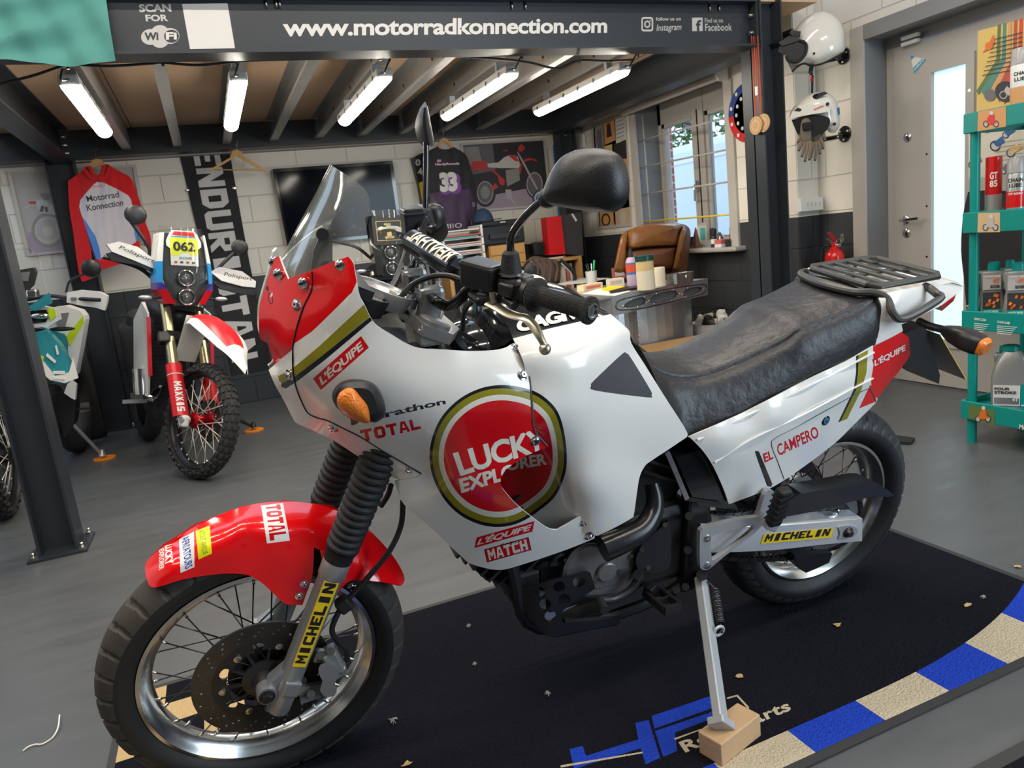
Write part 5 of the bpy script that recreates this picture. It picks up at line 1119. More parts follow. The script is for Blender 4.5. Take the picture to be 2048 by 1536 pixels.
# skid plate
SK = mat('skid_plate_black', (.020, .020, .022), .42, .3, .06, 20)
SKO = [(1003, 1163), (1037, 1177), (1100, 1162), (1175, 1143), (1181, 1146), (1191, 1177), (1149, 1205), (1128, 1219), (1121, 1234), (1126, 1246), (1143, 1249), (1238, 1236), (1241, 1245), (1234, 1249), (1140, 1266), (1111, 1273), (1087, 1266), (1064, 1240), (1023, 1199), (1000, 1172)]
holes = [ell_loop(900+x*.293, 900+y*.293, 12, 11, -.2, 18) for x, y in ((610, 970), (745, 935), (880, 902), (650, 1055), (780, 1020), (685, 1135))]
fK = lambda P: np.array([.135-.02*max(0, (1060-p[0])/60)+.032*min(1, max(0, (p[0]-1040)/60)) for p in np.atleast_2d(P)])
panel('skid_plate', SKO, fK, [], SK, 18, .004, holes=holes, res=2)
b = MB(); rows = []
for px, py, v in ((944, 1130, .10), (976, 1160, .11), (1003, 1170, .115), (1023, 1199, .122), (1064, 1240, .133), (1087, 1266, .125), (1111, 1273, .13), (1180, 1258, .13), (1234, 1249, .13)):
    p = B(px, py, v); rows.append([V((p.x, p.y*t, p.z)) for t in (-1+2*k/12 for k in range(13))])
P = [p for r in rows for p in r]; F = [(j*13+i, j*13+i+1, (j+1)*13+i+1, (j+1)*13+i) for j in range(len(rows)-1) for i in range(12) if not (j < 3 and i in (1, 3, 5, 7, 9, 11) and j % 2 == 1)]
sheet(b, P, F, [SK]*len(F), .004, SK); hp(b, 'belly_guard')
b = MB(); b.prism([B(x, y, .105) for x, y in ((1045, 1185), (1175, 1160), (1180, 1190), (1110, 1225), (1080, 1250), (1062, 1225))], (0, .01, 0), SILVER); hp(b, 'engine_case')
b = MB(); b.tube([B(1128, 1243, .14), B(1180, 1240, .145), B(1238, 1240, .14)], .008, SK); hp(b, 'guard_rail')
# frame tubes, downtubes, shock spring
FRM2 = mat('frame_black', (.018, .018, .020), .4, .2, .05, 20)
b = MB()
for s in (1, -1):
    b.tube([V((1.13, .03*s, 1.0)), V((1.05, .10*s, .80)), V((1.0, .12*s, .50)), V((.93, .115*s, .28)), V((.60, .115*s, .26)), V((.46, .115*s, .36)), V((.50, .12*s, .60)), V((.56, .11*s, .80)), V((.80, .06*s, .92)), V((1.13, .03*s, 1.0))], .016, FRM2, 10, 5)
    b.tube([V((.52, .11*s, .66)), V((.2, .11*s, .80)), V((-.1, .08*s, .86))], .012, FRM2)
b.cyl(SAX+SA*.62, SAX+SA*.80, .03, FRM2); hp(b, 'frame')
b = MB(); b.box((.50, .118, .42), (.07, .04, .30), FRM2, bev=.01)
for px, py in ((1378, 1032), (1376, 1100), (1353, 1180), (1371, 1174)): b.cyl(B(px, py, .13), B(px, py, .155), .010, DARKMET, n=12)
hp(b, 'frame_plate')
b = MB(); pts = [B(1318, 925, .04)+(B(1330, 1010, .04)-B(1318, 925, .04))*(i/80)+V((.025*math.cos(i*.62), .025*math.sin(i*.62), 0)) for i in range(81)]; b.tube(pts, .006, mat('spring_yellow', (.75, .50, .02), .35), 8, smoothpath=False); b.cyl(B(1318, 920, .04), B(1330, 1015, .04), .012, CHROME); hp(b, 'shock_spring')
b = MB(); b.tube([B(1062, 1140, .10), B(1090, 1128, .12), B(1130, 1125, .13), B(1160, 1108, .13)], .009, RUB); b.tube([B(1100, 1130, .13), B(1120, 1110, .13), B(1160, 1115, .12)], .006, RUB); b.box(B(1040, 1150, .06), (.06, .12, .10), CASED, bev=.01); b.cyl(B(1130, 1122, .13), B(1140, 1120, .135), .012, STEELB); b.cyl(B(1155, 1110, .13), B(1162, 1106, .135), .012, STEELB); hp(b, 'engine_hose')
# ---- swing arm, chain, rear wheel
SWA = mat('swingarm_aluminium', (.72, .74, .76), .36, .5, .07, 26)
XR = Matrix.Translation(V((0, 0, .322)))
rw = wheel(HERO, 'rear_wheel', XR, .3275, .142, .226, .046, 36, TYRE, TREAD2, RIMM, CASE, SPK, gr_rear, hubr=.05, hubw=.07)
SW = [(1403, 1046), (1440, 1030), (1480, 1035), (1560, 1036), (1640, 1028), (1700, 1022), (1708, 1020), (1727, 1036), (1727, 1070), (1722, 1085), (1640, 1092), (1560, 1101), (1480, 1103), (1420, 1106), (1404, 1090)]
for s in (1, -1):
    A = [B(x, y, .145) for x, y in crv2([(1403, 1050), (1440, 1048), (1500, 1052), (1600, 1047), (1725, 1037), (1724, 1083), (1640, 1090), (1560, 1099), (1480, 1103), (1410, 1104)], 2, True, 40)]
    b = MB(); b.loft([[V((p.x, s*(p.y-.052), p.z)) for p in A][::s], [V((p.x, s*(p.y-.003), p.z)) for p in A][::s], [V((p.x*.999, s*p.y, p.z+(.322-p.z)*.03)) for p in A][::s]][::s], SWA, smooth=False)
    o = hp(b, 'swing_arm')
    if s > 0:
        fW = lambda P: np.full(len(np.atleast_2d(P)), .1455)
        b = MB(); b.prism([B(x, y, .146) for x, y in ((1521, 1088), (1662, 1075), (1667, 1056), (1528, 1068))][::-1], (0, .0006, 0), YEL); b.text('#MICHELIN', [B(1527, 1084, .1472), B(1660, 1071, .1472), B(1531, 1069, .1472)], INK, bold=.018, shear=.15, track=1.0); hp(b, 'swing_arm_sticker', o)
        b = MB(); ca = B(1694, 1063, .146); b.loft([[B(x, y, v) for x, y in crv2([(1677, 1055), (1686, 1052), (1702, 1051), (1714, 1056), (1716, 1064), (1706, 1074), (1690, 1078), (1676, 1078), (1680, 1068)], 3)] for v in (.145, .149)], SILVER, smooth=False); b.lathe(ca, (0, 1, 0), [(0, .016), (.006, .016), (.008, .012), (.016, .009), (.016, 0)], DARKMET, 20); hp(b, 'axle_nut', o)
        b = MB(); b.ell(B(1660, 1030, .115), (.028, .014, .006), SWA, 14, 8); b.lathe(B(1671, 1022, .125), (0, 1, .3), [(-.01, .007), (.012, .007), (.014, .004)], CHROME, 6); hp(b, 'adjuster_weld', o)
def chain(pts, nm):
    C = crv(pts, 14); b = MB(); L = 0; last = None; k = 0
    for p, q in zip(C, C[1:]):
        L += (q-p).length
        if last is None or (p-last).length > .0125:
            if last is not None:
                d = p-last; c = (p+last)/2; 
                for s in (-1, 1): b.seg(last+V((0, s*(.006+.002*(k % 2)), 0)), p+V((0, s*(.006+.002*(k % 2)), 0)), .002, .011, DARKMET)
                b.cyl(p-V((0, .009, 0)), p+V((0, .009, 0)), .0045, DARKMET, n=8); k += 1
            last = p
    return b
spr = .098
b = chain([B(1345, 1050, .07), B(1400, 1030, .085), B(1470, 1026, .088), V((.25, .088, .43)), V((.02, .088, .322+spr)), V((-.06, .088, .322+spr*.78)), V((-.096, .088, .335)), V((-.075, .088, .322-spr*.66)), V((-.01, .088, .322-spr)), V((.2, .088, .25)), V((.45, .085, .33))], 'chain'); hp(b, 'drive_chain')
b = MB(); n = 44; ol = []
for i in range(n*2): a = math.pi*i/n; r = spr+(.004 if i % 2 else -.003); ol.append((r*math.cos(a), r*math.sin(a)))
P, Tt, Ms = cdt(ol, [], CASE, .03, [[(.06*math.cos(2*math.pi*i/24), .06*math.sin(2*math.pi*i/24)) for i in range(24)]]); sheet(b, [XR @ V((x, .091, z)) for x, z in P], [t[::-1] for t in Tt], Ms, .006, CASE); b.lathe(XR @ V((0, .05, 0)), (0, 1, 0), [(0, .062), (.04, .062), (.042, .03)], CASED, 28); hp(b, 'sprocket')
GUARD = mat('chain_guard_black', (.018, .019, .022), .38, 0, .05, 20)
b = MB(); b.prism([B(x, y, .085) for x, y in crv2([(1548, 985), (1575, 968), (1640, 957), (1700, 946), (1722, 950), (1745, 962), (1758, 972), (1745, 976), (1722, 974), (1690, 980), (1600, 1003), (1530, 1015), (1508, 1020), (1512, 1000)], 2, True, 40)], (0, .055, 0), GUARD); hp(b, 'chain_guard')
b = MB(); b.prism([B(x, y, .07) for x, y in ((1566, 1092), (1642, 1090), (1636, 1108), (1606, 1122), (1590, 1128), (1576, 1120))], (0, .045, 0), BLACKP); hp(b, 'chain_guide')
disc(rw, XR, .11, .07, -.075, 14)
# passenger foot bracket
b = MB(); FB = crv2([(1400, 1070), (1404, 1060), (1412, 1056), (1470, 1041), (1516, 1034), (1530, 990), (1538, 980), (1548, 983), (1540, 1020), (1530, 1045), (1505, 1070), (1450, 1112), (1418, 1138), (1406, 1140), (1400, 1130)], 3, True, 60); FH = crv2([(1421, 1082), (1424, 1120), (1434, 1117), (1492, 1075), (1508, 1058), (1506, 1050), (1494, 1053), (1430, 1070)], 3, True, 60)
FBm = mat('foot_bracket_aluminium', (.50, .51, .53), .32, .6, .05, 30)
fB = lambda P: np.full(len(np.atleast_2d(P)), .178)
P, Tt, Ms = cdt(FB if area2(FB) > 0 else FB[::-1], [], FBm, 14, [FH]); sheet(b, [B(x, y, .178) for x, y in P], [t[::-1] for t in Tt], Ms, .014, FBm)
for px, py in ((1414, 1076), (1414, 1130)): b.lathe(B(px, py, .177), (0, 1, 0), [(0, .009), (.004, .009), (.005, .006), (.005, .003)], STEELB, 14)
fb = hp(b, 'foot_bracket')
b = MB(); b.seg(B(1530, 1045, .205), B(1548, 1050, .205), .03, .026, FBm, bev=.003); hp(b, 'peg_hinge', fb)
b = MB(); b.seg(B(1545, 1048, .215), B(1570, 978, .245), .036, .028, RUB, bev=.008)
for k in range(5): q = B(1545, 1048, .215).lerp(B(1570, 978, .245), .2+.16*k); b.box(q, (.040, .033, .004), RUB, M=rotm(0, .25, 0))
hp(b, 'passenger_peg', fb)
# rider peg
b = MB(); p0, p1 = B(1306, 1186, .15), B(1345, 1218, .24); d = (p1-p0).normalized(); s = d.cross(V((0, 0, 1))).normalized(); z_ = V((0, 0, 1))
for k in (-1, 1):
    for i in range(7): q = p0.lerp(p1, .1+.85*i/6)+s*(.021*k); b.seg(q, q+z_*.014, .006, .006, DARKMET)
    b.seg(p0+s*(.021*k), p1+s*(.021*k), .007, .020, BLACKP)
b.seg(p0-s*.025, p0+s*.025, .012, .022, BLACKP); b.seg(p1-s*.022, p1+s*.022, .010, .022, BLACKP); b.seg(p0.lerp(p1, .5)-s*.022, p0.lerp(p1, .5)+s*.022, .006, .018, BLACKP); b.seg(B(1290, 1175, .13), p0, .03, .035, BLACKP, bev=.005); hp(b, 'foot_peg')
m = [V((p.x, -p.y, p.z)) for p in (p0, p1)]; b = MB(); b.seg(m[0], m[1], .045, .02, BLACKP); hp(b, 'foot_peg')
# side stand
STD = mat('stand_grey', (.52, .55, .57), .42, .3, .08, 30); b = MB()
t0, t1 = B(1402, 1158, .150), B(1441, 1446, .3)
p = onz(1443, 1450, .078); t1 = BMI @ p
b.seg(t0, t1, .036, .022, STD, up=(0, 1, 0), bev=.003); b.seg(t1-(t1-t0).normalized()*.012, t1+(t1-t0).normalized()*.006, .058, .040, STD, up=(0, 1, 0), bev=.003); b.cyl(B(1404, 1150, .135), B(1404, 1150, .175), .014, DARKMET); std = hp(b, 'side_stand')
b = MB(); s0, s1 = B(1414, 1178, .175), B(1436, 1262, .205); s0 = t0.lerp(t1, .08)+V((-.030, .012, 0)); s1 = t0.lerp(t1, .34)+V((-.030, .012, 0)); d = (s1-s0); e1 = d.orthogonal().normalized(); e2 = d.normalized().cross(e1)
b.tube([s0+d*(i/170)+e1*(.009*math.cos(i*.75))+e2*(.009*math.sin(i*.75)) for i in range(171)], .0022, DARKMET, 6, smoothpath=False); b.tube([t0+V((-.01, .015, 0)), s0], .003, DARKMET); b.tube([s1, s1+d*.25], .003, DARKMET); hp(b, 'stand_spring', std)
b = MB(); b.torus(t0.lerp(t1, .40)+V((-.026, .006, 0)), (0, 1, 0), .013, .004, STD, 20, 8); hp(b, 'spring_hook', std)
# ---- wood block under the stand
WOOD = mat('pine_block', (.62, .42, .24), .6, 0, .15, 14, col2=(.50, .31, .16), bump=.15, bs=60)
b = MB(); c = [onz(px, py, .058) for px, py in ((1396, 1462), (1441, 1493), (1520, 1432), (1476, 1413))]; cc = sum(c, V())/4; e = (c[2]-c[1]).normalized(); fq = V((-e.y, e.x, 0)); L = (c[2]-c[1]).length; Wd = (c[1]-c[0]).length
b.box((0, 0, .028), (L, Wd*.95, .056), WOOD, bev=.003)
b.v = [(cc.x+e.x*x+fq.x*y, cc.y+e.y*x+fq.y*y, z+.007) for x, y, z in b.v]; solo(b, 'wood_block', 'pale wood block on the dark mat under the motorcycle side stand', 'wood block')
# ================================================================ THE OTHER MOTORCYCLES
def bike_frame(o, h, lean):
    h = V((h[0], h[1], 0)).normalized(); l0 = V((0, 0, 1)).cross(h); u = math.cos(lean)*V((0, 0, 1))+math.sin(lean)*l0; l = math.cos(lean)*l0-math.sin(lean)*V((0, 0, 1))
    return Matrix(((h.x, l.x, u.x, o[0]), (h.y, l.y, u.y, o[1]), (h.z, l.z, u.z, 0), (0, 0, 0, 1)))
KNOB = mat('knobbly_rubber', (.035, .034, .033), .75, 0, .1, 20); BLKRIM = mat('black_rim', (.02, .02, .022), .3, .5, .05, 20); ANOR = mat('red_anodised', (.50, .01, .02), .25, .8, .05, 20)
def knobs(b, T, R, hW):
    for i in range(46):
        th = 2*math.pi*i/46
        for a in ((-.95, -.32, .32, .95) if i % 2 else (-1.2, -.62, 0, .62, 1.2)):
            r = R-hW+hW*math.cos(a)*1.0; y = hW*math.sin(a); n = V((math.cos(th)*math.cos(a), math.sin(a), math.sin(th)*math.cos(a))); t = V((-math.sin(th), 0, math.cos(th))); s = n.cross(t)
            c = V((r*math.cos(th), y, r*math.sin(th))); q = [[T(c+n*h+t*(.012*p*k)+s*(.010*qq*k)) for p, qq in ((-1, -1), (1, -1), (1, 1), (-1, 1))] for h, k in ((-.004, 1.15), (.010, .9))]
            b.add(q[0]+q[1], [(4, 5, 6, 7), (0, 1, 5, 4), (1, 2, 6, 5), (2, 3, 7, 6), (3, 0, 4, 7)], KNOB)
GOLD = mat('gold_fork_tube', (.58, .50, .30), .28, .9, .02, 6)
SHW = mat('plastic_white', (.78, .77, .74), .32, 0, .03, 10); SHR = mat('plastic_red', (.62, .012, .02), .3, 0, .03, 10); SHT = mat('plastic_teal', (.03, .25, .30), .28, 0, .03, 10); SHL = mat('plastic_lime', (.55, .72, .02), .3); SHB = mat('plastic_blue', (.03, .30, .70), .3); SHP = mat('plastic_purple', (.06, .04, .30), .3)
SCREEN = thin_clear('clear_screen', .03)
FLU = mat('fluorescent_yellow', (.80, .85, .02), .5)
def tower_bike(label, M, steer, hubm, guard, fendm, trim, plate, spk, guards=True):
    root = thing('motorcycle', label, 'motorcycle', M=M); P_ = lambda mb, n, par=None, lb=None: (lambda o: (o.__setitem__('label', lb) if lb else None, o)[1])(mb.build(n, par or root))
    a = V((-math.sin(.46), 0, math.cos(.46))); f = V((math.cos(.46), 0, math.sin(.46))); ax = V((0, 0, .345))-f*.07
    S = Matrix.Translation(ax) @ Matrix.Rotation(steer, 4, a) @ Matrix.Translation(-ax); X = S @ Matrix.Translation(V((0, 0, .345)))
    w_ = wheel(root, 'front_wheel', X, .335, .092, .285, .026, 32, TYRE, KNOB, BLKRIM, hubm, spk, None, .036, .06, knobs, spoke_r=.0024)
    disc(w_, X, .13, .06, .05, 12)
    lg = lambda v, s, q=0.0: S @ (V((0, v, .345))-f*.035+a*s+f*q)
    for v in (.105, -.105):
        b = MB(); b.cyl(lg(v, -.03), lg(v, .36), .022, CHROME); b.cyl(lg(v, .30), lg(v, .80), .029, GOLD, n=24); b.box(lg(v, .0, .02), (.07, .04, .07), SHW, M=S.to_3x3(), bev=.012); b.cyl(lg(v-.025, 0, .035), lg(v+.025, 0, .035), .02, SILVER); b.seg(lg(v, .50)-V((0, .035, 0)), lg(v, .57)-V((0, .03, 0)), .07, .07, BLACKP, bev=.01) ; o = P_(b, 'fork_leg')
        b = MB(); rows = []
        for s in (.03, .06, .30, .34, .36): rows.append([lg(v, s)+S.to_3x3() @ (f*(.043*math.cos(t))+V((0, .046*math.sin(t), 0))) for t in (-1.9+3.8*k/12 for k in range(13))])
        b.loft(rows, guard, closed=False); b.tube([p for p in [lg(v, .29)+S.to_3x3() @ (f*(.044*math.cos(t))+V((0, .047*math.sin(t), 0))) for t in (-1.9+3.8*k/8 for k in range(9))]], .003, SHW, 6, 2)
        if v < 0 and guard is SHR:
            vs, fs, (tw, th) = txt_mesh('#MAXXIS'); k3 = S.to_3x3()
            b.add([lg(v, .24-.19*x/tw)+k3 @ (f*(.0455*math.cos(-.35+(y/th-.5)*.9))+V((0, .0485*math.sin(-.35+(y/th-.5)*.9), 0))) for x, y in vs], fs, SHW)
        P_(b, 'fork_guard', o)
    b = MB(); b.seg(lg(.13, .56), lg(-.13, .56), .07, .05, BLACKP); b.seg(lg(.13, .76), lg(-.13, .76), .07, .04, BLACKP); P_(b, 'fork_yoke')
    # beak mudguard
    Fn = lambda u, w: S @ V((-.16+.55*u, w*(.085+.055*math.sin(math.pi*min(1, u*1.3))-.075*max(0, u-.72)/.28), 1.00-.26*u*u-.05*u-.075*w*w*(1-.55*u)-.10*max(0, .25-u)))
    b = MB(); nu, nv = 24, 12; Pp = [Fn(i/nu, -1+2*j/nv) for j in range(nv+1) for i in range(nu+1)]; Fc = []; Mm = []
    for j in range(nv):
        for i in range(nu):
            Fc.append((j*25+i, j*25+i+1, (j+1)*25+i+1, (j+1)*25+i)); e = abs(-1+2*(j+.5)/nv); u = (i+.5)/nu; Mm.append(fendm if (e < .66 and u < .74) else SHW)
    sheet(b, Pp, Fc, Mm, .004, SHW); P_(b, 'front_mudguard')
    b = MB(); rows = [[S @ V((-.16-.10*t, w*(.08-.01*t), .96-.28*t)) for w in (-1, -.5, 0, .5, 1)] for t in (0, .3, .6, 1)]; b.loft(rows, SHW, closed=False); P_(b, 'mudguard_skirt')
    # radiators, shrouds, tank, seat and rear end
    for s in (1, -1):
        b = MB(); b.box((-.46, .125*s, .73), (.05, .10, .42), BLACKP)
        for k in range(16): b.box((-.432, .125*s, .54+.025*k), (.004, .095, .008), DARKMET)
        P_(b, 'radiator')
        b = MB(); b.loft([[V((-.36, .185*s, .97)), V((-.36, .19*s, .60)), V((-.43, .185*s, .46)), V((-.80, .20*s, .56)), V((-.98, .16*s, .92)), V((-.62, .17*s, 1.04))], [V((-.36, .175*s, .97)), V((-.36, .18*s, .60)), V((-.43, .175*s, .46)), V((-.80, .185*s, .56)), V((-.98, .145*s, .92)), V((-.62, .15*s, 1.04))]][::s], SHW if trim else BLACKG, smooth=False)
        b.box((-.352, .182*s, .77), (.012, .022, .36), SHR if trim else BLACKP); P_(b, 'radiator_shroud')
    b = MB(); b.ell((-.72, 0, .95), (.34, .17, .17), BLACKP); P_(b, 'fuel_tank')
    b = MB(); b.loft([[V((x, y*w, z+h*k)) for y, k in ((-1, -1), (-1, .4), (-.5, 1), (.5, 1), (1, .4), (1, -1))] for x, w, z, h in ((-.82, .08, .93, .05), (-1.1, .12, .90, .05), (-1.5, .12, .92, .05), (-1.72, .07, .95, .04))], SEATM); P_(b, 'seat')
    b = MB(); b.box((-.74, 0, .42), (.42, .26, .30), CASED, bev=.05); b.box((-.62, 0, .28), (.5, .22, .04), BLACKP, M=rotm(0, -.25, 0)); b.tube([V((-.5, 0, .9)), V((-.38, .03, .60)), V((-.45, .04, .32)), V((-.95, .05, .30))], .02, FRM2); P_(b, 'engine')
    XRr = Matrix.Translation(V((-1.48, 0, .335))); b = MB(); b.torus((-1.48, 0, .335), (0, 1, 0), .272, .062, KNOB, 48, 12); b.lathe((-1.48, -.05, .335), (0, 1, 0), [(0, .2), (.1, .2)], BLKRIM, 32); P_(b, 'rear_wheel')
    b = MB(); b.seg((-.85, .09, .38), (-1.48, .10, .335), .03, .06, SILVER); b.seg((-.85, -.09, .38), (-1.48, -.10, .335), .03, .06, SILVER); P_(b, 'swing_arm')
    b = MB(); b.tube([V((-.52, -.10, .50)), V((-.44, -.16, .44)), V((-.50, -.19, .50)), V((-.56, -.20, .56))], .024, CHROME); b.cyl((-.50, -.205, .46), (-.52, -.205, .62), .05, CHROME); P_(b, 'exhaust_header')
    for s in (1, -1): b = MB(); b.seg((-.66, .15*s, .40), (-.68, .29*s, .40), .05, .02, SILVER); P_(b, 'foot_peg')
    # head light tower
    NAC = [(-.065, 1.02), (.065, 1.02), (.10, 1.09), (.128, 1.24), (.115, 1.40), (.095, 1.45), (-.095, 1.45), (-.115, 1.40), (-.128, 1.24), (-.10, 1.09)]
    b = MB(); b.prism([V((-.20-.10*max(0, z-1.1), y, z)) for y, z in NAC], (-.03, 0, 0), BLACKP); tw_ = P_(b, 'headlight_tower')
    for z in (1.185, 1.072):
        b = MB(); b.lathe((-.20, 0, z), (1, 0, 0), [(0, .050), (.03, .050), (.034, .045), (.03, .038), (.012, .036), (.012, .0)], DARKMET, 32); b.torus((-.168, 0, z), (1, 0, 0), .045, .004, CHROME, 32, 8); b.ell((-.182, 0, z), (.012, .030, .030), mat('lamp_lens', (.10, .10, .10), .05, .3, 0, coat=1)); P_(b, 'headlight', tw_)
    for s in (1, -1):
        bands = [(1.28, 1.45, SHW), (1.21, 1.28, SHB), (1.155, 1.21, SHB), (1.115, 1.155, SHP), (1.03, 1.115, SHR)] if trim else [(1.03, 1.45, BLACKG)]
        b = MB()
        for z0, z1, m_ in bands:
            yo = lambda z: (.158-.03*max(0, (z-1.25)/.2)) if z > 1.11 else .158-.6*(1.11-z); yi = lambda z: (.128-.02*max(0, (z-1.25)/.2)) if z > 1.13 else .118-.55*(1.13-z)
            x = lambda z: -.17-.12*max(0, z-1.1)
            b.loft([[V((x(z0), s*yi(z0), z0)), V((x(z0)-.03, s*yo(z0), z0)), V((x(z0)-.17, s*yo(z0)*1.05, z0))], [V((x(z1), s*yi(z1), z1)), V((x(z1)-.03, s*yo(z1), z1)), V((x(z1)-.17, s*yo(z1)*1.05, z1))]][::s], m_, closed=False, smooth=False)
        P_(b, 'tower_side_panel', tw_)
    b = MB(); b.grid(lambda u, v: V((-.135-.13*max(0, v-.3)-.06*(2*u-1)**2, (2*u-1)*(.055+.088*min(1, v*2.6)-.02*v*v), 1.02+.47*v)), 14, 16, SCREEN, thick=.003); P_(b, 'windscreen', tw_)
    b = MB(); plate(b); P_(b, 'number_board', tw_)
    # bars, hand guards, mirrors, indicators
    b = MB(); b.tube([V((-.42, .40, 1.215)), V((-.36, .22, 1.20)), V((-.38, .08, 1.13)), V((-.38, -.08, 1.13)), V((-.36, -.22, 1.24)), V((-.42, -.40, 1.30))], .012, BLACKP); hb = P_(b, 'handlebar')
    if guards:
        for pts, tq in (([(.17, 1.23), (.225, 1.265), (.36, 1.245), (.45, 1.185), (.445, 1.145), (.36, 1.15), (.23, 1.18)], ((.24, 1.205), (.42, 1.18), (.242, 1.235))), ([(-.125, 1.27), (-.125, 1.225), (-.25, 1.275), (-.375, 1.325), (-.40, 1.365), (-.34, 1.385), (-.24, 1.36)], ((-.345, 1.34), (-.16, 1.265), (-.335, 1.365)))):
            s = 1 if pts[0][0] > 0 else -1; Q = [V((-.27-.10*abs(abs(y)-.25), y, z)) for y, z in pts]
            b = MB(); b.prism(Q if s < 0 else Q[::-1], (-.05, 0, .0), SHW); b.prism([q+V((-.01, 0, -.05 if k > 2 else -.02)) for k, q in enumerate(Q)] if s < 0 else [q+V((-.01, 0, -.05)) for q in Q[::-1]], (-.05, 0, 0), BLACKP)
            b.text('Polisport', [V((-.262-.10*abs(abs(y)-.25)+.004, y, z)) for y, z in tq], INK, bold=.005, shear=.2); P_(b, 'hand_guard', hb)
    for s, y, z, r in ((1, .372, 1.40, .055), (-1, -.232, 1.555, .062)) if guards else ():
        b = MB(); b.ell((-.36, y, z), (.02, r, r*.92), BLACKP); b.tube([V((-.38, .22*s if s > 0 else -.19, 1.20 if s > 0 else 1.28)), V((-.38, (.24 if s > 0 else -.16), 1.26 if s > 0 else 1.36)), V((-.37, y-.03*s*(1 if s > 0 else -1), z-.03))], [.010, .012], BLACKP); P_(b, 'mirror', hb)
    for s in (1, -1): b = MB(); b.tube([V((-.24, .13*s, 1.065)), V((-.24, .18*s, 1.065))], .007, BLACKP); b.ell((-.24, .215*s, 1.065), (.012, .04, .014), SILVER, 14, 8); P_(b, 'indicator')
    return root
M62 = bike_frame((-.259, 4.62), (.25, -.97), .16)
def plate62(b):
    x = -.192; q = lambda y, z: V((x-.13*max(0, z-1.2)+.0, y, z))
    b.prism([q(y, z) for y, z in ((-.078, 1.26), (.078, 1.26), (.078, 1.36), (.098, 1.375), (.098, 1.405), (.078, 1.45), (.06, 1.468), (-.06, 1.468), (-.078, 1.45), (-.098, 1.405), (-.098, 1.375), (-.078, 1.36))], (.003, 0, 0), WHITE)
    b.poly([q(y, z)+V((.0045, 0, 0)) for y, z in ((-.078, 1.32), (-.03, 1.32), (-.02, 1.335), (.02, 1.34), (.035, 1.325), (.078, 1.32), (.078, 1.425), (-.078, 1.425))], FLU)
    b.text('062', [q(*p)+V((.006, 0, 0)) for p in ((-.062, 1.345), (.062, 1.345), (-.062, 1.403))], INK, bold=.04)
    b.poly([q(y, z)+V((.0045, 0, 0)) for y, z in ((-.065, 1.44), (.065, 1.435), (.06, 1.462), (-.05, 1.462))], SHR); b.poly([q(y, z)+V((.0045, 0, 0)) for y, z in ((-.07, 1.428), (.07, 1.428), (.07, 1.434), (-.07, 1.434))], SHB)
    b.text('KOVE', [q(*p)+V((.006, 0, 0)) for p in ((-.03, 1.298), (.04, 1.298), (-.03, 1.312))], SHT, bold=.03)
    for k, m_ in enumerate((SHR, INK, SHR, INK)): b.poly([q(y, z)+V((.006, 0, 0)) for y, z in ((-.06+.033*k, 1.273), (-.043+.033*k, 1.273), (-.043+.033*k, 1.285), (-.06+.033*k, 1.285))], m_)
PALE_SPK = mat('pale_spoke', (.75, .70, .60), .35, .4, 0)
B62 = tower_bike('red and white rally motorcycle facing forward with yellow race number 062', M62, .33, ANOR, SHR, SHR, True, plate62, PALE_SPK)
def stand(root, pts_local, tube_m, nm='side_stand'):
    b = MB(); b.cyl(pts_local[0], pts_local[1], .013, tube_m, .011, 14); b.loft([[V(pts_local[1])+(V((.012*math.cos(t), .012*math.sin(t), .04))) for t in (2*math.pi*k/12 for k in range(12))], [V(pts_local[1])+(V((.03*math.cos(t), .022*math.sin(t), .0))) for t in (2*math.pi*k/12 for k in range(12))]], tube_m); return b.build(nm, root)
FOOT = mat('orange_plastic', (.85, .25, .01), .45)
def stand_foot(c, label):
    b = MB(); b.lathe((c[0], c[1], .001), (0, 0, 1), [(0, .058), (.010, .058), (.013, .052), (.011, .045), (.011, 0)], FOOT, 36); b.v = [(c[0]+(x-c[0])*1.25, y, z) for x, y, z in b.v]; solo(b, 'stand_puck', label, 'stand puck', 'orange side stand pucks')
f1 = onz(508, 862); stand_foot(f1, 'orange round puck under the stand of the race number 062 motorcycle')
MI = M62.inverted(); stand(B62, [V((-.68, .14, .40)), MI @ (f1+V((0, 0, .03)))], BLACKP)
M1 = bike_frame((1.165, 5.10), (-.06, -1), .055)
IRI = mat('iridescent_foil', (.35, .45, .22), .2, .8, .2, 6, col2=(.6, .3, .1))
def plate1(b):
    x = -.165; q = lambda y, z: V((x-.13*max(0, z-1.2), y, z))
    b.prism([q(y, z) for y, z in ((-.115, 1.24), (.115, 1.24), (.115, 1.43), (-.115, 1.43))], (.003, 0, 0), BLACKP)
    for s in ((-.09, .09, 1.27, 1.274), (-.09, .09, 1.405, 1.409), (-.09, -.086, 1.27, 1.409), (.086, .09, 1.27, 1.409)): b.poly([q(y, z)+V((.0045, 0, 0)) for y, z in ((s[0], s[2]), (s[1], s[2]), (s[1], s[3]), (s[0], s[3]))], IRI)
    for s in ((-.017, .017, 1.29, 1.39), (-.032, .032, 1.285, 1.30), (-.032, .017, 1.378, 1.392)): b.poly([q(y, z)+V((.006, 0, 0)) for y, z in ((s[0], s[2]), (s[1], s[2]), (s[1], s[3]), (s[0], s[3]))], IRI)
tower_bike('black rally motorcycle with iridescent number 1 board, in front of the television', M1, .0, BLKRIM, BLACKP, BLACKP, False, plate1, SPK, False)
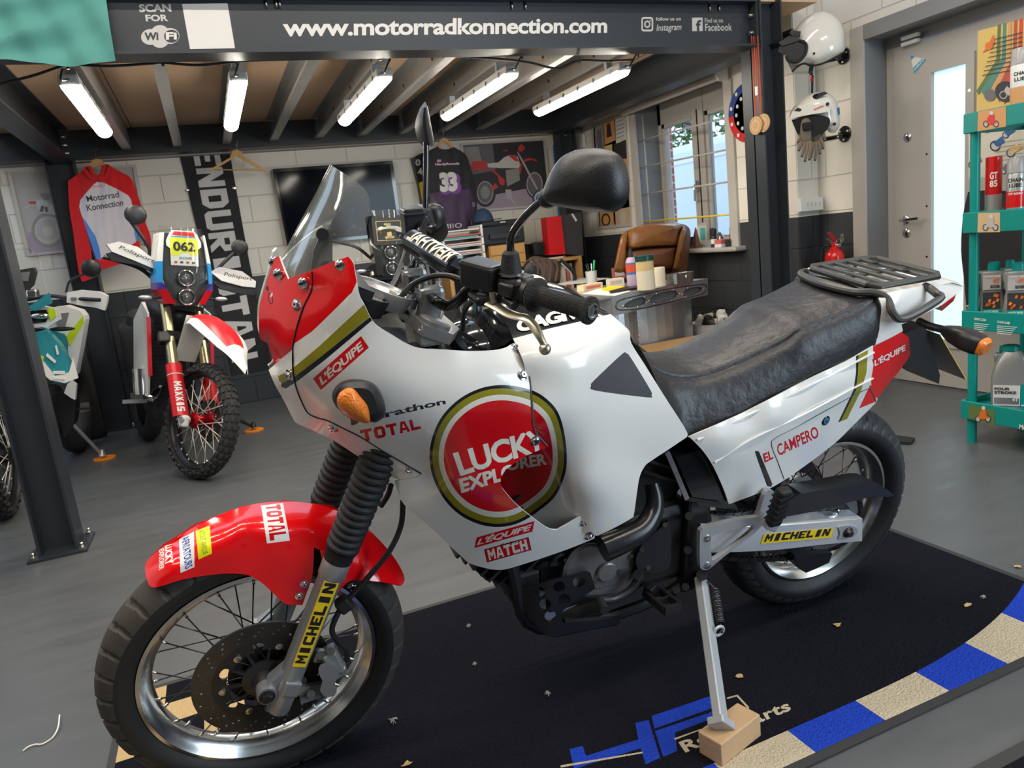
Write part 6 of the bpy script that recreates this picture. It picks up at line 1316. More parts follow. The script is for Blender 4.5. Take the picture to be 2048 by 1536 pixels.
# ---- teal motorcycle, half hidden by the steel post
M3 = bike_frame((-1.25, 4.66), (-.10, -1), .10); MT = M3
TEAL = thing('motorcycle', 'teal and white adventure motorcycle partly hidden behind the left steel post', 'motorcycle', M=MT); M3I = MT.inverted()
def tq(px, py, Y): return M3I @ ony(px, py, Y)
def tpoly(b, pts, Y, d, m): b.prism([tq(x, y, Y) for x, y in pts], M3I.to_3x3() @ V((0, d, 0)), m); return b
tb = lambda mb, n: mb.build(n, TEAL)
XT = Matrix.Translation(V((0, 0, .335))) @ Matrix.Rotation(.15, 4, 'Z')
wheel(TEAL, 'front_wheel', XT, .33, .10, .275, .028, 28, TYRE, KNOB, BLKRIM, BLKRIM, PALE_SPK, None, .036, .06, knobs, spoke_r=.0024)
b = MB(); 
for s in (.1, -.1): b.cyl((0, s, .335), (-.33, s, 1.02), .026, GOLD, n=18)
tb(b, 'fork_leg')
b = MB(); tpoly(b, [(60, 668), (92, 660), (120, 690), (135, 720), (150, 750), (135, 768), (110, 765), (90, 740), (60, 720)], 5.05, .10, SHT); tpoly(b, [(60, 725), (80, 715), (110, 752), (138, 745), (146, 715), (156, 756), (130, 766), (100, 760), (84, 746)], 5.04, .02, SHW)
for q in ([(106, 742), (130, 742), (130, 748), (106, 748)], [(106, 754), (129, 756), (129, 760), (106, 758)], [(94, 706), (112, 722), (110, 727), (92, 712)], [(113, 690), (118, 708), (114, 710), (110, 692)]): tpoly(b, q, 5.035, .004, SHW)
tpoly(b, [(76, 708), (88, 714), (82, 732), (70, 720)], 5.03, .005, SHL); tb(b, 'front_mudguard')
b = MB(); tpoly(b, [(55, 622), (80, 612), (112, 618), (118, 640), (95, 655), (60, 652)], 5.15, .1, SHW); tpoly(b, [(58, 622), (92, 619), (98, 632), (92, 644), (62, 648)], 5.14, .02, BLACKG); tpoly(b, [(95, 615), (110, 618), (112, 632), (100, 642)], 5.14, .012, SHL); tpoly(b, [(55, 615), (98, 585), (104, 606), (70, 622)], 5.13, .02, SHT); b.ell(tq(80, 632, 5.14), (.02, .05, .02), CHROME); tb(b, 'headlight')
b = MB(); tpoly(b, [(66, 655), (100, 660), (130, 668), (136, 690), (136, 740), (150, 752), (162, 690), (170, 640), (168, 632), (160, 622), (130, 612), (106, 615), (112, 640)], 5.35, .2, SHW); tpoly(b, [(78, 652), (118, 665), (132, 672), (138, 720), (130, 735), (122, 690), (100, 668)], 5.34, .02, SHT); tpoly(b, [(132, 672), (166, 632), (168, 645), (140, 692)], 5.34, .012, SHL); tpoly(b, [(110, 628), (138, 625), (130, 655), (116, 658)], 5.34, .012, mat('shroud_grey', (.2, .19, .19), .4)); tpoly(b, [(138, 758), (152, 770), (150, 800), (142, 796), (128, 786)], 5.34, .06, SHW); tb(b, 'tank_shroud')
b = MB(); tpoly(b, [(100, 790), (150, 782), (150, 830), (146, 852), (128, 878), (118, 840)], 5.45, .2, BLACKP); tb(b, 'skid_plate')
b = MB(); tpoly(b, [(38, 540), (66, 535), (70, 545), (64, 570), (48, 585), (40, 570)], 5.3, .08, BLACKP); tpoly(b, [(42, 545), (60, 543), (56, 562), (44, 562)], 5.29, .006, mat('screen_grey', (.2, .2, .2), .2)); tb(b, 'instrument_panel')
b = MB(); b.tube([tq(25, 500, 5.2), tq(55, 498, 5.2), tq(76, 515, 5.2), tq(84, 545, 5.2), tq(95, 590, 5.2)], .005, SCREEN); b.prism([tq(x, y, 5.2) for x, y in ((25, 500), (55, 498), (76, 515), (84, 545), (95, 590), (50, 592))], (.002, .002, 0), SCREEN); tb(b, 'windscreen')
b = MB(); b.tube([tq(50, 600, 5.3), tq(100, 592, 5.25), (tq(135, 596, 5.15)), tq(200, 600, 5.05)], .012, BLACKP); b.box(tq(66, 587, 5.3), (.06, .06, .05), CHROME, bev=.01); hb = tb(b, 'handlebar')
b = MB(); b.prism([tq(x, y, 5.1) for x, y in ((134, 585), (160, 580), (200, 584), (215, 592), (214, 604), (209, 621), (190, 615), (166, 612), (133, 605))], M3I.to_3x3() @ V((0, .08, 0)), SHW); b.box(tq(148, 597, 5.095), (.03, .03, .016), mat('shroud_grey', (.2, .2, .2)), bev=.004); b.build('hand_guard', hb)
b = MB(); b.ell(tq(182, 537, 5.1), (.03, .055, .056), BLACKP); b.tube([tq(132, 585, 5.15), tq(138, 565, 5.15), tq(150, 556, 5.12), tq(175, 545, 5.1)], .007, BLACKP); b.build('mirror', hb)
b = MB(); b.ell(tq(124, 658, 5.2), (.012, .075, .014), DARKMET, 14, 8); tb(b, 'indicator')
b = MB(); b.torus((-1.45, 0, .335), (0, 1, 0), .268, .065, KNOB, 48, 12); tb(b, 'rear_wheel')
b = MB(); b.ell((-.95, -.02, .82), (.30, .12, .16), BLACKP); b.box((-.80, -.02, .42), (.40, .20, .34), CASED, bev=.05); b.seg((-.85, .08, .4), (-1.45, .09, .335), .03, .06, SILVER); b.box((-1.3, -.02, .84), (.5, .18, .08), SEATM, bev=.03); b.seg(tq(150, 818, 5.5), tq(180, 817, 5.5), .02, .012, DARKMET); tb(b, 'engine')
f2 = onz(210, 918); stand_foot(f2, 'orange round puck under the stand of the teal motorcycle')
stand(TEAL, [tq(142, 845, 5.5), M3I @ (f2+V((-.01, 0, .03)))], SILVER)
# ---- block-tread wheel of another motorcycle at the left edge of the floor
MN = bike_frame((-1.29, 3.62), (.5, -.86), .0); NB = thing('motorcycle', 'motorcycle at the left edge showing only its block tread wheel', 'motorcycle', M=MN)
wheel(NB, 'front_wheel', Matrix.Translation(V((0, 0, .335))), .33, .13, .25, .035, 20, TYRE, KNOB, BLKRIM, BLKRIM, SPK, lambda th, a: (1.4 if ((th/(2*math.pi)*30 % 1) < .22 or abs(abs(a)-.4) < .09) and abs(a) < 1.2 else 0))
b = MB()
for s in (.1, -.1): b.cyl((0, s, .335), (-.33, s, 1.0), .025, BLACKP, n=16)
b.build('fork_leg', NB)
b = MB(); b.loft([[V((-.03+.37*math.cos(t), w, .335+.40*math.sin(t))) for t in (.6+1.6*k/10 for k in range(11))] for w in (-.07, .07)], SHW, closed=False); b.build('front_mudguard', NB)
# ================================================================ FLOOR: MATS AND LITTER
def carpet(name, col, col2):
    m = mat(name, col, .95, 0, .12, 120, bump=1.0, bs=180, col2=col2, spec=.05); return m
CK = carpet('mat_black', (.006, .0065, .010), (.018, .019, .028)); CB = carpet('mat_blue', (.015, .045, .46), (.03, .09, .62)); CW = carpet('mat_beige', (.56, .47, .33), (.70, .61, .45)); CT = carpet('mat_tan', (.62, .42, .20), (.74, .55, .30))
RUBM = mat('mat_rubber_edge', (.035, .036, .038), .6, bump=.2, bs=300)
X0, X1, Y0, Y1 = -.43, 2.10, 1.105, 2.25
def yin(x): return 1.19+.0*x if x < 1.2 else 1.19+.147*((x-1.2)/.89)**2.6
regs = []; xs = [2.09-.2085*k for k in range(7)]
bord = lambda a, c: [[(a, Y0), (c, Y0)]+[(c+(a-c)*k/6, yin(c+(a-c)*k/6)) for k in range(7)]]
for k in range(12):
    c = 1.885-.2095*k; a = c-.2095
    if k == 0: regs.append((bord(1.885, 2.10), CB))
    regs.append((bord(a, c), CW if k % 2 == 0 else CB))
for i in range(3):
    for j in range(11):
        if (i+j) % 2 == 0: regs.append(([[(X0+.105*i, Y1-.105*(j+1)), (X0+.105*(i+1), Y1-.105*(j+1)), (X0+.105*(i+1), Y1-.105*j), (X0+.105*i, Y1-.105*j)]], CT))
def onfl(pts): return [(lambda p: (p.x, p.y))(onz(x, y)) for x, y in pts]
q7 = lambda L: onfl([(700+x*.3906, 1150+y*.3906) for x, y in L])
for L in ([(1125, 905), (1193, 888), (1210, 940), (1478, 855), (1462, 770), (1530, 755), (1590, 950), (1515, 985), (1490, 900), (1200, 990), (1150, 1010)], [(1545, 735), (1845, 632), (1868, 690), (1560, 800)], [(1562, 812), (1880, 705), (1890, 735), (1665, 820), (1675, 915), (1605, 945)]): regs.append(([q7(L)], CB))
for L in ([(1660, 850), (1800, 800), (1800, 806), (1665, 858)], [(1080, 988), (1500, 918), (1500, 926), (1080, 1000)], [(1930, 640), (1985, 625), (2045, 690), (2040, 700), (1980, 634), (1932, 648)]): regs.append(([q7(L)], CW))
h = homog(((0, 0), (1, 0), (1, 1), (0, 1)), onfl([(1372, 1511), (1584, 1425), (1572, 1405), (1357, 1490)])); regs.append(([[h(x, y) for x, y in L] for L in txt_loops('Race Parts', .03, 0, 1.05)], CW))
P, T, Ms = cdt([(X0, Y0), (X1, Y0), (X1, Y1), (X0, Y1)], regs, CK, .06)
b = MB(); sheet(b, [V((x, y, .007)) for x, y in P], T, Ms, .006, RUBM)
runner = thing('floor_mat', 'large black mat with blue and beige check border under the white motorcycle', 'mat', (.8, 1.7, 0)); part(b, 'pile', runner)
b = MB()
for q in ((X0-.02, X1+.022, Y0-.022, Y0), (X0-.02, X1+.022, Y1, Y1+.02), (X0-.02, X0, Y0, Y1), (X1, X1+.022, Y0, Y1)): wbox(b, q[0], q[1], q[2], q[3], 0.0005, .006, RUBM)
part(b, 'rubber_edge', runner)
b = MB(); wbox(b, .3, 2.4, .2, .885, .0005, .007, CK); wbox(b, .3, 2.4, .885, .915, .0005, .006, RUBM); solo(b, 'floor_mat', 'black mat at the bottom right corner, mostly out of view', 'mat')
TIE = mat('white_tie', (.85, .83, .80), .4)
b = MB(); pts = [onz(px, py, z) for px, py, z in ((119, 1430, .012), (116, 1455, .010), (105, 1475, .004), (85, 1488, .003), (70, 1489, .004), (56, 1494, .006), (46, 1502, .002))]; b.tube(pts, .0022, TIE, 6); solo(b, 'cable_tie', 'curled white cable tie on the bare floor by the front wheel', 'cable tie')
b = MB(); q = [onz(px, py, .003) for px, py in ((1752, 886), (1822, 889), (1830, 880), (1790, 874), (1760, 862))]; b.prism(q, (0, 0, .012), RUB); solo(b, 'rubber_pad', 'small flat black rubber pad on the floor behind the rear tyre', 'pad')
CRB = mat('dry_leaf', (.55, .36, .16), .8, 0, .1, 40); FLF = mat('lint', (.42, .40, .36), .9)
for k, (px, py, m_, lb) in enumerate(((1674, 1252, CRB, 'small dry leaf on the dark mat right of the side stand'), (1480, 1354, CRB, 'small dry leaf on the dark mat near the wood block'), (1935, 1212, CRB, 'torn dry leaf on the mat near its right end'), (2036, 1135, CRB, 'dry leaf on the grey floor at the right edge'), (815, 1530, CRB, 'orange-brown leaf scrap at the mat\'s bottom edge'), (1095, 1389, FLF, 'tuft of pale lint in the middle of the dark mat'), (786, 1443, FLF, 'largest tuft of pale lint, by the front wheel'), (938, 1253, FLF, 'tuft of pale lint below the skid plate'), (1967, 1196, FLF, 'tuft of pale lint at the right end of the dark mat'), (950, 1330, FLF, 'faint pale lint tuft between front wheel and skid plate'))):
    c = onz(px, py, .008 if px < 2020 else .001); R2 = random.Random(k); b = MB(); r = .012 if m_ is CRB else (.016 if k == 6 else .010)
    if m_ is CRB:
        L = [c+V((r*(1+.5*R2.uniform(-1, 1))*math.cos(a), .6*r*(1+.5*R2.uniform(-1, 1))*math.sin(a), .002+.004*R2.random())) for a in (2*math.pi*i/9 for i in range(9))]; b.prism(L, (0, 0, .0012), m_)
    else:
        for i in range(22): a = R2.uniform(0, 6.3); e = c+V((r*math.cos(a)*R2.uniform(.4, 1), r*math.sin(a)*R2.uniform(.4, 1), R2.uniform(0, .006))); b.tube([c+V((0, 0, .003)), (c+e)/2+V((0, 0, .005)), e], .0008, m_, 4, 3)
    solo(b, 'leaf' if m_ is CRB else 'lint', lb, 'leaf' if m_ is CRB else 'lint', 'litter on the floor mat')
# ================================================================ BACK WALL
YW = 6.925
def cloth(name, label, cat, outline, regs, base, Yf, step=6, thick=.004, res=3, corner=45, extra=None, root=False):
    ol = crv2(outline, res, True, corner)
    if area2(ol) < 0: ol = ol[::-1]
    P, T, Ms = cdt(ol, regs, base, step); b = MB(); sheet(b, [ony(x, y, Yf(x, y)) for x, y in P], [t[::-1] for t in T], Ms, thick, base)
    if root: t = thing(name, label, cat, ony(*outline[0], Yf(*outline[0]))); part(b, 'body', t); return t
    return solo(b, name, label, cat)
CR_ = mat('hoodie_red', (.70, .008, .012), .85, 0, .05, 30, bump=.1, bs=300, sheen=.3); CWH = mat('hoodie_white', (.72, .66, .70), .85, 0, .03, 30, sheen=.3); CBL = mat('hoodie_blue', (.10, .28, .72), .85); CNV = mat('hoodie_navy', (.05, .05, .12), .85)
hz = lambda L: [(x*.15625, 300+y*.15625) for x, y in L]
YH = 6.655
HO = hz([(1095, 215), (1150, 205), (1200, 285), (1250, 325), (1300, 285), (1325, 200), (1365, 178), (1410, 200), (1480, 245), (1640, 330), (1700, 400), (1745, 540), (1800, 700), (1850, 900), (1920, 1080), (1935, 1250), (1850, 1230), (1800, 1050), (1760, 960), (1780, 1150), (1800, 1300), (1640, 1440), (1500, 1470), (1310, 1530), (1270, 1440), (1210, 1390), (1160, 1230), (1175, 1420), (1185, 1640), (1050, 1690), (1010, 1560), (975, 1350), (930, 1000), (890, 760), (872, 420), (900, 380), (1010, 300), (1070, 240)])
hreg = [([hz([(1250, 403), (1320, 415), (1480, 490), (1640, 580), (1680, 640), (1720, 900), (1740, 1180), (1640, 1240), (1440, 1330), (1290, 1380), (1230, 1200), (1100, 960), (1040, 820), (1015, 720), (1030, 640), (1100, 550), (1200, 440)])], CWH),
    ([hz([(1050, 850), (1110, 930), (1220, 1100), (1270, 1250), (1300, 1410), (1230, 1390), (1180, 1240), (1100, 1000)])], CBL), ([hz([(1090, 1000), (1170, 1200), (1235, 1400), (1205, 1380), (1150, 1220)])], CNV), ([hz([(1700, 900), (1745, 900), (1775, 1160), (1740, 1170), (1712, 1000)])], CBL), ([hz([(1745, 900), (1765, 960), (1795, 1200), (1775, 1160)])], CNV),
    (tl('MIRO', hz([(1195, 485), (1345, 465), (1342, 438), (1192, 460)]), 0.0), CR_), (tl('Motorrad', hz([(1120, 665), (1525, 605), (1515, 525), (1095, 588)]), .012, 0, .95), INK), (tl('Konnection', hz([(1120, 785), (1580, 710), (1570, 630), (1100, 703)]), .012, 0, .95), INK)]
fold = lambda x, y: YH-.05*max(0, 1-((x-212)/75)**2)+.007*math.sin(x*.16+y*.02)+.004*math.sin(x*.35-y*.03)
hood = cloth('hoodie', 'red and white hooded top with lettering, on a wooden hanger before the steel column', 'hoodie', HO, hreg, CR_, fold, 5, .006, root=True)
b = MB()
for s in ([(1150, 210), (1180, 300), (1260, 350), (1310, 400)], [(1330, 200), (1300, 320), (1260, 390)], [(1400, 215), (1360, 320), (1290, 400)], [(1080, 250), (1150, 340), (1240, 390)]): b.tube([ony(x, y, YH-.058) for x, y in hz(s)], .014, CR_, 8)
part(b, 'hood', hood)
HGW = mat('hanger_wood', (.70, .40, .14), .4, 0, .1, 12)
def hanger(name, label, arch, hook, Y, bar=None, th=.016):
    t = thing(name, label, 'hanger', ony(*arch[0], Y), group='wooden clothes hangers'); b = MB(); n = len(arch)//2; P = [ony(x, y, Y) for x, y in arch]; b.prism(P, (0, th, 0), HGW); part(b, 'hanger_body', t)
    if bar: part(MB().cyl(ony(*bar[0], Y+.008), ony(*bar[1], Y+.008), .005, HGW, n=10), 'trouser_bar', t)
    c = ony(*hook, Y+.008); part(MB().tube([c, c+V((0, 0, .05)), c+V((.02, 0, .075)), V((c.x, 6.70, 2.166))], .002, CHROME, 6), 'hook', t)
hanger('clothes_hanger', 'wooden hanger inside the red and white hooded top', crv2(hz([(1140, 225), (1170, 150), (1220, 112), (1280, 115), (1330, 160), (1350, 200), (1320, 215), (1290, 208), (1230, 212), (1180, 245)]), 3), (193, 318), YH-.005)
hanger('clothes_hanger', 'empty wooden hanger in front of the black banner', [(416, 341), (460, 315), (465, 302), (473, 299), (482, 302), (490, 313), (537, 343), (528, 344), (482, 317), (472, 311), (464, 318), (424, 342)], (474, 300), 6.67, ((424, 339), (530, 341)))
# banner
hB = homog(((0, 0), (1, 0), (1, 1), (0, 1)), ((383, 292), (465, 729), (517, 717), (436, 290)))
GL = [[hB(x, y) for x, y in L] for L in txt_loops('#ENDURISTAN')]
BNK = mat('banner_black', (.014, .014, .016), .7, 0, .06, 20); BNW = mat('banner_white', (.66, .64, .64), .7)
bw = lambda x, y: YW-.012-.006*math.sin(y*.05)-.004*math.sin(x*.11+y*.02)
cloth('banner', 'tall black banner with big white sideways lettering on the back wall', 'banner', [(355.5, 293), (457, 290), (499, 525), (545, 737), (464, 750), (393, 455)], [(GL, BNW)], BNK, bw, 8, .003, corner=30)
for px, py in ((375, 380), (468, 376), (541, 731)): c = ony(px, py, YW-.02); b = MB(); b.lathe(c, (0, -1, 0), [(0, .014), (.004, .012), (.006, 0)], CHROME, 16); solo(b, 'banner_stud', {375: 'left', 468: 'right', 541: 'bottom'}[px]+' round metal stud in the edge of the black banner', 'stud', 'banner studs')
# television
def quad_box(b, px, Y, d, m): b.prism([ony(x, y, Y) for x, y in px], (0, d, 0), m)
tv = thing('television', 'black flat-screen television on the back wall behind the clear windscreen', 'television', ony(670, 500, 6.85))
b = MB(); quad_box(b, [(545, 338), (785, 321), (806, 470), (575, 492)], 6.84, .06, BLACKG); part(b, 'bezel', tv)
b = MB(); quad_box(b, [(551, 344), (779, 328), (799, 464), (579, 486)], 6.838, .004, mat('tv_screen', (.004, .005, .009), .10, 0, .02, 2, spec=.18)); part(b, 'screen', tv)
# framed posters
FRA = mat('poster_frame', (.60, .56, .52), .4, .2)
def framed(name, label, q, f, pl, art, bg):
    t = thing(name, label, 'poster', f(*q[3])); cx_ = sum(p[0] for p in q)/4; cy_ = sum(p[1] for p in q)/4; b = MB(); inn = [(cx_+(x-cx_)*.94, cy_+(y-cy_)*.94) for x, y in q]
    for i in range(4):
        j = (i+1) % 4; b.prism([f(*q[i]), f(*q[j]), f(*inn[j]), f(*inn[i])], pl*.02, FRA)
    part(b, 'frame', t); b = MB(); b.prism([f(*p)+pl*.012 for p in inn], pl*.006, bg); k = 0
    for pts, m in art: k += 1; b.poly([f(*p)+pl*(.0115-.00015*k) for p in pts], m)
    part(b, 'print', t)
def ring_(cx, cy, rx, ry, k, m, bgm, n=28): return [(ell_loop(cx, cy, rx, ry, 0, n), m), (ell_loop(cx, cy, rx*k, ry*k, 0, n), bgm)]
def ink(n, *c): return mat('print_'+n, c, .5)
PGR = ink('pale_grey', .50, .47, .45); PG2 = ink('grey', .34, .31, .29); PTN = ink('tan', .60, .42, .28); PCR = ink('cream', .62, .57, .47); PRE = ink('red', .68, .05, .04); PDK = ink('dark', .035, .033, .038); PLI = ink('lilac', .42, .34, .42); PMD = ink('mid', .16, .15, .16); POR = ink('orange', .66, .33, .13); PWH = ink('white', .66, .64, .62); PYE = ink('yellow', .70, .55, .2)
fw_ = lambda x, y: ony(x, y, YW-.02); pY = V((0, 1, 0)); hl = hz
framed('framed_poster', 'framed pale poster of a dirt bike numbered 38, behind the steel column', [(13, 343), (272, 329), (300, 487), (53, 513)], fw_, pY,
    [(hl([(350, 1050), (900, 1000), (960, 1280), (380, 1330)]), PLI)]+ring_(96, 460, 34, 36, .80, PG2, PGR)+ring_(96, 460, 27, 25, .90, PCR, PGR)+[(ell_loop(95, 462, 11, 10), PCR), (hl([(450, 640), (560, 625), (700, 740), (760, 840), (620, 820), (520, 800), (470, 720)]), PWH), (hl([(500, 560), (700, 540), (720, 640), (560, 640)]), PG2), (hl([(640, 625), (720, 615), (760, 740), (680, 730)]), PTN), (hl([(360, 660), (460, 655), (450, 685), (370, 685)]), PRE), (hl([(265, 755), (390, 700), (370, 725)]), PWH), (hl([(700, 960), (820, 940), (830, 1030), (740, 1060)]), PCR)]+[([(78, 423), (82, 411), (88, 412), (86, 424)], PMD), ([(90, 424), (89, 413), (95, 414), (95, 425)], PMD)], PGR)
jz = lambda L: [(840+x*.14322, 260+y*.14322) for x, y in L]
je = lambda x, y, rx, ry, k, m, bg: ring_(840+x*.14322, 260+y*.14322, rx*.14322, ry*.14322, k, m, bg)
framed('framed_poster', 'framed poster of a red and white motocross bike on the back wall', jz([(560, 185), (1755, 115), (1850, 1060), (700, 1150)]), fw_, pY,
    [(jz([(600, 215), (1020, 195), (1060, 560), (650, 640)]), PMD), (jz([(620, 240), (820, 230), (880, 480), (660, 500)]), PG2), (jz([(640, 980), (1790, 760), (1830, 1040), (720, 1120)]), PLI)]+je(915, 880, 150, 195, .78, PDK, PMD)+je(915, 870, 112, 160, .92, PGR, PMD)+[(ell_loop(840+915*.1432, 260+870*.1432, 9, 13), PG2)]+je(1610, 760, 130, 195, .86, PDK, PMD)+je(1605, 755, 112, 170, .90, PGR, PMD)+
    [(jz([(715, 500), (740, 435), (920, 430), (940, 520), (870, 565), (720, 560)]), PRE), (jz([(940, 470), (1100, 450), (1180, 380), (1260, 345), (1370, 370), (1410, 500), (1380, 530), (1150, 530), (960, 520)]), PWH), (jz([(1230, 350), (1340, 345), (1390, 440), (1330, 430)]), PRE), (jz([(950, 520), (990, 520), (1190, 700), (1180, 770), (1120, 760), (1090, 640)]), PRE), (jz([(1200, 560), (1390, 530), (1400, 700), (1220, 790)]), PG2), (jz([(1005, 790), (1050, 740), (1100, 790), (1020, 850)]), PRE), (jz([(1375, 240), (1420, 190), (1475, 250), (1430, 300), (1380, 290)]), PRE), (jz([(1455, 410), (1540, 390), (1620, 410), (1645, 445), (1560, 410), (1460, 445)]), PRE), (jz([(1370, 300), (1450, 430), (1650, 820), (1630, 830), (1420, 430), (1360, 310)]), PGR), (jz([(1400, 460), (1430, 480), (1410, 610), (1390, 600)]), PRE), (jz([(1150, 300), (1230, 265), (1220, 295)]), PRE), (jz([(1195, 830), (1280, 830), (1290, 950), (1350, 1050), (1330, 1050), (1260, 960), (1220, 960)]), PGR)], PDK)
# jersey
JB = mat('jersey_black', (.018, .017, .022), .7, 0, .06, 25, sheen=.2); JP = mat('jersey_purple', (.085, .045, .105), .7, 0, .1, 14, col2=(.05, .03, .07)); JPK = mat('jersey_pink', (.72, .50, .60), .6); JPU = mat('jersey_violet', (.20, .06, .30), .6)
YJ = 6.63
JO = jz([(100, 300), (250, 225), (270, 255), (350, 270), (430, 255), (470, 235), (600, 310), (660, 380), (700, 500), (760, 700), (795, 950), (800, 1380), (740, 1400), (715, 1200), (720, 1420), (560, 1440), (460, 1500), (300, 1480), (235, 1420), (225, 1000), (170, 950), (110, 850), (95, 400)])
jreg = [([jz([(110, 900), (300, 860), (560, 840), (700, 830), (760, 1000), (760, 1560), (200, 1560), (150, 1000)])], JP), (tl('33', jz([(300, 905), (590, 890), (560, 600), (280, 610)]), .06, 0, .85), JPU), (tl('33', jz([(285, 870), (535, 855), (510, 580), (262, 595)]), .06, 0, .85), PWH), (tl('the', jz([(240, 455), (300, 440), (295, 395), (235, 410)]), .03), JPK), (tl('HardyRounds', jz([(215, 505), (555, 490), (550, 450), (210, 465)]), .045, 0, .95), JPK), (tl('MIIO', jz([(315, 1385), (585, 1360), (582, 1295), (310, 1320)]), .008, 0, 1.05), PWH), (tl('O', jz([(735, 1075), (765, 1070), (760, 1005), (730, 1010)]), .0), PWH)]
jf = lambda x, y: YJ-.05*max(0, 1-((x-905)/55)**2)+.006*math.sin(x*.22+y*.03)+.003*math.sin(x*.4-y*.05)
cloth('jersey', 'black and purple long-sleeved jersey numbered 33 on the back wall', 'jersey', JO, jreg, JB, jf, 5, .004)
hanger('clothes_hanger', 'wooden hanger inside the black and purple jersey', jz([(245, 225), (270, 160), (310, 115), (340, 110), (380, 120), (430, 190), (460, 240), (430, 255), (380, 185), (330, 165), (290, 200), (265, 260)]), (888, 277), YJ+.01)
b = MB(); quad_box(b, [(824, 316), (846, 305), (858, 400), (846, 420), (838, 372)], 6.86, .08, BLACKP); quad_box(b, [(838, 366), (847, 362), (852, 410), (846, 412)], 6.855, .003, YEL)
for t_, q in (('0', ((832, 333), (842, 330), (830, 320))), ('4', ((836, 351), (846, 348), (834, 338)))): b.text(t_, [ony(*p, 6.853) for p in q], PWH, bold=.04)
solo(b, 'pennant', 'black and yellow hanging flag beside the jersey', 'flag')
HB_ = mat('hoop_blue', (.02, .10, .30), .5)
b = MB(); c = ony(1081, 397, 6.885); b.cyl(c, c+V((0, .021, 0)), .080, HB_, n=36)
for r, m_, d in ((.068, PWH, .001), (.050, HB_, .002), (.036, PWH, .003), (.022, HB_, .004)): b.cyl(c-V((0, d, 0)), c, r, m_, n=32)
solo(b, 'roundel', 'round blue and white ringed target plaque by the poster', 'plaque')
b = MB(); q = ony(1108, 290, 6.76); e = ony(1122, 470, 6.755); b.cyl(q, q+(e-q)*(q.z/(q.z-e.z)), .012, HB_, n=10); solo(b, 'blue_pole', 'thin blue pole leaning beside the back right steel column', 'pole')
# tall black padded covers leaning on the wall
PADB = mat('padded_black', (.022, .022, .024), .55, 0, .05, 12)
def puff(b, pts, Y, d, m, back=.02, f=None, res=3, corner=100):
    L = crv2(pts, res, True, corner); cx_ = sum(p[0] for p in L)/len(L); cy_ = sum(p[1] for p in L)/len(L); f = f or (lambda x, y, k: ony(x, y, Y+k))
    rg = [[f(cx_+(x-cx_)*s, cy_+(y-cy_)*s, k) for x, y in L] for s, k in ((.97, back), (1, back*.4), (1, -.25*d), (.95, -.6*d), (.82, -.88*d), (.5, -d), (.05, -d))]
    b.loft(rg, m); return b
b = MB(); puff(b, [(235, 655), (243, 646), (252, 643), (260, 646), (268, 640), (278, 641), (287, 650), (300, 700), (320, 790), (325, 836), (318, 851), (300, 858), (284, 853), (272, 836), (258, 760), (243, 690)], 6.55, .05, PADB); solo(b, 'padded_cover', 'tall black padded panel leaning on the wall right of the steel column', 'panel', 'black padded panels')
b = MB(); puff(b, [(150, 690), (168, 690), (180, 720), (205, 820), (215, 866), (205, 874), (185, 878), (170, 872), (158, 830)], 6.50, .05, PADB); solo(b, 'padded_cover', 'tall black padded panel between the teal motorcycle and the steel column', 'panel', 'black padded panels')
b = MB(); puff(b, [(290, 648), (298, 640), (306, 642), (330, 760), (345, 842), (335, 846), (325, 760), (310, 720)], 6.78, .03, PADB); solo(b, 'padded_cover', 'black padded panel mostly hidden behind the race number 062 motorcycle', 'panel', 'black padded panels')
# ================================================================ DESK CORNER
def st(px, py, z): p = onz(px, py, z); return p, (p-EYE).dot(CF)/FPX
DT = .76; ALD = mat('riveted_aluminium', (.62, .62, .61), .32, .85, .14, 5, bump=.08, bs=30)
dA, dB = onz(1226, 592, DT), onz(1413, 557, DT); de = (dB-dA).normalized(); dn = V((-de.y, de.x, 0)); dL = (dB-dA).length
desk = thing('desk', 'silver riveted aluminium desk with three oval openings in its edge', 'desk', (dA.x, dA.y, 0))
D = lambda s, t, z: dA+de*s+dn*t+V((0, 0, z-DT))
b = MB(); b.prism([D(-.10, 0, DT-.012), D(dL, 0, DT-.012), D(dL, .50, DT-.012), D(0, 1.35, DT-.012), D(-.45, 1.45, DT-.012), D(-.45, .55, DT-.012)], (0, 0, .012), ALD); part(b, 'desktop', desk)
zb = .635
def on_desk(px, py): p = onplane(px, py, dA, dn); r = p-dA; return (r.dot(de), p.z)
ov = [crv2([on_desk(x, y) for x, y in L], 3, True, 100) for L in ([(1247, 611), (1256, 603), (1276, 595), (1290, 596), (1291, 605), (1280, 611), (1260, 615), (1248, 615)], [(1299, 601), (1306, 591), (1330, 583), (1350, 581), (1356, 588), (1348, 597), (1325, 604), (1303, 606)], [(1365, 588), (1370, 579), (1388, 574), (1402, 574), (1404, 579), (1396, 586), (1380, 592), (1368, 593)])]
P, T, Ms = cdt([(-.02, zb), (dL, zb+.01), (dL+.01, DT), (-.02, DT)], [], ALD, .06, ov); b = MB(); sheet(b, [D(s, -.004, z) for s, z in P], T, Ms, .012, ALD)
b.prism([D(-.02, 0, DT), D(-.02, 0, zb), D(-.40, .62, zb), D(-.40, .62, DT)], (.012, .004, 0), ALD); fas = part(b, 'fascia', desk)
b = MB(); ro = crv2([on_desk(x, y) for x, y in ((1231, 610), (1240, 600), (1280, 590), (1340, 577), (1400, 569), (1411, 572), (1410, 582), (1395, 590), (1330, 606), (1280, 617), (1245, 620), (1233, 618))], 3, True, 100); b.tube([D(s, -.006, z) for s, z in ro], .0035, DARKMET, 6, smoothpath=False, closed=True); part(b, 'rim_seam', desk)
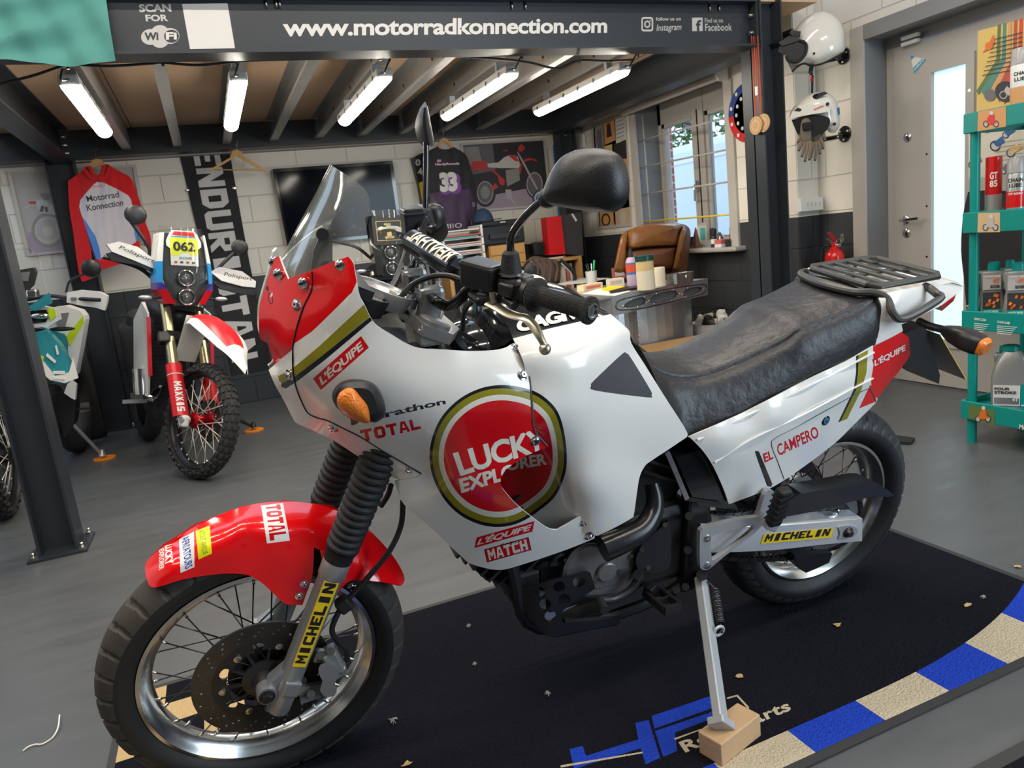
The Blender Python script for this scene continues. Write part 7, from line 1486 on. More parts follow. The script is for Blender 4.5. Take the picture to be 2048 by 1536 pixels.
for L in ov:
    b = MB(); b.prism([D(s, .02, z) for s, z in L], dn*.004, mat('oval_grey', (.10, .105, .11), .5)); part(b, 'oval_panel', desk)
for L in ov:
    for k in range(0, len(L), 4):
        s, z = L[k]; cx_, cz_ = sum(p[0] for p in L)/len(L), sum(p[1] for p in L)/len(L); q = D(cx_+(s-cx_)*1.07, -.0045, cz_+(z-cz_)*1.12); b = MB(); b.ell(q, (.005, .004, .005), CHROME, 8, 5); part(b, 'rivet', desk)
for a, c, m_ in ((.02, .30, 'left'), (.30, dL-.06, 'right')):
    b = MB(); b.loft([[D(a+(c-a)*k/8, .10+.06*math.sin(math.pi*k/8)*-1+.0, z) for k in range(9)]+[D(c, .55, z), D(a, .55, z)] for z in (.0, zb)], ALD, smooth=False); part(b, 'pedestal', desk)
for k in range(16): b = MB(); b.ell(D(.30, .095, .08+.034*k), (.005, .004, .005), CHROME, 8, 5); part(b, 'rivet', desk)
def ontop(px, py): return onz(px, py, DT+.001)
def cylt(name, label, cat, px, base, top, wpx, prof, group=None):
    """turned object: prof of (height fraction, radius fraction, material index)"""
    c, s = st(px, base, DT+.001); H = (base-top)*s*1.03; R = wpx*s/2; t = thing(name, label, cat, c, group=group)
    for nm, pf, m_ in prof: b = MB(); b.lathe(c, (0, 0, 1), [(h*H, r*R) for h, r in pf], m_, 24); part(b, nm, t)
    return t, c, s, H, R
CER = mat('white_ceramic', (.72, .72, .68), .3); CREAM = mat('cream_label', (.70, .62, .46), .55); GRN = mat('dark_green_lid', (.008, .06, .05), .35); LIL = mat('lilac_liquid', (.50, .38, .52), .3); AMB = mat('amber_powder', (.66, .48, .22), .6); CLR = mat('clear_plastic', (.9, .9, .9), .1, 0, 0, trans=.9, ior=1.1); STEELM = mat('dull_steel', (.42, .40, .37), .3, .9, .08, 12)
t, c, s, H, R = cylt('pen_cup', 'white cup of pens on the aluminium desk', 'cup', 1184, 568, 543, 23, [('cup', [(0, .9), (1, 1), (1, .86), (.1, .8), (.1, 0)], CER)])
for i, (dx, dy, hh, m_) in enumerate(((-.5, 0, 1.55, BLACKP), (-.2, .3, 1.6, DARKMET), (.05, -.2, 1.58, CHROME), (.25, .2, 1.55, BLACKP), (.5, 0, 1.8, mat('pen_green', (.01, .42, .12), .35)))):
    b = MB(); b.cyl(c+V((dx*R*.4, dy*R*.5, .01)), c+V((dx*R*1.7, dy*R, H*hh)), .0045 if i < 4 else .008, m_, n=10); solo(b, 'pen', ['black pen leaning left in the white cup', 'dark grey pen in the white cup', 'silver pen in the middle of the white cup', 'black pen just left of the green one in the cup', 'thick green marker pen in the white cup'][i], 'pen', 'pens in the white cup')
cylt('spray_bottle', 'clear bottle of lilac liquid with black cap and red and blue label on the desk', 'bottle', 1266, 575, 500, 22, [('bottle', [(0, .95), (.03, 1), (.66, 1), (.76, .7), (.78, .4)], LIL), ('label', [(.34, 1.03), (.64, 1.03)], mat('label_blue', (.05, .16, .42), .4)), ('label_band', [(.40, 1.05), (.60, 1.05)], mat('label_red', (.60, .08, .03), .4)), ('cap', [(.76, .48), (.88, .42), (.93, .30), (1, .26), (1, 0)], BLACKP)])
cylt('jar', 'large jar with dark green lid and cream label, tallest round tub on the desk', 'jar', 1293, 580, 513, 35, [('body', [(0, .96), (.02, 1), (.84, 1)], AMB), ('label', [(.02, 1.02), (.56, 1.02)], CREAM), ('lid', [(.84, 1.06), (.99, 1.06), (1, 1), (1, 0)], GRN)])
cylt('tub', 'plain cream tub right of the green-lidded jar', 'tub', 1320, 572, 536, 24, [('body', [(0, 1), (.97, 1), (1, .95), (1, 0)], CREAM)])
def dbox(name, label, cat, px, m, h=0.0, m2=None, txt=None):
    P = [ontop(*p) for p in px[:2]]; s = st(*px[0], DT)[1]; H = h*s; e = (P[1]-P[0]); nrm = V((-e.y, e.x, 0)).normalized()*px[2]; b = MB(); b.prism([P[0], P[1], P[1]+nrm, P[0]+nrm], (0, 0, H), m)
    if m2: b.prism([P[0]-nrm*.01+e*.12+V((0, 0, H*.25)), P[0]-nrm*.01+e*.88+V((0, 0, H*.25)), P[0]-nrm*.01+e*.88+V((0, 0, H*.75)), P[0]-nrm*.01+e*.12+V((0, 0, H*.75))], nrm*.005, m2)
    solo(b, name, label, cat)
CRD = mat('carton_white', (.72, .68, .60), .6); CRT = mat('carton_cream', (.74, .62, .42), .6); LRED = mat('label_pale_red', (.60, .16, .14), .5)
dbox('carton', 'small red and white carton standing behind the white carton on the desk', 'carton', ((1228, 559), (1252, 556), .05), LRED, 22, CRD)
dbox('carton', 'white carton with printed panel lying before the red and white one', 'carton', ((1219, 574), (1249, 570), .06), CRD, 15, mat('label_grey', (.50, .46, .42), .6))
dbox('carton', 'low cream carton with red print at the left of the desk', 'carton', ((1168, 583), (1206, 576), .07), CRT, 12, LRED)
b = MB(); L = [ontop(x, y) for x, y in ((1202, 580), (1218, 574), (1248, 574), (1250, 578), (1232, 581), (1210, 583))]; b.prism(L, (0, 0, .008), YEL); solo(b, 'packet', 'flat yellow packet on the desk beside the black phone', 'packet')
b = MB(); L = [ontop(x, y) for x, y in ((1218, 586), (1222, 588), (1278, 578), (1281, 572), (1266, 573))]; b.prism(L, (0, 0, .014), BLACKP); solo(b, 'phone', 'flat black device lying on the front of the desk', 'device')
for k, (L, lb) in enumerate((([(1165, 588), (1230, 592), (1262, 582), (1200, 576)], 'white paper sheet under the black device on the desk'), ([(1100, 572), (1172, 566), (1222, 556), (1160, 556)], 'white paper at the far left of the desk'))):
    b = MB(); b.prism([ontop(x, y) for x, y in L], (0, 0, .0012), mat('paper', (.74, .72, .68), .7)); solo(b, 'paper', lb, 'paper')
c0, s0 = st(1361, 566, DT+.001); b = MB(); L = crv2([(c0.x+dx, c0.y+dy) for dx, dy in ((-.09, -.05), (0, -.045), (.09, -.03), (.11, .03), (.03, .06), (-.08, .05))], 3, True, 100); cc = V((c0.x, c0.y, 0)); b.loft([[V((cc.x+(x-cc.x)*k, cc.y+(y-cc.y)*k, z)) for x, y in L] for k, z in ((.9, DT+.002), (1, DT+.07), (.96, DT+.07), (.88, DT+.01))], STEELM, smooth=False); b.ell((c0.x+.02, c0.y-.045, DT+.04), (.012, .006, .016), STEELB, 10, 6); solo(b, 'steel_dish', 'brushed steel dish at the right end of the desk', 'dish')
# brown leather office chair
LEA = mat('brown_leather', (.30, .125, .035), .30, 0, .1, 7, col2=(.20, .075, .022), bump=.2, bs=40, coat=.2); LEB = mat('dark_brown_leather', (.17, .065, .03), .4, 0, .1, 7, bump=.2, bs=40)
YC = 4.98; cq = lambda L: [(1160+x*.18879, 430+y*.18879) for x, y in L]; chair = thing('office_chair', 'glossy brown leather executive chair behind the aluminium desk', 'chair', (3.30, 5.0, 0))
b = MB(); puff(b, cq([(500, 215), (530, 160), (620, 118), (760, 90), (920, 85), (1050, 95), (1085, 120), (1060, 180), (1025, 320), (900, 335), (700, 345), (540, 365), (500, 345), (495, 280)]), YC, .16, LEA, .03); part(b, 'headrest', chair)
b = MB(); puff(b, cq([(495, 400), (560, 370), (780, 345), (1010, 338), (1010, 400), (985, 555), (880, 565), (700, 560), (560, 570), (500, 560), (488, 480)]), YC, .14, LEB, .05); part(b, 'backrest', chair)
b = MB(); puff(b, cq([(500, 185), (470, 190), (435, 220), (405, 340), (370, 520), (365, 600), (470, 600), (490, 480), (495, 340), (510, 250)]), YC, .13, LEA, .03); part(b, 'side_bolster', chair)
b = MB(); puff(b, cq([(1080, 125), (1110, 118), (1130, 150), (1100, 300), (1070, 430), (1040, 600), (970, 610), (985, 540), (1015, 390), (1040, 240)]), YC, .13, LEA, .03); part(b, 'side_bolster', chair)
b = MB(); puff(b, cq([(540, 150), (760, 82), (1060, 92), (1150, 130), (1172, 200), (1160, 360), (1140, 560), (1100, 640), (500, 640), (420, 400), (470, 200)]), YC+.02, .02, LEB, .04); part(b, 'back_shell', chair)
b = MB(); b.box((3.25, 5.08, .50), (.46, .44, .14), LEA, bev=.05); part(b, 'seat', chair)
b = MB(); b.cyl((3.25, 5.1, .10), (3.25, 5.1, .45), .03, BLACKP)
for k in range(5): a = 1.26*k; b.seg((3.25, 5.1, .09), (3.25+.2*math.cos(a), 5.1+.2*math.sin(a), .05), .05, .03, BLACKP); b.ell((3.25+.2*math.cos(a), 5.1+.2*math.sin(a), .03), (.03, .03, .03), BLACKP, 10, 6)
part(b, 'base', chair)
# back table, drawers, printer, paper trays
OAK = mat('oak', (.62, .36, .12), .5, 0, .12, 6, col2=(.50, .27, .08)); YT = 6.25; yt = lambda x, y, Y=YT: ony(x, y, Y)
tt = thing('side_table', 'oak side table with a shelf below, under the red box file', 'table', (yt(1000, 560).x, 6.4, 0)); zt = yt(1155, 512).z; xl, xr = yt(900, 560).x, yt(1163, 512).x
b = MB(); wbox(b, xl, xr, YT, YT+.45, zt-.03, zt, OAK); part(b, 'table_top', tt)
for x in (xl, xr-.035): b = MB(); wbox(b, x, x+.035, YT, YT+.45, 0, zt-.03, OAK); part(b, 'table_leg', tt)
b = MB(); wbox(b, xl, xr, YT+.02, YT+.43, zt-.32, zt-.30, OAK); part(b, 'shelf', tt)
for k, (x0, w_, m_) in enumerate(((1122, 8, CRD), (1131, 6, LRED), (1138, 6, CRD), (1145, 5, BLACKP))):
    p = yt(x0, 520, YT+.08); b = MB(); wbox(b, p.x, p.x+w_*.0044, YT+.08, YT+.30, zt-.299, zt-.06, m_); solo(b, 'binder', ['white binder under the side table, leftmost of four', 'red binder under the side table', 'white binder between the red and the black one', 'black binder under the side table'][k], 'binder', 'binders under the side table')
xd0, xd1 = yt(984, 540).x, yt(1055, 530).x; zd1 = yt(1000, 490).z
dr = thing('drawer_box', 'small oak box of drawers carrying the black printer', 'drawers', ((xd0+xd1)/2, YT+.2, zt)); b = MB(); wbox(b, xd0, xd1, YT+.02, YT+.40, zt, zd1, OAK); part(b, 'cabinet', dr)
for k in range(2): b = MB(); z0 = zt+.01+(zd1-zt-.01)/2*k; wbox(b, xd0+.01, xd1-.01, YT+.008, YT+.02, z0, z0+(zd1-zt)/2-.015, OAK); b.cyl(((xd0+xd1)/2, YT+.008, z0+(zd1-zt)/4), ((xd0+xd1)/2, YT-.006, z0+(zd1-zt)/4), .01, OAK); part(b, 'drawer', dr)
zp1 = yt(1000, 440).z; xp0, xp1 = yt(966, 480).x, yt(1050, 470).x; pr_ = thing('printer', 'black office printer on the oak drawers', 'printer', ((xp0+xp1)/2, YT+.2, zd1)); b = MB(); b.box(((xp0+xp1)/2, YT+.14, (zd1+zp1)/2), (xp1-xp0, .28, zp1-zd1-.004), BLACKP, bev=.015); part(b, 'body', pr_)
b = MB(); wbox(b, xp0+.06, xp1-.06, YT-.03, YT+.02, zd1+.06, zd1+.10, DARKMET); part(b, 'paper_tray', pr_); b = MB(); wbox(b, xp0-.01, xp1+.01, YT-.01, YT+.29, zp1-.05, zp1-.035, BLACKG); b.box(((xp0+xp1)/2, YT-.011, zp1-.02), (.05, .003, .008), WHITE); part(b, 'lid', pr_)
NAVY = mat('navy_cap', (.03, .06, .12), .8, 0, .08, 20); c = V((yt(978, 430).x, YT+.16, zp1)); b = MB(); b.ell(c+V((0, 0, .005)), (.095, .10, .12), NAVY, 20, 10); b.v = [(x, y, max(z, zp1+.001)) for x, y, z in b.v]; cap = thing('cap', 'navy baseball cap lying on the printer', 'cap', c); part(b, 'crown', cap); b = MB(); b.prism([c+V((x, y, .012)) for x, y in ((.07, -.07), (.13, -.075), (.17, -.04), (.16, .0), (.10, .05), (.07, .04))], (0, 0, .006), NAVY); part(b, 'brim', cap)
rk = thing('paper_tray_rack', 'white tray rack stacked with papers left of the printer', 'paper tray', (yt(940, 540).x, YT+.1, zt)); xr0, xr1 = yt(884, 500).x, yt(966, 500).x; b = MB(); zr1 = yt(930, 462).z
wbox(b, xr1-.02, xr1, YT-.05, YT+.28, zt, zr1+.04, WHITEP); wbox(b, xr0, xr0+.015, YT-.05, YT+.28, zt, zr1, WHITEP); wbox(b, xr0, xr1, YT+.27, YT+.28, zt, zr1, WHITEP); part(b, 'frame', rk)
nt_ = 5
for k in range(nt_): b = MB(); z = zt+(zr1-zt)*k/nt_; wbox(b, xr0, xr1, YT-.05, YT+.28, z, z+.008, WHITEP); part(b, 'tray', rk)
PAP = [mat('paper', (.74, .72, .68), .7), mat('paper_pink', (.70, .42, .34), .7), mat('paper_teal', (.10, .45, .45), .7), mat('paper_red', (.62, .12, .08), .7)]
for k in range(11):
    z = zt+(zr1-zt)*(k//2)/nt_+.01+.016*(k % 2) if k < 10 else zr1+.002; m_ = PAP[(0, 1, 1, 0, 1, 0, 0, 1, 2, 3, 0)[k]]; b = MB(); wbox(b, xr0+.02, xr1-.025-.01*(k % 3), YT-.06-.01*(k % 2), YT+.2, z, z+.012, m_); solo(b, 'paper_stack', ['%s paper stack in the %s tray of the white rack, %s one' % (('white', 'pink', 'pink', 'white', 'pink', 'white', 'white', 'pink', 'teal', 'red')[k], ('bottom', 'second', 'third', 'fourth', 'top')[k//2], ('lower', 'upper')[k % 2]) if k < 10 else 'white papers lying on top of the tray rack'][0], 'paper', 'papers in the tray rack')
def wbx(name, label, cat, px, Y, d, m): b = MB(); quad_box(b, px, Y, d, m); return solo(b, name, label, cat)
wbx('box_file', 'bright red upright box file on the oak table', 'file', [(1092, 435), (1122, 431), (1131, 508), (1099, 510)], 6.32, .12, mat('file_red', (.72, .008, .008), .5))
b = MB(); quad_box(b, [(1122, 431), (1163, 424), (1167, 512), (1131, 508)], 6.36, .12, mat('cabinet_dark', (.055, .05, .05), .5)); b.poly([ony(x, y, 6.357) for x, y in ((1142, 428), (1146, 427), (1155, 441), (1151, 443))], WHITE); solo(b, 'cabinet', 'dark grey upright case with a white label right of the red file', 'case')
b = MB(); quad_box(b, [(1064, 488), (1078, 484), (1088, 483), (1090, 509), (1068, 510)], 6.40, .10, BLACKP); b.torus(ony(1078, 496, 6.395), (0, 1, 0), .04, .004, DARKMET, 24, 6); solo(b, 'speaker', 'small black speaker left of the red box file', 'speaker')
b = MB(); quad_box(b, [(1065, 486), (1072, 484), (1077, 508), (1070, 510)], 6.30, .03, BLACKP); solo(b, 'telephone', 'black upright handset beside the small black speaker', 'telephone')
for k, (px, lb) in enumerate((([(1072, 513), (1120, 505), (1135, 511), (1085, 517)], 'loose white papers on the oak table before the red file'),)): b = MB(); b.prism([V((ony(x, y, YT+.1).x, YT+.04+.1*(i > 1), zt+.001)) for i, (x, y) in enumerate(px)], (0, 0, .012), PAP[0]); solo(b, 'paper', lb, 'paper')
JK = mat('jacket_brown', (.115, .075, .055), .6, 0, .12, 8, bump=.2, bs=30); b = MB(); jk = lambda L: [(880+x*.17578, 380+y*.17578) for x, y in L]
puff(b, jk([(945, 880), (980, 810), (1040, 760), (1120, 755), (1250, 780), (1340, 800), (1365, 850), (1365, 1050), (1250, 1110), (1050, 1110), (960, 1060)]), 5.9, .16, JK, .1); jkt = thing('jacket', 'bundled dark brown leather jacket before the oak table', 'jacket', ony(1080, 560, 5.9)); part(b, 'body', jkt); b = MB()
for k in range(4): b.tube([ony(x, y, 5.74) for x, y in jk([(1060+75*k, 770+10*k), (1110+75*k, 880), (1100+70*k, 1040)])], .012, JK, 8)
part(b, 'sleeve', jkt); b = MB(); b.ell(ony(1066, 545, 5.78), (.10, .05, .11), BLACKP, 14, 8); part(b, 'lining', jkt)
b = MB(); b.tube([ony(x, y, 5.8) for x, y in jk([(1370, 800), (1440, 850), (1510, 920), (1535, 1000), (1520, 1060)])], .018, BLACKP, 8); b.tube([ony(x, y, 5.78) for x, y in jk([(1375, 830), (1450, 900), (1500, 960)])], .006, CHROME, 6); part(b, 'strap', jkt)
st_ = MB(); sp = jkt.location; st_.box((ony(1080, 560, 5.9).x, 5.92, .30), (.5, .35, .60), BLACKP, bev=.02); solo(st_, 'stool', 'dark stool under the brown leather jacket, hidden behind the tank', 'stool')
# cardboard box, bin, basket behind the seat
CBD = mat('cardboard', (.46, .27, .12), .8, 0, .08, 12); b = MB(); c = [onz(x, y, .38) for x, y in ((1290, 697), (1395, 668), (1440, 675))]
cx_, cy_ = 2.86, 3.80
for x0, x1, y0, y1 in ((-.30, .30, -.22, -.21), (-.30, .30, .21, .22), (-.30, -.29, -.22, .22), (.29, .30, -.22, .22)): wbox(b, cx_+x0, cx_+x1, cy_+y0, cy_+y1, .001, .34, CBD)
wbox(b, cx_-.3, cx_+.3, cy_-.22, cy_+.22, .001, .01, CBD); bx = thing('cardboard_box', 'open brown cardboard box on the floor behind the motorcycle seat', 'box', (cx_, cy_, 0)); part(b, 'box_body', bx)
for q, d in ((((-.30, .22), (.30, .22)), (0, .14, .05)), (((-.30, -.22), (-.30, .22)), (-.12, 0, .03)), (((-.30, -.22), (.30, -.22)), (0, -.13, .02)), (((.30, -.22), (.30, .22)), (.12, 0, .04))): b = MB(); p0, p1 = [V((cx_+x, cy_+y, .34)) for x, y in q]; b.prism([p0, p1, p1+V(d), p0+V(d)], (0, 0, .004), CBD); part(b, 'flap', bx)
p = ony(1425, 652, 4.46); bn = thing('waste_bin', 'white bin heaped with rubbish by the grey wall', 'bin', (p.x, p.y, 0)); b = MB(); zt2 = p.z+.02; b.lathe((p.x, p.y, .001), (0, 0, 1), [(0, .12), (zt2, .16), (zt2+.01, .165), (zt2, .15), (.02, .11), (.02, 0)], WHITEP, 28); part(b, 'bucket', bn)
R2 = random.Random(3)
for k in range(5):
    b = MB(); c = V((p.x+.085*math.cos(1.26*k), p.y+.085*math.sin(1.26*k), zt2+.03+.02*(k == 0))); m_ = (PAP[0], CRT, PAP[0], BLACKP, CER)[k]; r = .045; b.ell(c, (r, r, r*.8), m_, 9, 6, rotm(R2.random()*3, R2.random()*3, 0)); b.v = [(x+R2.uniform(-.012, .012), y+R2.uniform(-.012, .012), z+R2.uniform(-.012, .012)) for x, y, z in b.v]; solo(b, 'crumpled_paper', ['crumpled white paper, highest in the white bin', 'crumpled cream wrapper in the white bin', 'crumpled white tissue at the bin\'s rim', 'black wrapper in the white bin', 'pale scrap in the white bin'][k], 'rubbish', 'rubbish in the white bin')
p = ony(1418, 640, 4.62); p.x = 3.52; b = MB(); zb0, zb1 = .001, ony(1400, 625, 4.62).z
for k in range(13): x = p.x-.14+.3*k/12; b.cyl((x, 4.68, zb0), (x, 4.68, zb1), .003, BLACKP, n=6)
for k in range(9): z = zb0+(zb1-zb0)*k/8; b.cyl((p.x-.14, 4.68, z), (p.x+.16, 4.68, z), .003, BLACKP, n=6); b.cyl((p.x-.14, 4.68, z), (p.x-.14, 4.80, z), .003, BLACKP, n=6); b.cyl((p.x+.16, 4.68, z), (p.x+.16, 4.80, z), .003, BLACKP, n=6)
solo(b, 'wire_basket', 'black wire mesh basket under the window, left of the white bin', 'basket')
# ================================================================ WINDOW SILL, RIGHT WALL
ZS = .944; wl = lambda x, y: onx(x, y, 3.688); pX = V((1, 0, 0)); oS = lambda x, y: onx(x, y, 3.66)
def sill(name, label, cat, px, base, top, w_, pf, rx=3.70):
    p = onx(px, base, rx); s = (p-EYE).dot(CF)/FPX; t = thing(name, label, cat, (rx, p.y, ZS))
    for nm, prof, m_, sq in pf: b = MB(); H = (base-top)*s; b.lathe((rx, p.y, ZS), (0, 0, 1), [(h*H, r*w_*s/2*(1.4 if sq else 1)) for h, r in prof], m_, 4 if sq else 18, smooth=not sq, e=(1, 1, 0)); part(b, nm, t)
sill('wooden_cone', 'tall dark brown wooden pyramid on the window sill', 'ornament', 1393, 492, 452, 16, [('pyramid', [(0, 1), (.12, 1), (.13, .8), (1, .08)], mat('dark_wood', (.20, .08, .035), .5), True)])
sill('mug', 'dark navy mug at the left end of the window sill', 'mug', 1384, 494, 472, 14, [('mug', [(0, .9), (1, 1), (1, .85), (.2, .8), (.2, 0)], mat('navy_glaze', (.015, .03, .07), .3), False)])
sill('bottle', 'small black and white bottle in the middle of the window sill', 'bottle', 1428, 490, 452, 12, [('bottle', [(0, 1), (.5, 1), (.6, .7), (.62, 1.1), (.95, 1.1), (1, .6), (1, 0)], BLACKP, False), ('label', [(.18, 1.05), (.42, 1.05)], WHITE, False)], 3.66)
sill('cigarette_carton', 'red and white carton on the window sill', 'carton', 1444, 490, 475, 20, [('box', [(0, 1), (1, 1), (1, 0)], LRED, True), ('label', [(.0, 1.03), (.40, 1.03)], WHITE, True)], 3.66)
sill('tin', 'black tin right of the red and white carton on the sill', 'tin', 1456, 490, 476, 10, [('tin', [(0, 1), (1, 1), (1, 0)], BLACKP, False)], 3.66)
sill('statuette', 'bronze coloured statuette at the right end of the sill', 'ornament', 1462, 488, 448, 8, [('figure', [(0, 1), (.1, 1), (.12, .4), (.5, .7), (.7, .35), (.85, .5), (1, .1)], mat('bronze', (.16, .12, .06), .4, .7), False)])
sill('glass_dish', 'small glass on the window sill before the bottle', 'glass', 1421, 492, 478, 10, [('glass', [(0, .8), (1, 1), (1, .9), (.1, .7), (.1, 0)], CLR, False)], 3.64)
sill('trophy', 'small grey metal sculpture between bottle and statuette on the sill', 'ornament', 1440, 476, 448, 20, [('sculpture', [(0, .5), (.2, .9), (.5, 1), (.8, .6), (1, .2)], STEELM, False)], 3.74)
b = MB(); b.prism([onx(x, y, 3.80) for x, y in ((1394, 448), (1412, 444), (1413, 492), (1396, 494))], (.004, 0, 0), CRD); b.poly([onx(x, y, 3.798) for x, y in ((1400, 456), (1410, 455), (1411, 480), (1401, 481))], PAP[2]); solo(b, 'postcard', 'pale postcard with teal picture propped in the window behind the wooden pyramid', 'card')
b = MB(); b.prism([onx(x, y, 3.952) for x, y in ((1364, 244), (1394, 252), (1393, 265), (1365, 258))], (.002, 0, 0), HB_); b.text('DAKAR', [onx(x, y, 3.95) for x, y in ((1367, 257), (1391, 263), (1367, 247))], WHITE, bold=.03); solo(b, 'window_sticker', 'blue lettered sticker on the window pane', 'sticker')
framed('framed_poster', 'framed collage of motocross pictures and a handwritten note by the window', [(1182, 250), (1251, 222), (1263, 452), (1195, 460)], wl, pX,
    [([(1187, 252), (1204, 248), (1207, 298), (1190, 300)], PG2), ([(1192, 262), (1200, 258), (1204, 296), (1193, 298)], PMD), ([(1205, 247), (1226, 238), (1229, 280), (1208, 290)], POR), ([(1211, 250), (1218, 246), (1222, 272), (1212, 276)], PDK), ([(1228, 237), (1248, 229), (1252, 278), (1230, 288)], PWH), ([(1207, 293), (1222, 288), (1224, 330), (1209, 330)], PYE), ([(1225, 289), (1253, 280), (1256, 322), (1227, 322)], PDK), ([(1226, 322), (1256, 316), (1257, 345), (1228, 350)], POR), ([(1196, 400), (1222, 396), (1227, 452), (1199, 456)], POR), (ell_loop(1210, 440, 9, 13), PDK), (ell_loop(1210, 440, 6, 9), POR), ([(1228, 420), (1258, 414), (1261, 447), (1230, 452)], PTN), (ell_loop(1244, 436, 6, 14), PCR)]+[([(1231, 244+8*k), (1246, 238+8*k), (1246, 239.5+8*k), (1231, 245.5+8*k)], PMD) for k in range(5)], PCR)
b = MB(); b.box(wl(1166, 282)-pX*.01, (.03, .09, .13), WHITEP, bev=.006); b.cyl(wl(1168, 276)-pX*.026, wl(1168, 276)-pX*.02, .02, CER); solo(b, 'thermostat', 'white wall thermostat left of the collage poster', 'thermostat')
ck = thing('wall_clock', 'round wall clock with red and blue ring half behind the right steel post', 'clock', wl(1500, 224)); c = V((3.69, wl(1500, 224).y, wl(1500, 224).z)); rC = .205
b = MB(); b.lathe(c, (-1, 0, 0), [(0, rC), (.02, rC), (.026, rC*.97), (.026, rC*.72)], CHROME, 40); part(b, 'case', ck)
for a0, a1, m_, nm in ((0, math.pi, mat('clock_blue', (.03, .06, .25), .3), 'blue_ring'), (math.pi, 2*math.pi, mat('clock_red', (.62, .03, .03), .3), 'red_ring')):
    b = MB(); n = 20; P = [V((3.662, c.y+r*math.cos(a0+(a1-a0)*k/n), c.z+r*math.sin(a0+(a1-a0)*k/n))) for r in (rC*.97, rC*.70) for k in range(n+1)]; b.add(P, [(k, k+1, n+2+k, n+1+k) for k in range(n)], m_)
    for k in range(5): a = a0+(a1-a0)*(k+.5)/5; b.ell((3.66, c.y+rC*.84*math.cos(a), c.z+rC*.84*math.sin(a)), (.002, .014, .014), WHITE, 8, 5)
    part(b, nm, ck)
b = MB(); b.cyl((3.664, c.y, c.z), (3.67, c.y, c.z), rC*.70, PDK, n=36)
for k in range(12): a = math.pi*k/6; b.ell((3.663, c.y+rC*.56*math.cos(a), c.z+rC*.56*math.sin(a)), (.003, .014, .014), PWH, 10, 5)
part(b, 'dial', ck); b = MB(); b.seg((3.66, c.y, c.z), (3.66, c.y-.06, c.z+.05), .003, .008, PWH); b.seg((3.66, c.y, c.z), (3.66, c.y+.02, c.z+.11), .003, .006, PWH); part(b, 'hand', ck)
# medals on the post
COR = mat('orange_cord', (.55, .09, .03), .7); MDW = mat('medal_wood', (.58, .36, .17), .5, 0, .05, 20); xm = 3.206
for k, (cx_, cy_, top, lb) in enumerate((((1512), 251, [(1503, 72), (1506, 120), (1508, 180), (1511, 232)], 'front round wooden medal on an orange cord on the right steel post'), (1527, 246, [(1511, 72), (1514, 120), (1517, 180), (1522, 232)], 'rear round wooden medal on an orange cord on the right steel post'))):
    t = thing('medal', lb, 'medal', onx(cx_, cy_, xm), group='wooden medals on the post'); X = xm-.012*(1-k); c = onx(cx_, cy_, X); s = (c-EYE).dot(CF)/FPX; r = 17.5*s; b = MB(); b.cyl(c+V((.004, 0, 0)), c-V((.004, 0, 0)), r, MDW, n=36)
    for q in (.8, .25): b.torus(c-V((.0042, 0, 0)), (1, 0, 0), r*q, .0012, mat('medal_line', (.35, .19, .08), .6), 36, 5)
    part(b, 'disc', t); b = MB(); b.tube([onx(x, y, X) for x, y in top], .0035, COR, 8); b.tube([onx(x+4, y, X-.004) for x, y in top[:-1]]+[onx(*top[-1], X)], .003, COR, 8); part(b, 'cord', t)
    if k == 0: b = MB(); b.box(onx(1513, 182, X-.006), (.006, .02, .05), WHITE); part(b, 'tag', t)
# ================================================================ HELMETS, SOCKET, EXTINGUISHER
HW = mat('helmet_white', (.82, .79, .72), .10, 0, .01, 4, coat=.8)
def mount(px, py, rr=.05):
    p = onx(px, py, DX); t = thing('helmet_hook', 'black round wall hook holding the %s helmet' % ('upper plain white' if py < 200 else 'lower open-face'), 'hook', p, group='helmet hooks'); b = MB(); b.lathe((DX, p.y, p.z), (-1, 0, 0), [(0, rr), (.008, rr), (.012, rr*.9), (.012, 0)], BLACKG, 28); part(b, 'wall_plate', t)
    for a in (.6, 2.7, 4.7): b = MB(); b.cyl((DX-.012, p.y+rr*.7*math.cos(a), p.z+rr*.7*math.sin(a)), (DX-.015, p.y+rr*.7*math.cos(a), p.z+rr*.7*math.sin(a)), .006, STEELB, n=8); part(b, 'screw', t)
    q = V((DX-.20, p.y+.10, p.z-.02)); b = MB(); b.tube([V((DX-.012, p.y, p.z)), V((DX-.07, p.y, p.z-.015)), q], .014, BLACKG); part(b, 'arm', t); return p
mount(1688, 112); mount(1690, 268)
HN = V((.70, .714, 0)).normalized()
def hY(x, y, Y): return onplane(x, y, V((3.585, 3.615, 0))+HN*(Y-3.72), HN)
def helmet(name, label, outline, Yc, depth, m, opening, rim):
    c = hY(*outline[0], Yc); t = thing(name, label, 'helmet', c); L = crv2(outline, 3, True, 60); cx_ = sum(p[0] for p in L)/len(L); cy_ = sum(p[1] for p in L)/len(L)
    def f(x, y, k): return hY(x, y, Yc+k)
    b = MB(); rg = []
    for a in (1.45, 1.2, .9, .6, .3, 0, -.3, -.6, -.85, -1.1, -1.3, -1.45): s = math.cos(a)**.62; rg.append([f(cx_+(x-cx_)*s, cy_+(y-cy_)*s, depth*math.sin(a)) for x, y in L])
    b.loft(rg, m); part(b, 'shell', t); return t, f
ht, hf = helmet('helmet', 'plain glossy white full-face helmet with black peak, upper one on the wall', [(1578, 85), (1600, 45), (1632, 24), (1660, 26), (1682, 45), (1691, 80), (1688, 103), (1668, 118), (1640, 130), (1625, 131), (1608, 128), (1594, 136), (1584, 144), (1576, 128), (1572, 112)], 3.72, .12, HW, None, None)
front = lambda L, k: [hY(x, y, 3.72+k) for x, y in L]
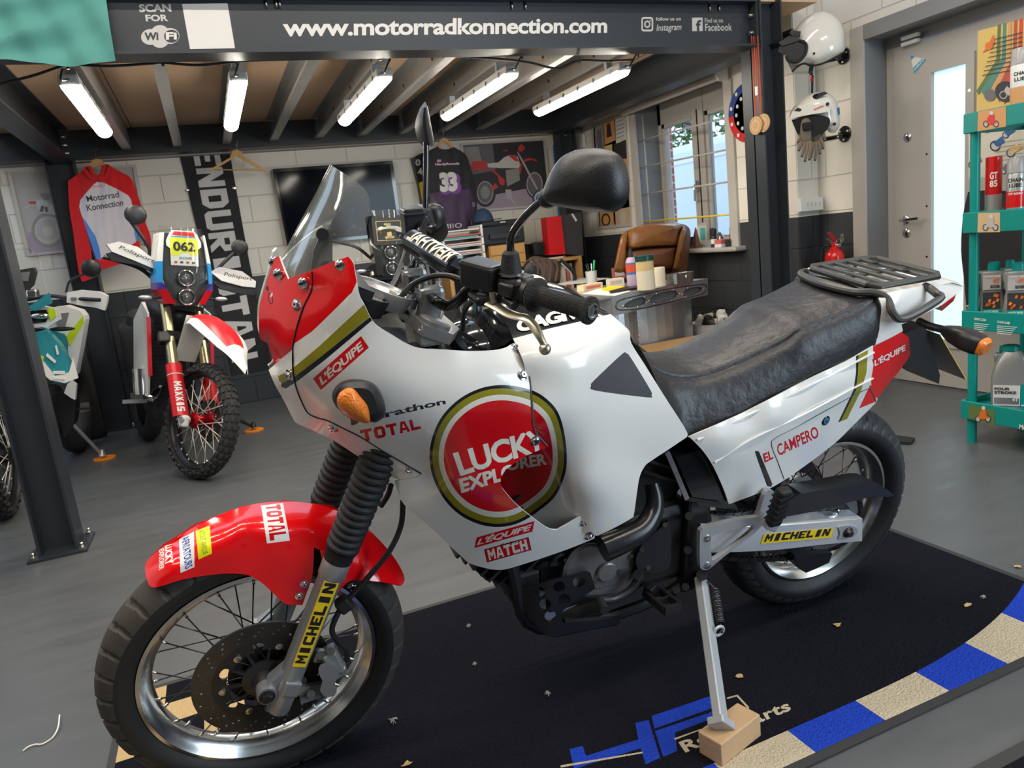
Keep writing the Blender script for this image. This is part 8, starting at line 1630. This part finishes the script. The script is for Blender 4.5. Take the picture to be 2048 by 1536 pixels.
b = MB(); b.loft([front(crv2([(1574, 112), (1580, 118), (1590, 120), (1602, 115), (1610, 100), (1611, 88), (1606, 84), (1592, 82), (1578, 86), (1560, 90), (1556, 104)], 3, True, 60), k) for k in (-.13, -.06)], INK, smooth=False); part(b, 'face_opening', ht)
b = MB(); b.tube(front([(1573, 112), (1577, 121), (1588, 124), (1600, 121), (1610, 108), (1613, 93), (1608, 84), (1596, 81)], -.132), .009, RUB, 8); b.tube(front([(1584, 144), (1594, 134), (1608, 127), (1624, 131), (1645, 127), (1668, 116), (1690, 103)], -.10), .006, RUB, 8); part(b, 'rubber_trim', ht)
b = MB(); b.prism(front([(1557, 85), (1582, 70), (1602, 62), (1600, 74), (1590, 84), (1564, 92)], -.14), (0, .10, .01), BLACKP); b.prism(front([(1580, 66), (1585, 56), (1590, 61), (1601, 63), (1600, 72), (1584, 72)], -.145), (0, .10, 0), BLACKG); part(b, 'peak', ht)
b = MB(); b.seg(hY(1624, 128, 3.66), hY(1620, 150, 3.66), .03, .004, INK, up=(0, 1, 0)); b.seg(hY(1625, 150, 3.66), hY(1624, 186, 3.66), .014, .004, INK, up=(0, 1, 0)); b.torus(hY(1622, 149, 3.655), (0, 1, 0), .016, .003, CHROME, 16, 6); b.box(hY(1623, 158, 3.655), (.012, .005, .028), SHR); part(b, 'chin_strap', ht); b = MB(); b.cyl(hY(1628, 107, 3.60), hY(1628, 107, 3.62), .007, INK); part(b, 'screw', ht)
h2, _ = helmet('helmet', 'white open-face helmet with gloves hanging from it, lower one on the wall', [(1577, 240), (1582, 222), (1595, 204), (1615, 190), (1635, 184), (1655, 186), (1670, 196), (1677, 212), (1680, 232), (1680, 248), (1672, 263), (1664, 266), (1655, 262), (1650, 245), (1640, 235), (1610, 234), (1588, 238)], 3.70, .11, HW, None, None)
f2_ = lambda L, k: [hY(x, y, 3.70+k) for x, y in L]
b = MB(); b.loft([f2_(crv2([(1583, 240), (1610, 233), (1626, 229), (1645, 231), (1658, 236), (1660, 246), (1652, 262), (1640, 268), (1615, 280), (1604, 278), (1594, 266)], 3, True, 60), k) for k in (-.125, -.05)], mat('helmet_lining', (.012, .012, .013), .8), smooth=False); part(b, 'lining', h2)
b = MB(); b.loft([f2_([(1577, 240), (1584, 224), (1600, 210), (1622, 208), (1648, 212), (1663, 217), (1656, 224), (1640, 226), (1621, 229), (1600, 233)], k) for k in (-.145, -.10)], HW, smooth=False); part(b, 'peak', h2)
b = MB(); b.prism(f2_([(1632, 195), (1638, 186), (1650, 183), (1656, 187), (1644, 192), (1634, 198)], -.10), (0, .04, 0), INK); b.cyl(hY(1655, 208, 3.56), hY(1655, 208, 3.6), .010, CHROME); b.cyl(hY(1669, 248, 3.58), hY(1669, 248, 3.62), .009, INK); b.text('brembo', [hY(*p, 3.553) for p in ((1629, 221), (1648, 213), (1627, 217))], REDI, bold=.02); b.prism(f2_([(1588, 222), (1596, 215), (1604, 219), (1600, 223)], -.147), (0, .003, 0), INK); b.prism(f2_([(1672, 218), (1679, 214), (1680, 228), (1673, 234)], -.06), (0, .003, 0), HB_); part(b, 'trim', h2)
GLV = mat('glove_tan', (.22, .17, .12), .8, 0, .1, 20); GLK = mat('glove_black', (.015, .015, .017), .8)
for nm, lb, palm, fing in (('glove', 'tan and black glove hanging fingers down from the lower helmet, left one', [(1604, 240), (1622, 238), (1626, 262), (1622, 284), (1606, 286), (1600, 270)], [((1603, 282), (1598, 300)), ((1609, 284), (1604, 312)), ((1615, 284), (1610, 321)), ((1620, 282), (1619, 318)), ((1602, 268), (1596, 284))]), ('glove', 'tan and black glove hanging fingers down from the lower helmet, right one', [(1624, 240), (1640, 242), (1646, 262), (1640, 284), (1626, 286), (1620, 268)], [((1626, 284), (1622, 314)), ((1632, 284), (1630, 319)), ((1637, 282), (1640, 306)), ((1641, 276), (1646, 296)), ((1644, 262), (1650, 280))])):
    t = thing(nm, lb, 'glove', hY(*palm[0], 3.56)); YG = 3.545 if 'left' in lb else 3.60; b = MB(); puff(b, palm, YG, .022, GLV, .012); part(b, 'palm', t); b = MB(); b.seg(hY(palm[0][0]+8, 245, YG), hY(palm[0][0]+10, 262, YG), .06, .03, GLK, up=(0, 1, 0), bev=.01); part(b, 'cuff', t)
    for a, e in fing: b = MB(); m_ = ((a[0]+e[0])/2+1, (a[1]+e[1])/2); b.tube([hY(*a, YG), hY(*m_, YG-.008), hY(*e, YG)], [.010, .008], GLV, 10); b.ell(hY(*e, YG), (.008, .008, .009), GLK, 10, 6); part(b, 'finger', t)
YSW = 3.893; sk = thing('wall_socket', 'white double switched socket on the painted wall below the helmets', 'socket', ony(1624, 425, YSW)); b = MB(); q = [ony(x, y, YSW-.045) for x, y in ((1601, 397), (1646, 394), (1647, 419), (1603, 423))]; b.prism(q, (0, .045, 0), WHITEP); part(b, 'plate', sk)
for k in range(4): b = MB(); p = ony(1616+8*k, 408.5-.6*k, YSW-.047); b.box(p, (.010, .006, .022), CER); part(b, 'rocker', sk)
ex = thing('fire_extinguisher', 'red fire extinguisher hanging on the dark wall by the door frame', 'fire extinguisher', (DX-.11, onx(1668, 520, DX-.10).y, .45)); p = onx(1669, 500, DX-.10); xe, ye, ze = DX-.10, p.y, p.z; s = (p-EYE).dot(CF)/FPX; r = 18.5*s; FX = mat('extinguisher_red', (.66, .012, .01), .2, coat=.5)
b = MB(); zt_ = onx(1669, 503, xe).z; b.lathe((xe, ye, .42), (0, 0, 1), [(0, r*.9), (.01, r), (zt_-.42-.03, r), (zt_-.42-.005, r*.85), (zt_-.42+.015, r*.5), (zt_-.42+.03, r*.3), (zt_-.42+.06, r*.3)], FX, 32); part(b, 'cylinder', ex)
b = MB(); z = zt_+.02; b.cyl((xe, ye, z), (xe, ye, z+.03), .016, STEELB); b.seg((xe, ye+.01, z+.035), (xe, ye+.06, z+.065), .02, .005, CHROME); b.cyl((xe, ye-.045, z+.02), (xe, ye, z+.02), .010, CHROME); part(b, 'valve', ex); b = MB(); b.seg((xe, ye-.01, z+.05), (xe, ye+.045, z+.105), .022, .010, mat('lever_red', (.35, .01, .02), .4)); b.torus((xe, ye-.035, z+.035), (1, 0, 0), .022, .003, CHROME, 18, 6); part(b, 'lever', ex)
b = MB(); b.tube([V((xe, ye+.02, z+.02)), V((xe, ye+.09, z+.01)), V((xe, ye+.11, z-.06)), V((xe, ye+.11, z-.12))], .008, RUB); b.cyl((xe, ye+.11, z-.12), (xe, ye+.105, z-.30), .016, BLACKP, .022); part(b, 'hose', ex)
b = MB(); p = onx(1685, 476, DX-.003); b.box(p, (.006, .035, .055), STEELB); b.cyl(p-V((.004, 0, -.015)), p-V((.008, 0, -.015)), .005, CHROME, n=8); solo(b, 'hanging_bracket', 'small steel hanging bracket on the dark wall above the extinguisher', 'bracket')
# ================================================================ OIL RACK AT THE RIGHT EDGE
RT = mat('rack_teal', (.0, .27, .235), .35, 0, .04, 12); XK = 3.17; RW = mat('rack_text', (.75, .80, .78), .5); GOLDP = mat('print_sand', (.66, .46, .24), .5); ORP = mat('print_burnt', (.75, .16, .02), .45); SIL = mat('silver_plastic', (.40, .40, .385), .32, .5, .04, 20)
rack_ = thing('oil_rack', 'tall teal display rack of oil cans and bottles at the right edge', 'display rack', (3.35, 2.0, 0))
bands = [(onx(1942, a, XK).z, onx(1942, c, XK).z) for a, c in ((226, 266), (425, 466), (622, 660), (803, 839))]; YE = 2.335
for z1, z0 in bands:
    b = MB(); b.box((XK, 1.965, (z0+z1)/2), (.012, .74, z1-z0), RT, bev=.003); b.box((3.38, YE, (z0+z1)/2), (.42, .012, z1-z0), RT, bev=.003); b.box((3.38, 1.965, z1-.03), (.40, .72, .010), RT); part(b, 'shelf', rack_)
for x in (3.20, 3.56): b = MB(); b.cyl((x, 2.305, 0), (x, 2.305, bands[0][1]+.02), .020, RT, n=24); part(b, 'post', rack_)
for x in (3.20, 3.56): b = MB(); b.cyl((x, 1.62, 0), (x, 1.62, bands[0][1]+.02), .020, RT, n=24); part(b, 'post', rack_)
fx = lambda x, y, k=.0075: onx(x, y, XK-k)
def bp_(pts, m, k=.0075): b.poly([fx(x, y, k) for x, y in pts], m)
for ph, m_, cx_, cy_, mb_ in (([(1956, 224), (2012, 213), (2012, 253), (1955, 263)], POR, 1982, 240, PRE), ([(1956, 426), (2000, 425), (2000, 464), (1955, 465)], GOLDP, 1981, 447, PGR), ([(1938, 808), (1990, 821), (1988, 852), (1936, 836)], mat('print_green', (.12, .18, .05), .5), 1966, 830, ORP)):
    b = MB(); bp_(ph, m_)
    for dx in (-10, 10): bp_(ell_loop(cx_+dx, cy_+8, 6, 7, 0, 14), PDK, .0085); bp_(ell_loop(cx_+dx, cy_+8, 4, 5, 0, 14), PGR, .009)
    bp_([(cx_-10, cy_+6), (cx_-6, cy_-6), (cx_+2, cy_-15), (cx_+7, cy_-8), (cx_+6, cy_), (cx_+12, cy_+6), (cx_, cy_+9)], mb_, .0095); bp_(ell_loop(cx_+1, cy_-14, 4, 4, 0, 10), PWH, .010); part(b, 'shelf_picture', rack_)
b = MB()
for t_, q in (('CHAIN CLEAN', ((1948, 640), (1972, 643), (1948, 635))), ('CHAIN LUBE', ((1994, 646), (2020, 649), (1994, 641)))): b.text(t_, [fx(*p, .009) for p in q], RW, bold=.03)
for x0, w_ in ((1948, 30), (1994, 40)):
    for k in range(5): y = 646+5*(x0 > 1960)+3.6*k; bp_([(x0, y), (x0+w_-3*k, y+3), (x0+w_-3*k, y+4.3), (x0, y+1.3)], RW, .009)
part(b, 'shelf_lettering', rack_); b = MB(); b.text('MOTOREX', [fx(*p, .009) for p in ((2038, 858), (2090, 870), (2039, 848))], RW, bold=.03); part(b, 'shelf_lettering', rack_)
def can(name, label, cat, px, X, zb_, top, w_, prof, extra=None, sq=False):
    p = onx(px, top, X); y = p.y; s = (p-EYE).dot(CF)/FPX; H = p.z-zb_; R = w_*s/2; t = thing(name, label, cat, (X, y, zb_))
    for nm, pf, m_ in prof: b = MB(); b.lathe((X, y, zb_), (0, 0, 1), [(h*H, r*R) for h, r in pf], m_, 26); part(b, nm, t)
    if extra: extra(t, V((X, y, zb_)), H, R)
def face_text(t, c, H, R, items, nm='label_lettering'):
    b = MB(); d = V((EYE.x-c.x, EYE.y-c.y, 0)).normalized(); e = V((-d.y, d.x, 0))
    for txt, m_, a, z0, z1, w0 in items:
        vs, fs, (tw, th) = txt_mesh(txt, .03); hw = w0
        b.add([c+(d*math.cos(hw*(2*x/tw-1)+a)+e*math.sin(hw*(2*x/tw-1)+a))*(R*1.03)+V((0, 0, H*(z0+(z1-z0)*y/th))) for x, y in vs], fs, m_)
    part(b, nm, t)
zs = bands[1][0]-.024; CANR = mat('can_red', (.66, .012, .01), .25, coat=.4)
can('spray_can', 'red spray can lettered GT85 on the rack\'s second shelf', 'spray can', 1988, 3.26, zs, 313, 29, [('can', [(0, .95), (.01, 1), (.80, 1), (.80, .97)], CANR), ('lower_label', [(.02, 1.01), (.36, 1.01)], SIL), ('cap', [(.80, 1), (.985, 1), (1, .9), (1, 0)], CANR)], lambda t, c, H, R: face_text(t, c, H, R, [('GT', WHITE, 0, .62, .74, .45), ('85', WHITE, 0, .49, .60, .45)]))
can('spray_can', 'silver and red chain lube can with clear cap, right of the red can', 'spray can', 2034, 3.26, zs, 313, 34, [('can', [(0, .95), (.01, 1), (.68, 1), (.74, .85)], SIL), ('label', [(.12, 1.01), (.40, 1.01)], CANR), ('foot_band', [(.0, 1.02), (.10, 1.02)], RT), ('cap', [(.72, 1.0), (.92, .98), (1, .7), (1, 0)], mat('frosted_cap', (.55, .55, .54), .25, 0, 0, trans=.4))], lambda t, c, H, R: face_text(t, c, H, R, [('CHAIN', INK, -.1, .56, .63, .8), ('LUBE', INK, -.1, .47, .54, .65), ('OFF ROAD', WHITE, -.1, .34, .38, .8)]))
can('spray_can', 'white and orange spray can on the top shelf at the picture\'s right edge', 'spray can', 2042, 3.26, bands[0][0]-.024, 96, 34, [('can', [(0, .95), (.01, 1), (.72, 1), (.76, .9)], WHITE), ('label', [(.12, 1.01), (.38, 1.01)], POR), ('foot_band', [(0, 1.02), (.08, 1.02)], RT), ('cap', [(.74, 1), (.94, .95), (1, .7), (1, 0)], mat('frosted_cap'))], lambda t, c, H, R: face_text(t, c, H, R, [('CHAIN', INK, .1, .56, .62, .8), ('LUBE', INK, .1, .47, .53, .7)]))
can('tin', 'small red cap between the two cans on the second shelf', 'tin', 2012, 3.32, zs, 405, 8, [('cap_body', [(0, 1), (1, 1), (1, 0)], CANR)])  # a small red cap, shaped and filed as a tin
def jug(label, px, X, zb_, top, w_, cap_top, texts, big=False):
    p = onx(px, top, X); s = (p-EYE).dot(CF)/FPX; W = w_*s*.5; H = p.z-zb_; y = p.y; c = V((X, y, zb_)); t = thing('oil_bottle', label, 'oil bottle', c); Dp = W*.9 if not big else W*.6
    d = V((EYE.x-c.x, EYE.y-c.y, 0)).normalized(); e = V((-d.y, d.x, 0)); pt = lambda u, v, z: c+e*u+d*v+V((0, 0, z))
    pr = [(0, 1.0, 1.0), (.02, 1.04, 1.02), (.35, .90, .92), (.55, .80, .86), (.85, 1.0, 1.0), (.97, .98, .96), (1.0, .85, .85)] if not big else [(0, 1.0, 1), (.03, 1.04, 1), (.55, 1.02, 1), (.75, .86, .95), (.9, .6, .8), (1, .40, .6)]
    b = MB(); b.loft([[pt(W*w0*math.copysign(abs(math.cos(a))**.45, math.cos(a)), Dp*v0*math.copysign(abs(math.sin(a))**.45, math.sin(a)), H*z) for a in (2*math.pi*k/28 for k in range(28))] for z, w0, v0 in pr], SIL); part(b, 'bottle', t)
    cs = (top-cap_top)*s; b = MB(); b.lathe(pt(W*.15 if not big else -W*.1, 0, H), (0, 0, 1), [(0, W*.48), (cs*.8, W*.46), (cs*.82, W*.40), (cs, W*.40), (cs, 0)], RT, 24); part(b, 'cap', t); b = MB()
    if big: b.torus(pt(W*.45, 0, H*.66), d, W*.36, W*.16, SIL, 28, 10)
    fr = lambda u, z, k=0: pt(W*u*(.90 if not big else 1), Dp*(.96 if not big else 1.035)*(.93 if not big and .3 < z < .7 else 1)+.002+k, H*z)
    for u0, u1, z0, z1, m_ in (((-.72, .72, .58, .92, PGR), (-.72, .72, .14, .52, PDK), (-.72, .72, .02, .13, RT)) if not big else ((-.9, .38, .06, .42, PWH), (-.86, .34, .08, .20, PMD), (.40, .98, .03, .44, RT))): b.loft([[fr(u0, z0, .002), fr(u1, z0, .002)], [fr(u0, z1, .002), fr(u1, z1, .002)]], m_, closed=False, smooth=False)
    if not big:
        R2 = random.Random(int(px))
        for k in range(9): u, z = R2.uniform(-.6, .6), R2.uniform(.18, .48); b.loft([[fr(u-.14, z-.03, .0045), fr(u+.05, z-.04, .0045)], [fr(u-.02, z+.04, .0045), fr(u+.16, z+.02, .0045)]], ORP, closed=False, smooth=False)
    for t_, m_, u0, u1, z0, z1 in texts: b.text(t_, [fr(u0, z0, .006), fr(u1, z0, .006), fr(u0, z1, .006)], m_, bold=.04)
    part(b, 'label', t)
z3 = bands[2][0]-.024; z4 = bands[3][0]-.024
bt = lambda g_: [(g_, PWH, -.55, .65, .86, .91), ('4T', ORP, .05, .62, .74, .84), ('BOXER', INK, -.1, .66, .62, .69), ('MOTOREX', RW, -.6, .6, .05, .10)]
jug('grey oil bottle with teal cap lettered 4T BOXER, left one on the third shelf', 1984, 3.28, z3, 541, 46, 524, bt('15W-50'))
jug('grey oil bottle with teal cap lettered 4T BOXER, right one on the third shelf', 2034, 3.28, z3, 541, 46, 524, bt('5W-40'))
jug('grey oil bottle behind the two front bottles on the third shelf', 2018, 3.38, z3, 536, 36, 520, [])
jug('large grey oil canister lettered FOUR STROKE on the bottom shelf', 2026, 3.28, z4, 700, 70, 690, [('FOUR', INK, -.84, -.1, .335, .385), ('STROKE', INK, -.84, .2, .27, .32), ('4T', PWH, -.0, .3, .14, .20), ('MOTOREX', RW, .45, .95, .06, .09)], True)
jug('grey oil bottle with teal cap behind the large canister on the bottom shelf', 2003, 3.40, z4, 706, 24, 691, [])
# posters, coat and leather behind the rack
fk = lambda x, y: onx(x, y, 3.60); b = MB()
STG = [mat('print_green', (.12, .18, .05)), mat('print_teal', (.08, .25, .20), .5), POR, mat('print_brick', (.45, .09, .04), .5), PRE]
b.prism([fk(1956, 62), fk(2110, 22), fk(2110, 190), fk(1953, 232)], pX*.003, mat('poster_yellow', (.72, .50, .14), .5))
def pk(L, m, k=.002): b.poly([fk(x, y)-pX*k for x, y in L], m)
for i, m_ in enumerate(STG): x = 1996+11*i; pk([(x, 50-3*i), (x+6, 48-3*i), (x+4, 125-2*i), (1958+14*i if i < 2 else x-30, 190+5*i), (1953+9*i if i < 2 else x-36, 182), (x-3, 120-2*i)], m_, .002+.0002*i)
for cx_, cy_, r, m_ in ((2012, 183, 21, PDK), (1981, 190, 12, PMD), (1979, 92, 8, ORP)): pk(ell_loop(cx_, cy_, r, r, 0, 24), m_, .004)
pk(ell_loop(2008, 190, 8, 8, 0, 16), PGR, .005); pk(ell_loop(2008, 190, 6, 6, 0, 16), PDK, .0055); pk([(2006, 186), (2015, 172), (2022, 178), (2022, 192)], PGR, .005); pk([(1966, 106), (1980, 84), (1988, 68), (1990, 88), (1976, 100)], ORP, .0045)
for k in range(9): y = 78+9*k; pk([(1990-3*k, y), (2046, y-14), (2046, y-12.4), (1990-3*k, y+1.6)], PDK, .006)
solo(b, 'poster', 'yellow poster with green and red stripes behind the top of the rack', 'poster'); b = MB(); fk = lambda x, y: onx(x, y, 3.66)
b.prism([fk(1937, 262), fk(2090, 236), fk(2090, 340), fk(1937, 358)], pX*.003, PCR); R2 = random.Random(9)
for cx_, cy_, r in ((1991, 292, 11), (1975, 258, 8), (2012, 270, 7), (2022, 306, 9), (1945, 330, 8), (2008, 342, 7)): pk(ell_loop(cx_, cy_, r, r, 0, 18), PDK, .002); pk(ell_loop(cx_, cy_, r*.7, r*.7, 0, 18), PGR, .003); pk([(cx_-4, cy_-6), (cx_+14, cy_-20), (cx_+20, cy_-8), (cx_+4, cy_+2)], (PYE, PMD, HB_)[cx_ % 3], .0035)
for k in range(7): pk([(1990, 286+9*k), (2046, 278+9*k), (2046, 279+9*k), (1990, 287+9*k)], PG2, .0025)
b.text('SUPERMOTO', [fk(x, y)-pX*.004 for x, y in ((2019, 302), (2060, 297), (2019, 294))], POR, bold=.02); solo(b, 'poster', 'pale motorcycle picture sheet behind the rack\'s second opening', 'poster')
COAT = mat('coat_black', (.018, .017, .019), .7, 0, .06, 14); b = MB(); L = crv2([(1936, 384), (1990, 380), (2060, 388), (2075, 500), (2060, 600), (1932, 610), (1928, 560), (1922, 500), (1926, 430)], 3, True, 60)
rg = []
for s, k in ((.97, .06), (1, .03), (1, -.01), (.93, -.035), (.6, -.05), (.05, -.05)): rg.append([onx(1990+(x-1990)*s, 495+(y-495)*s, 3.80+k) for x, y in L])
b.loft(rg, COAT); solo(b, 'coat', 'black coat hanging behind the rack against the grey door', 'coat')
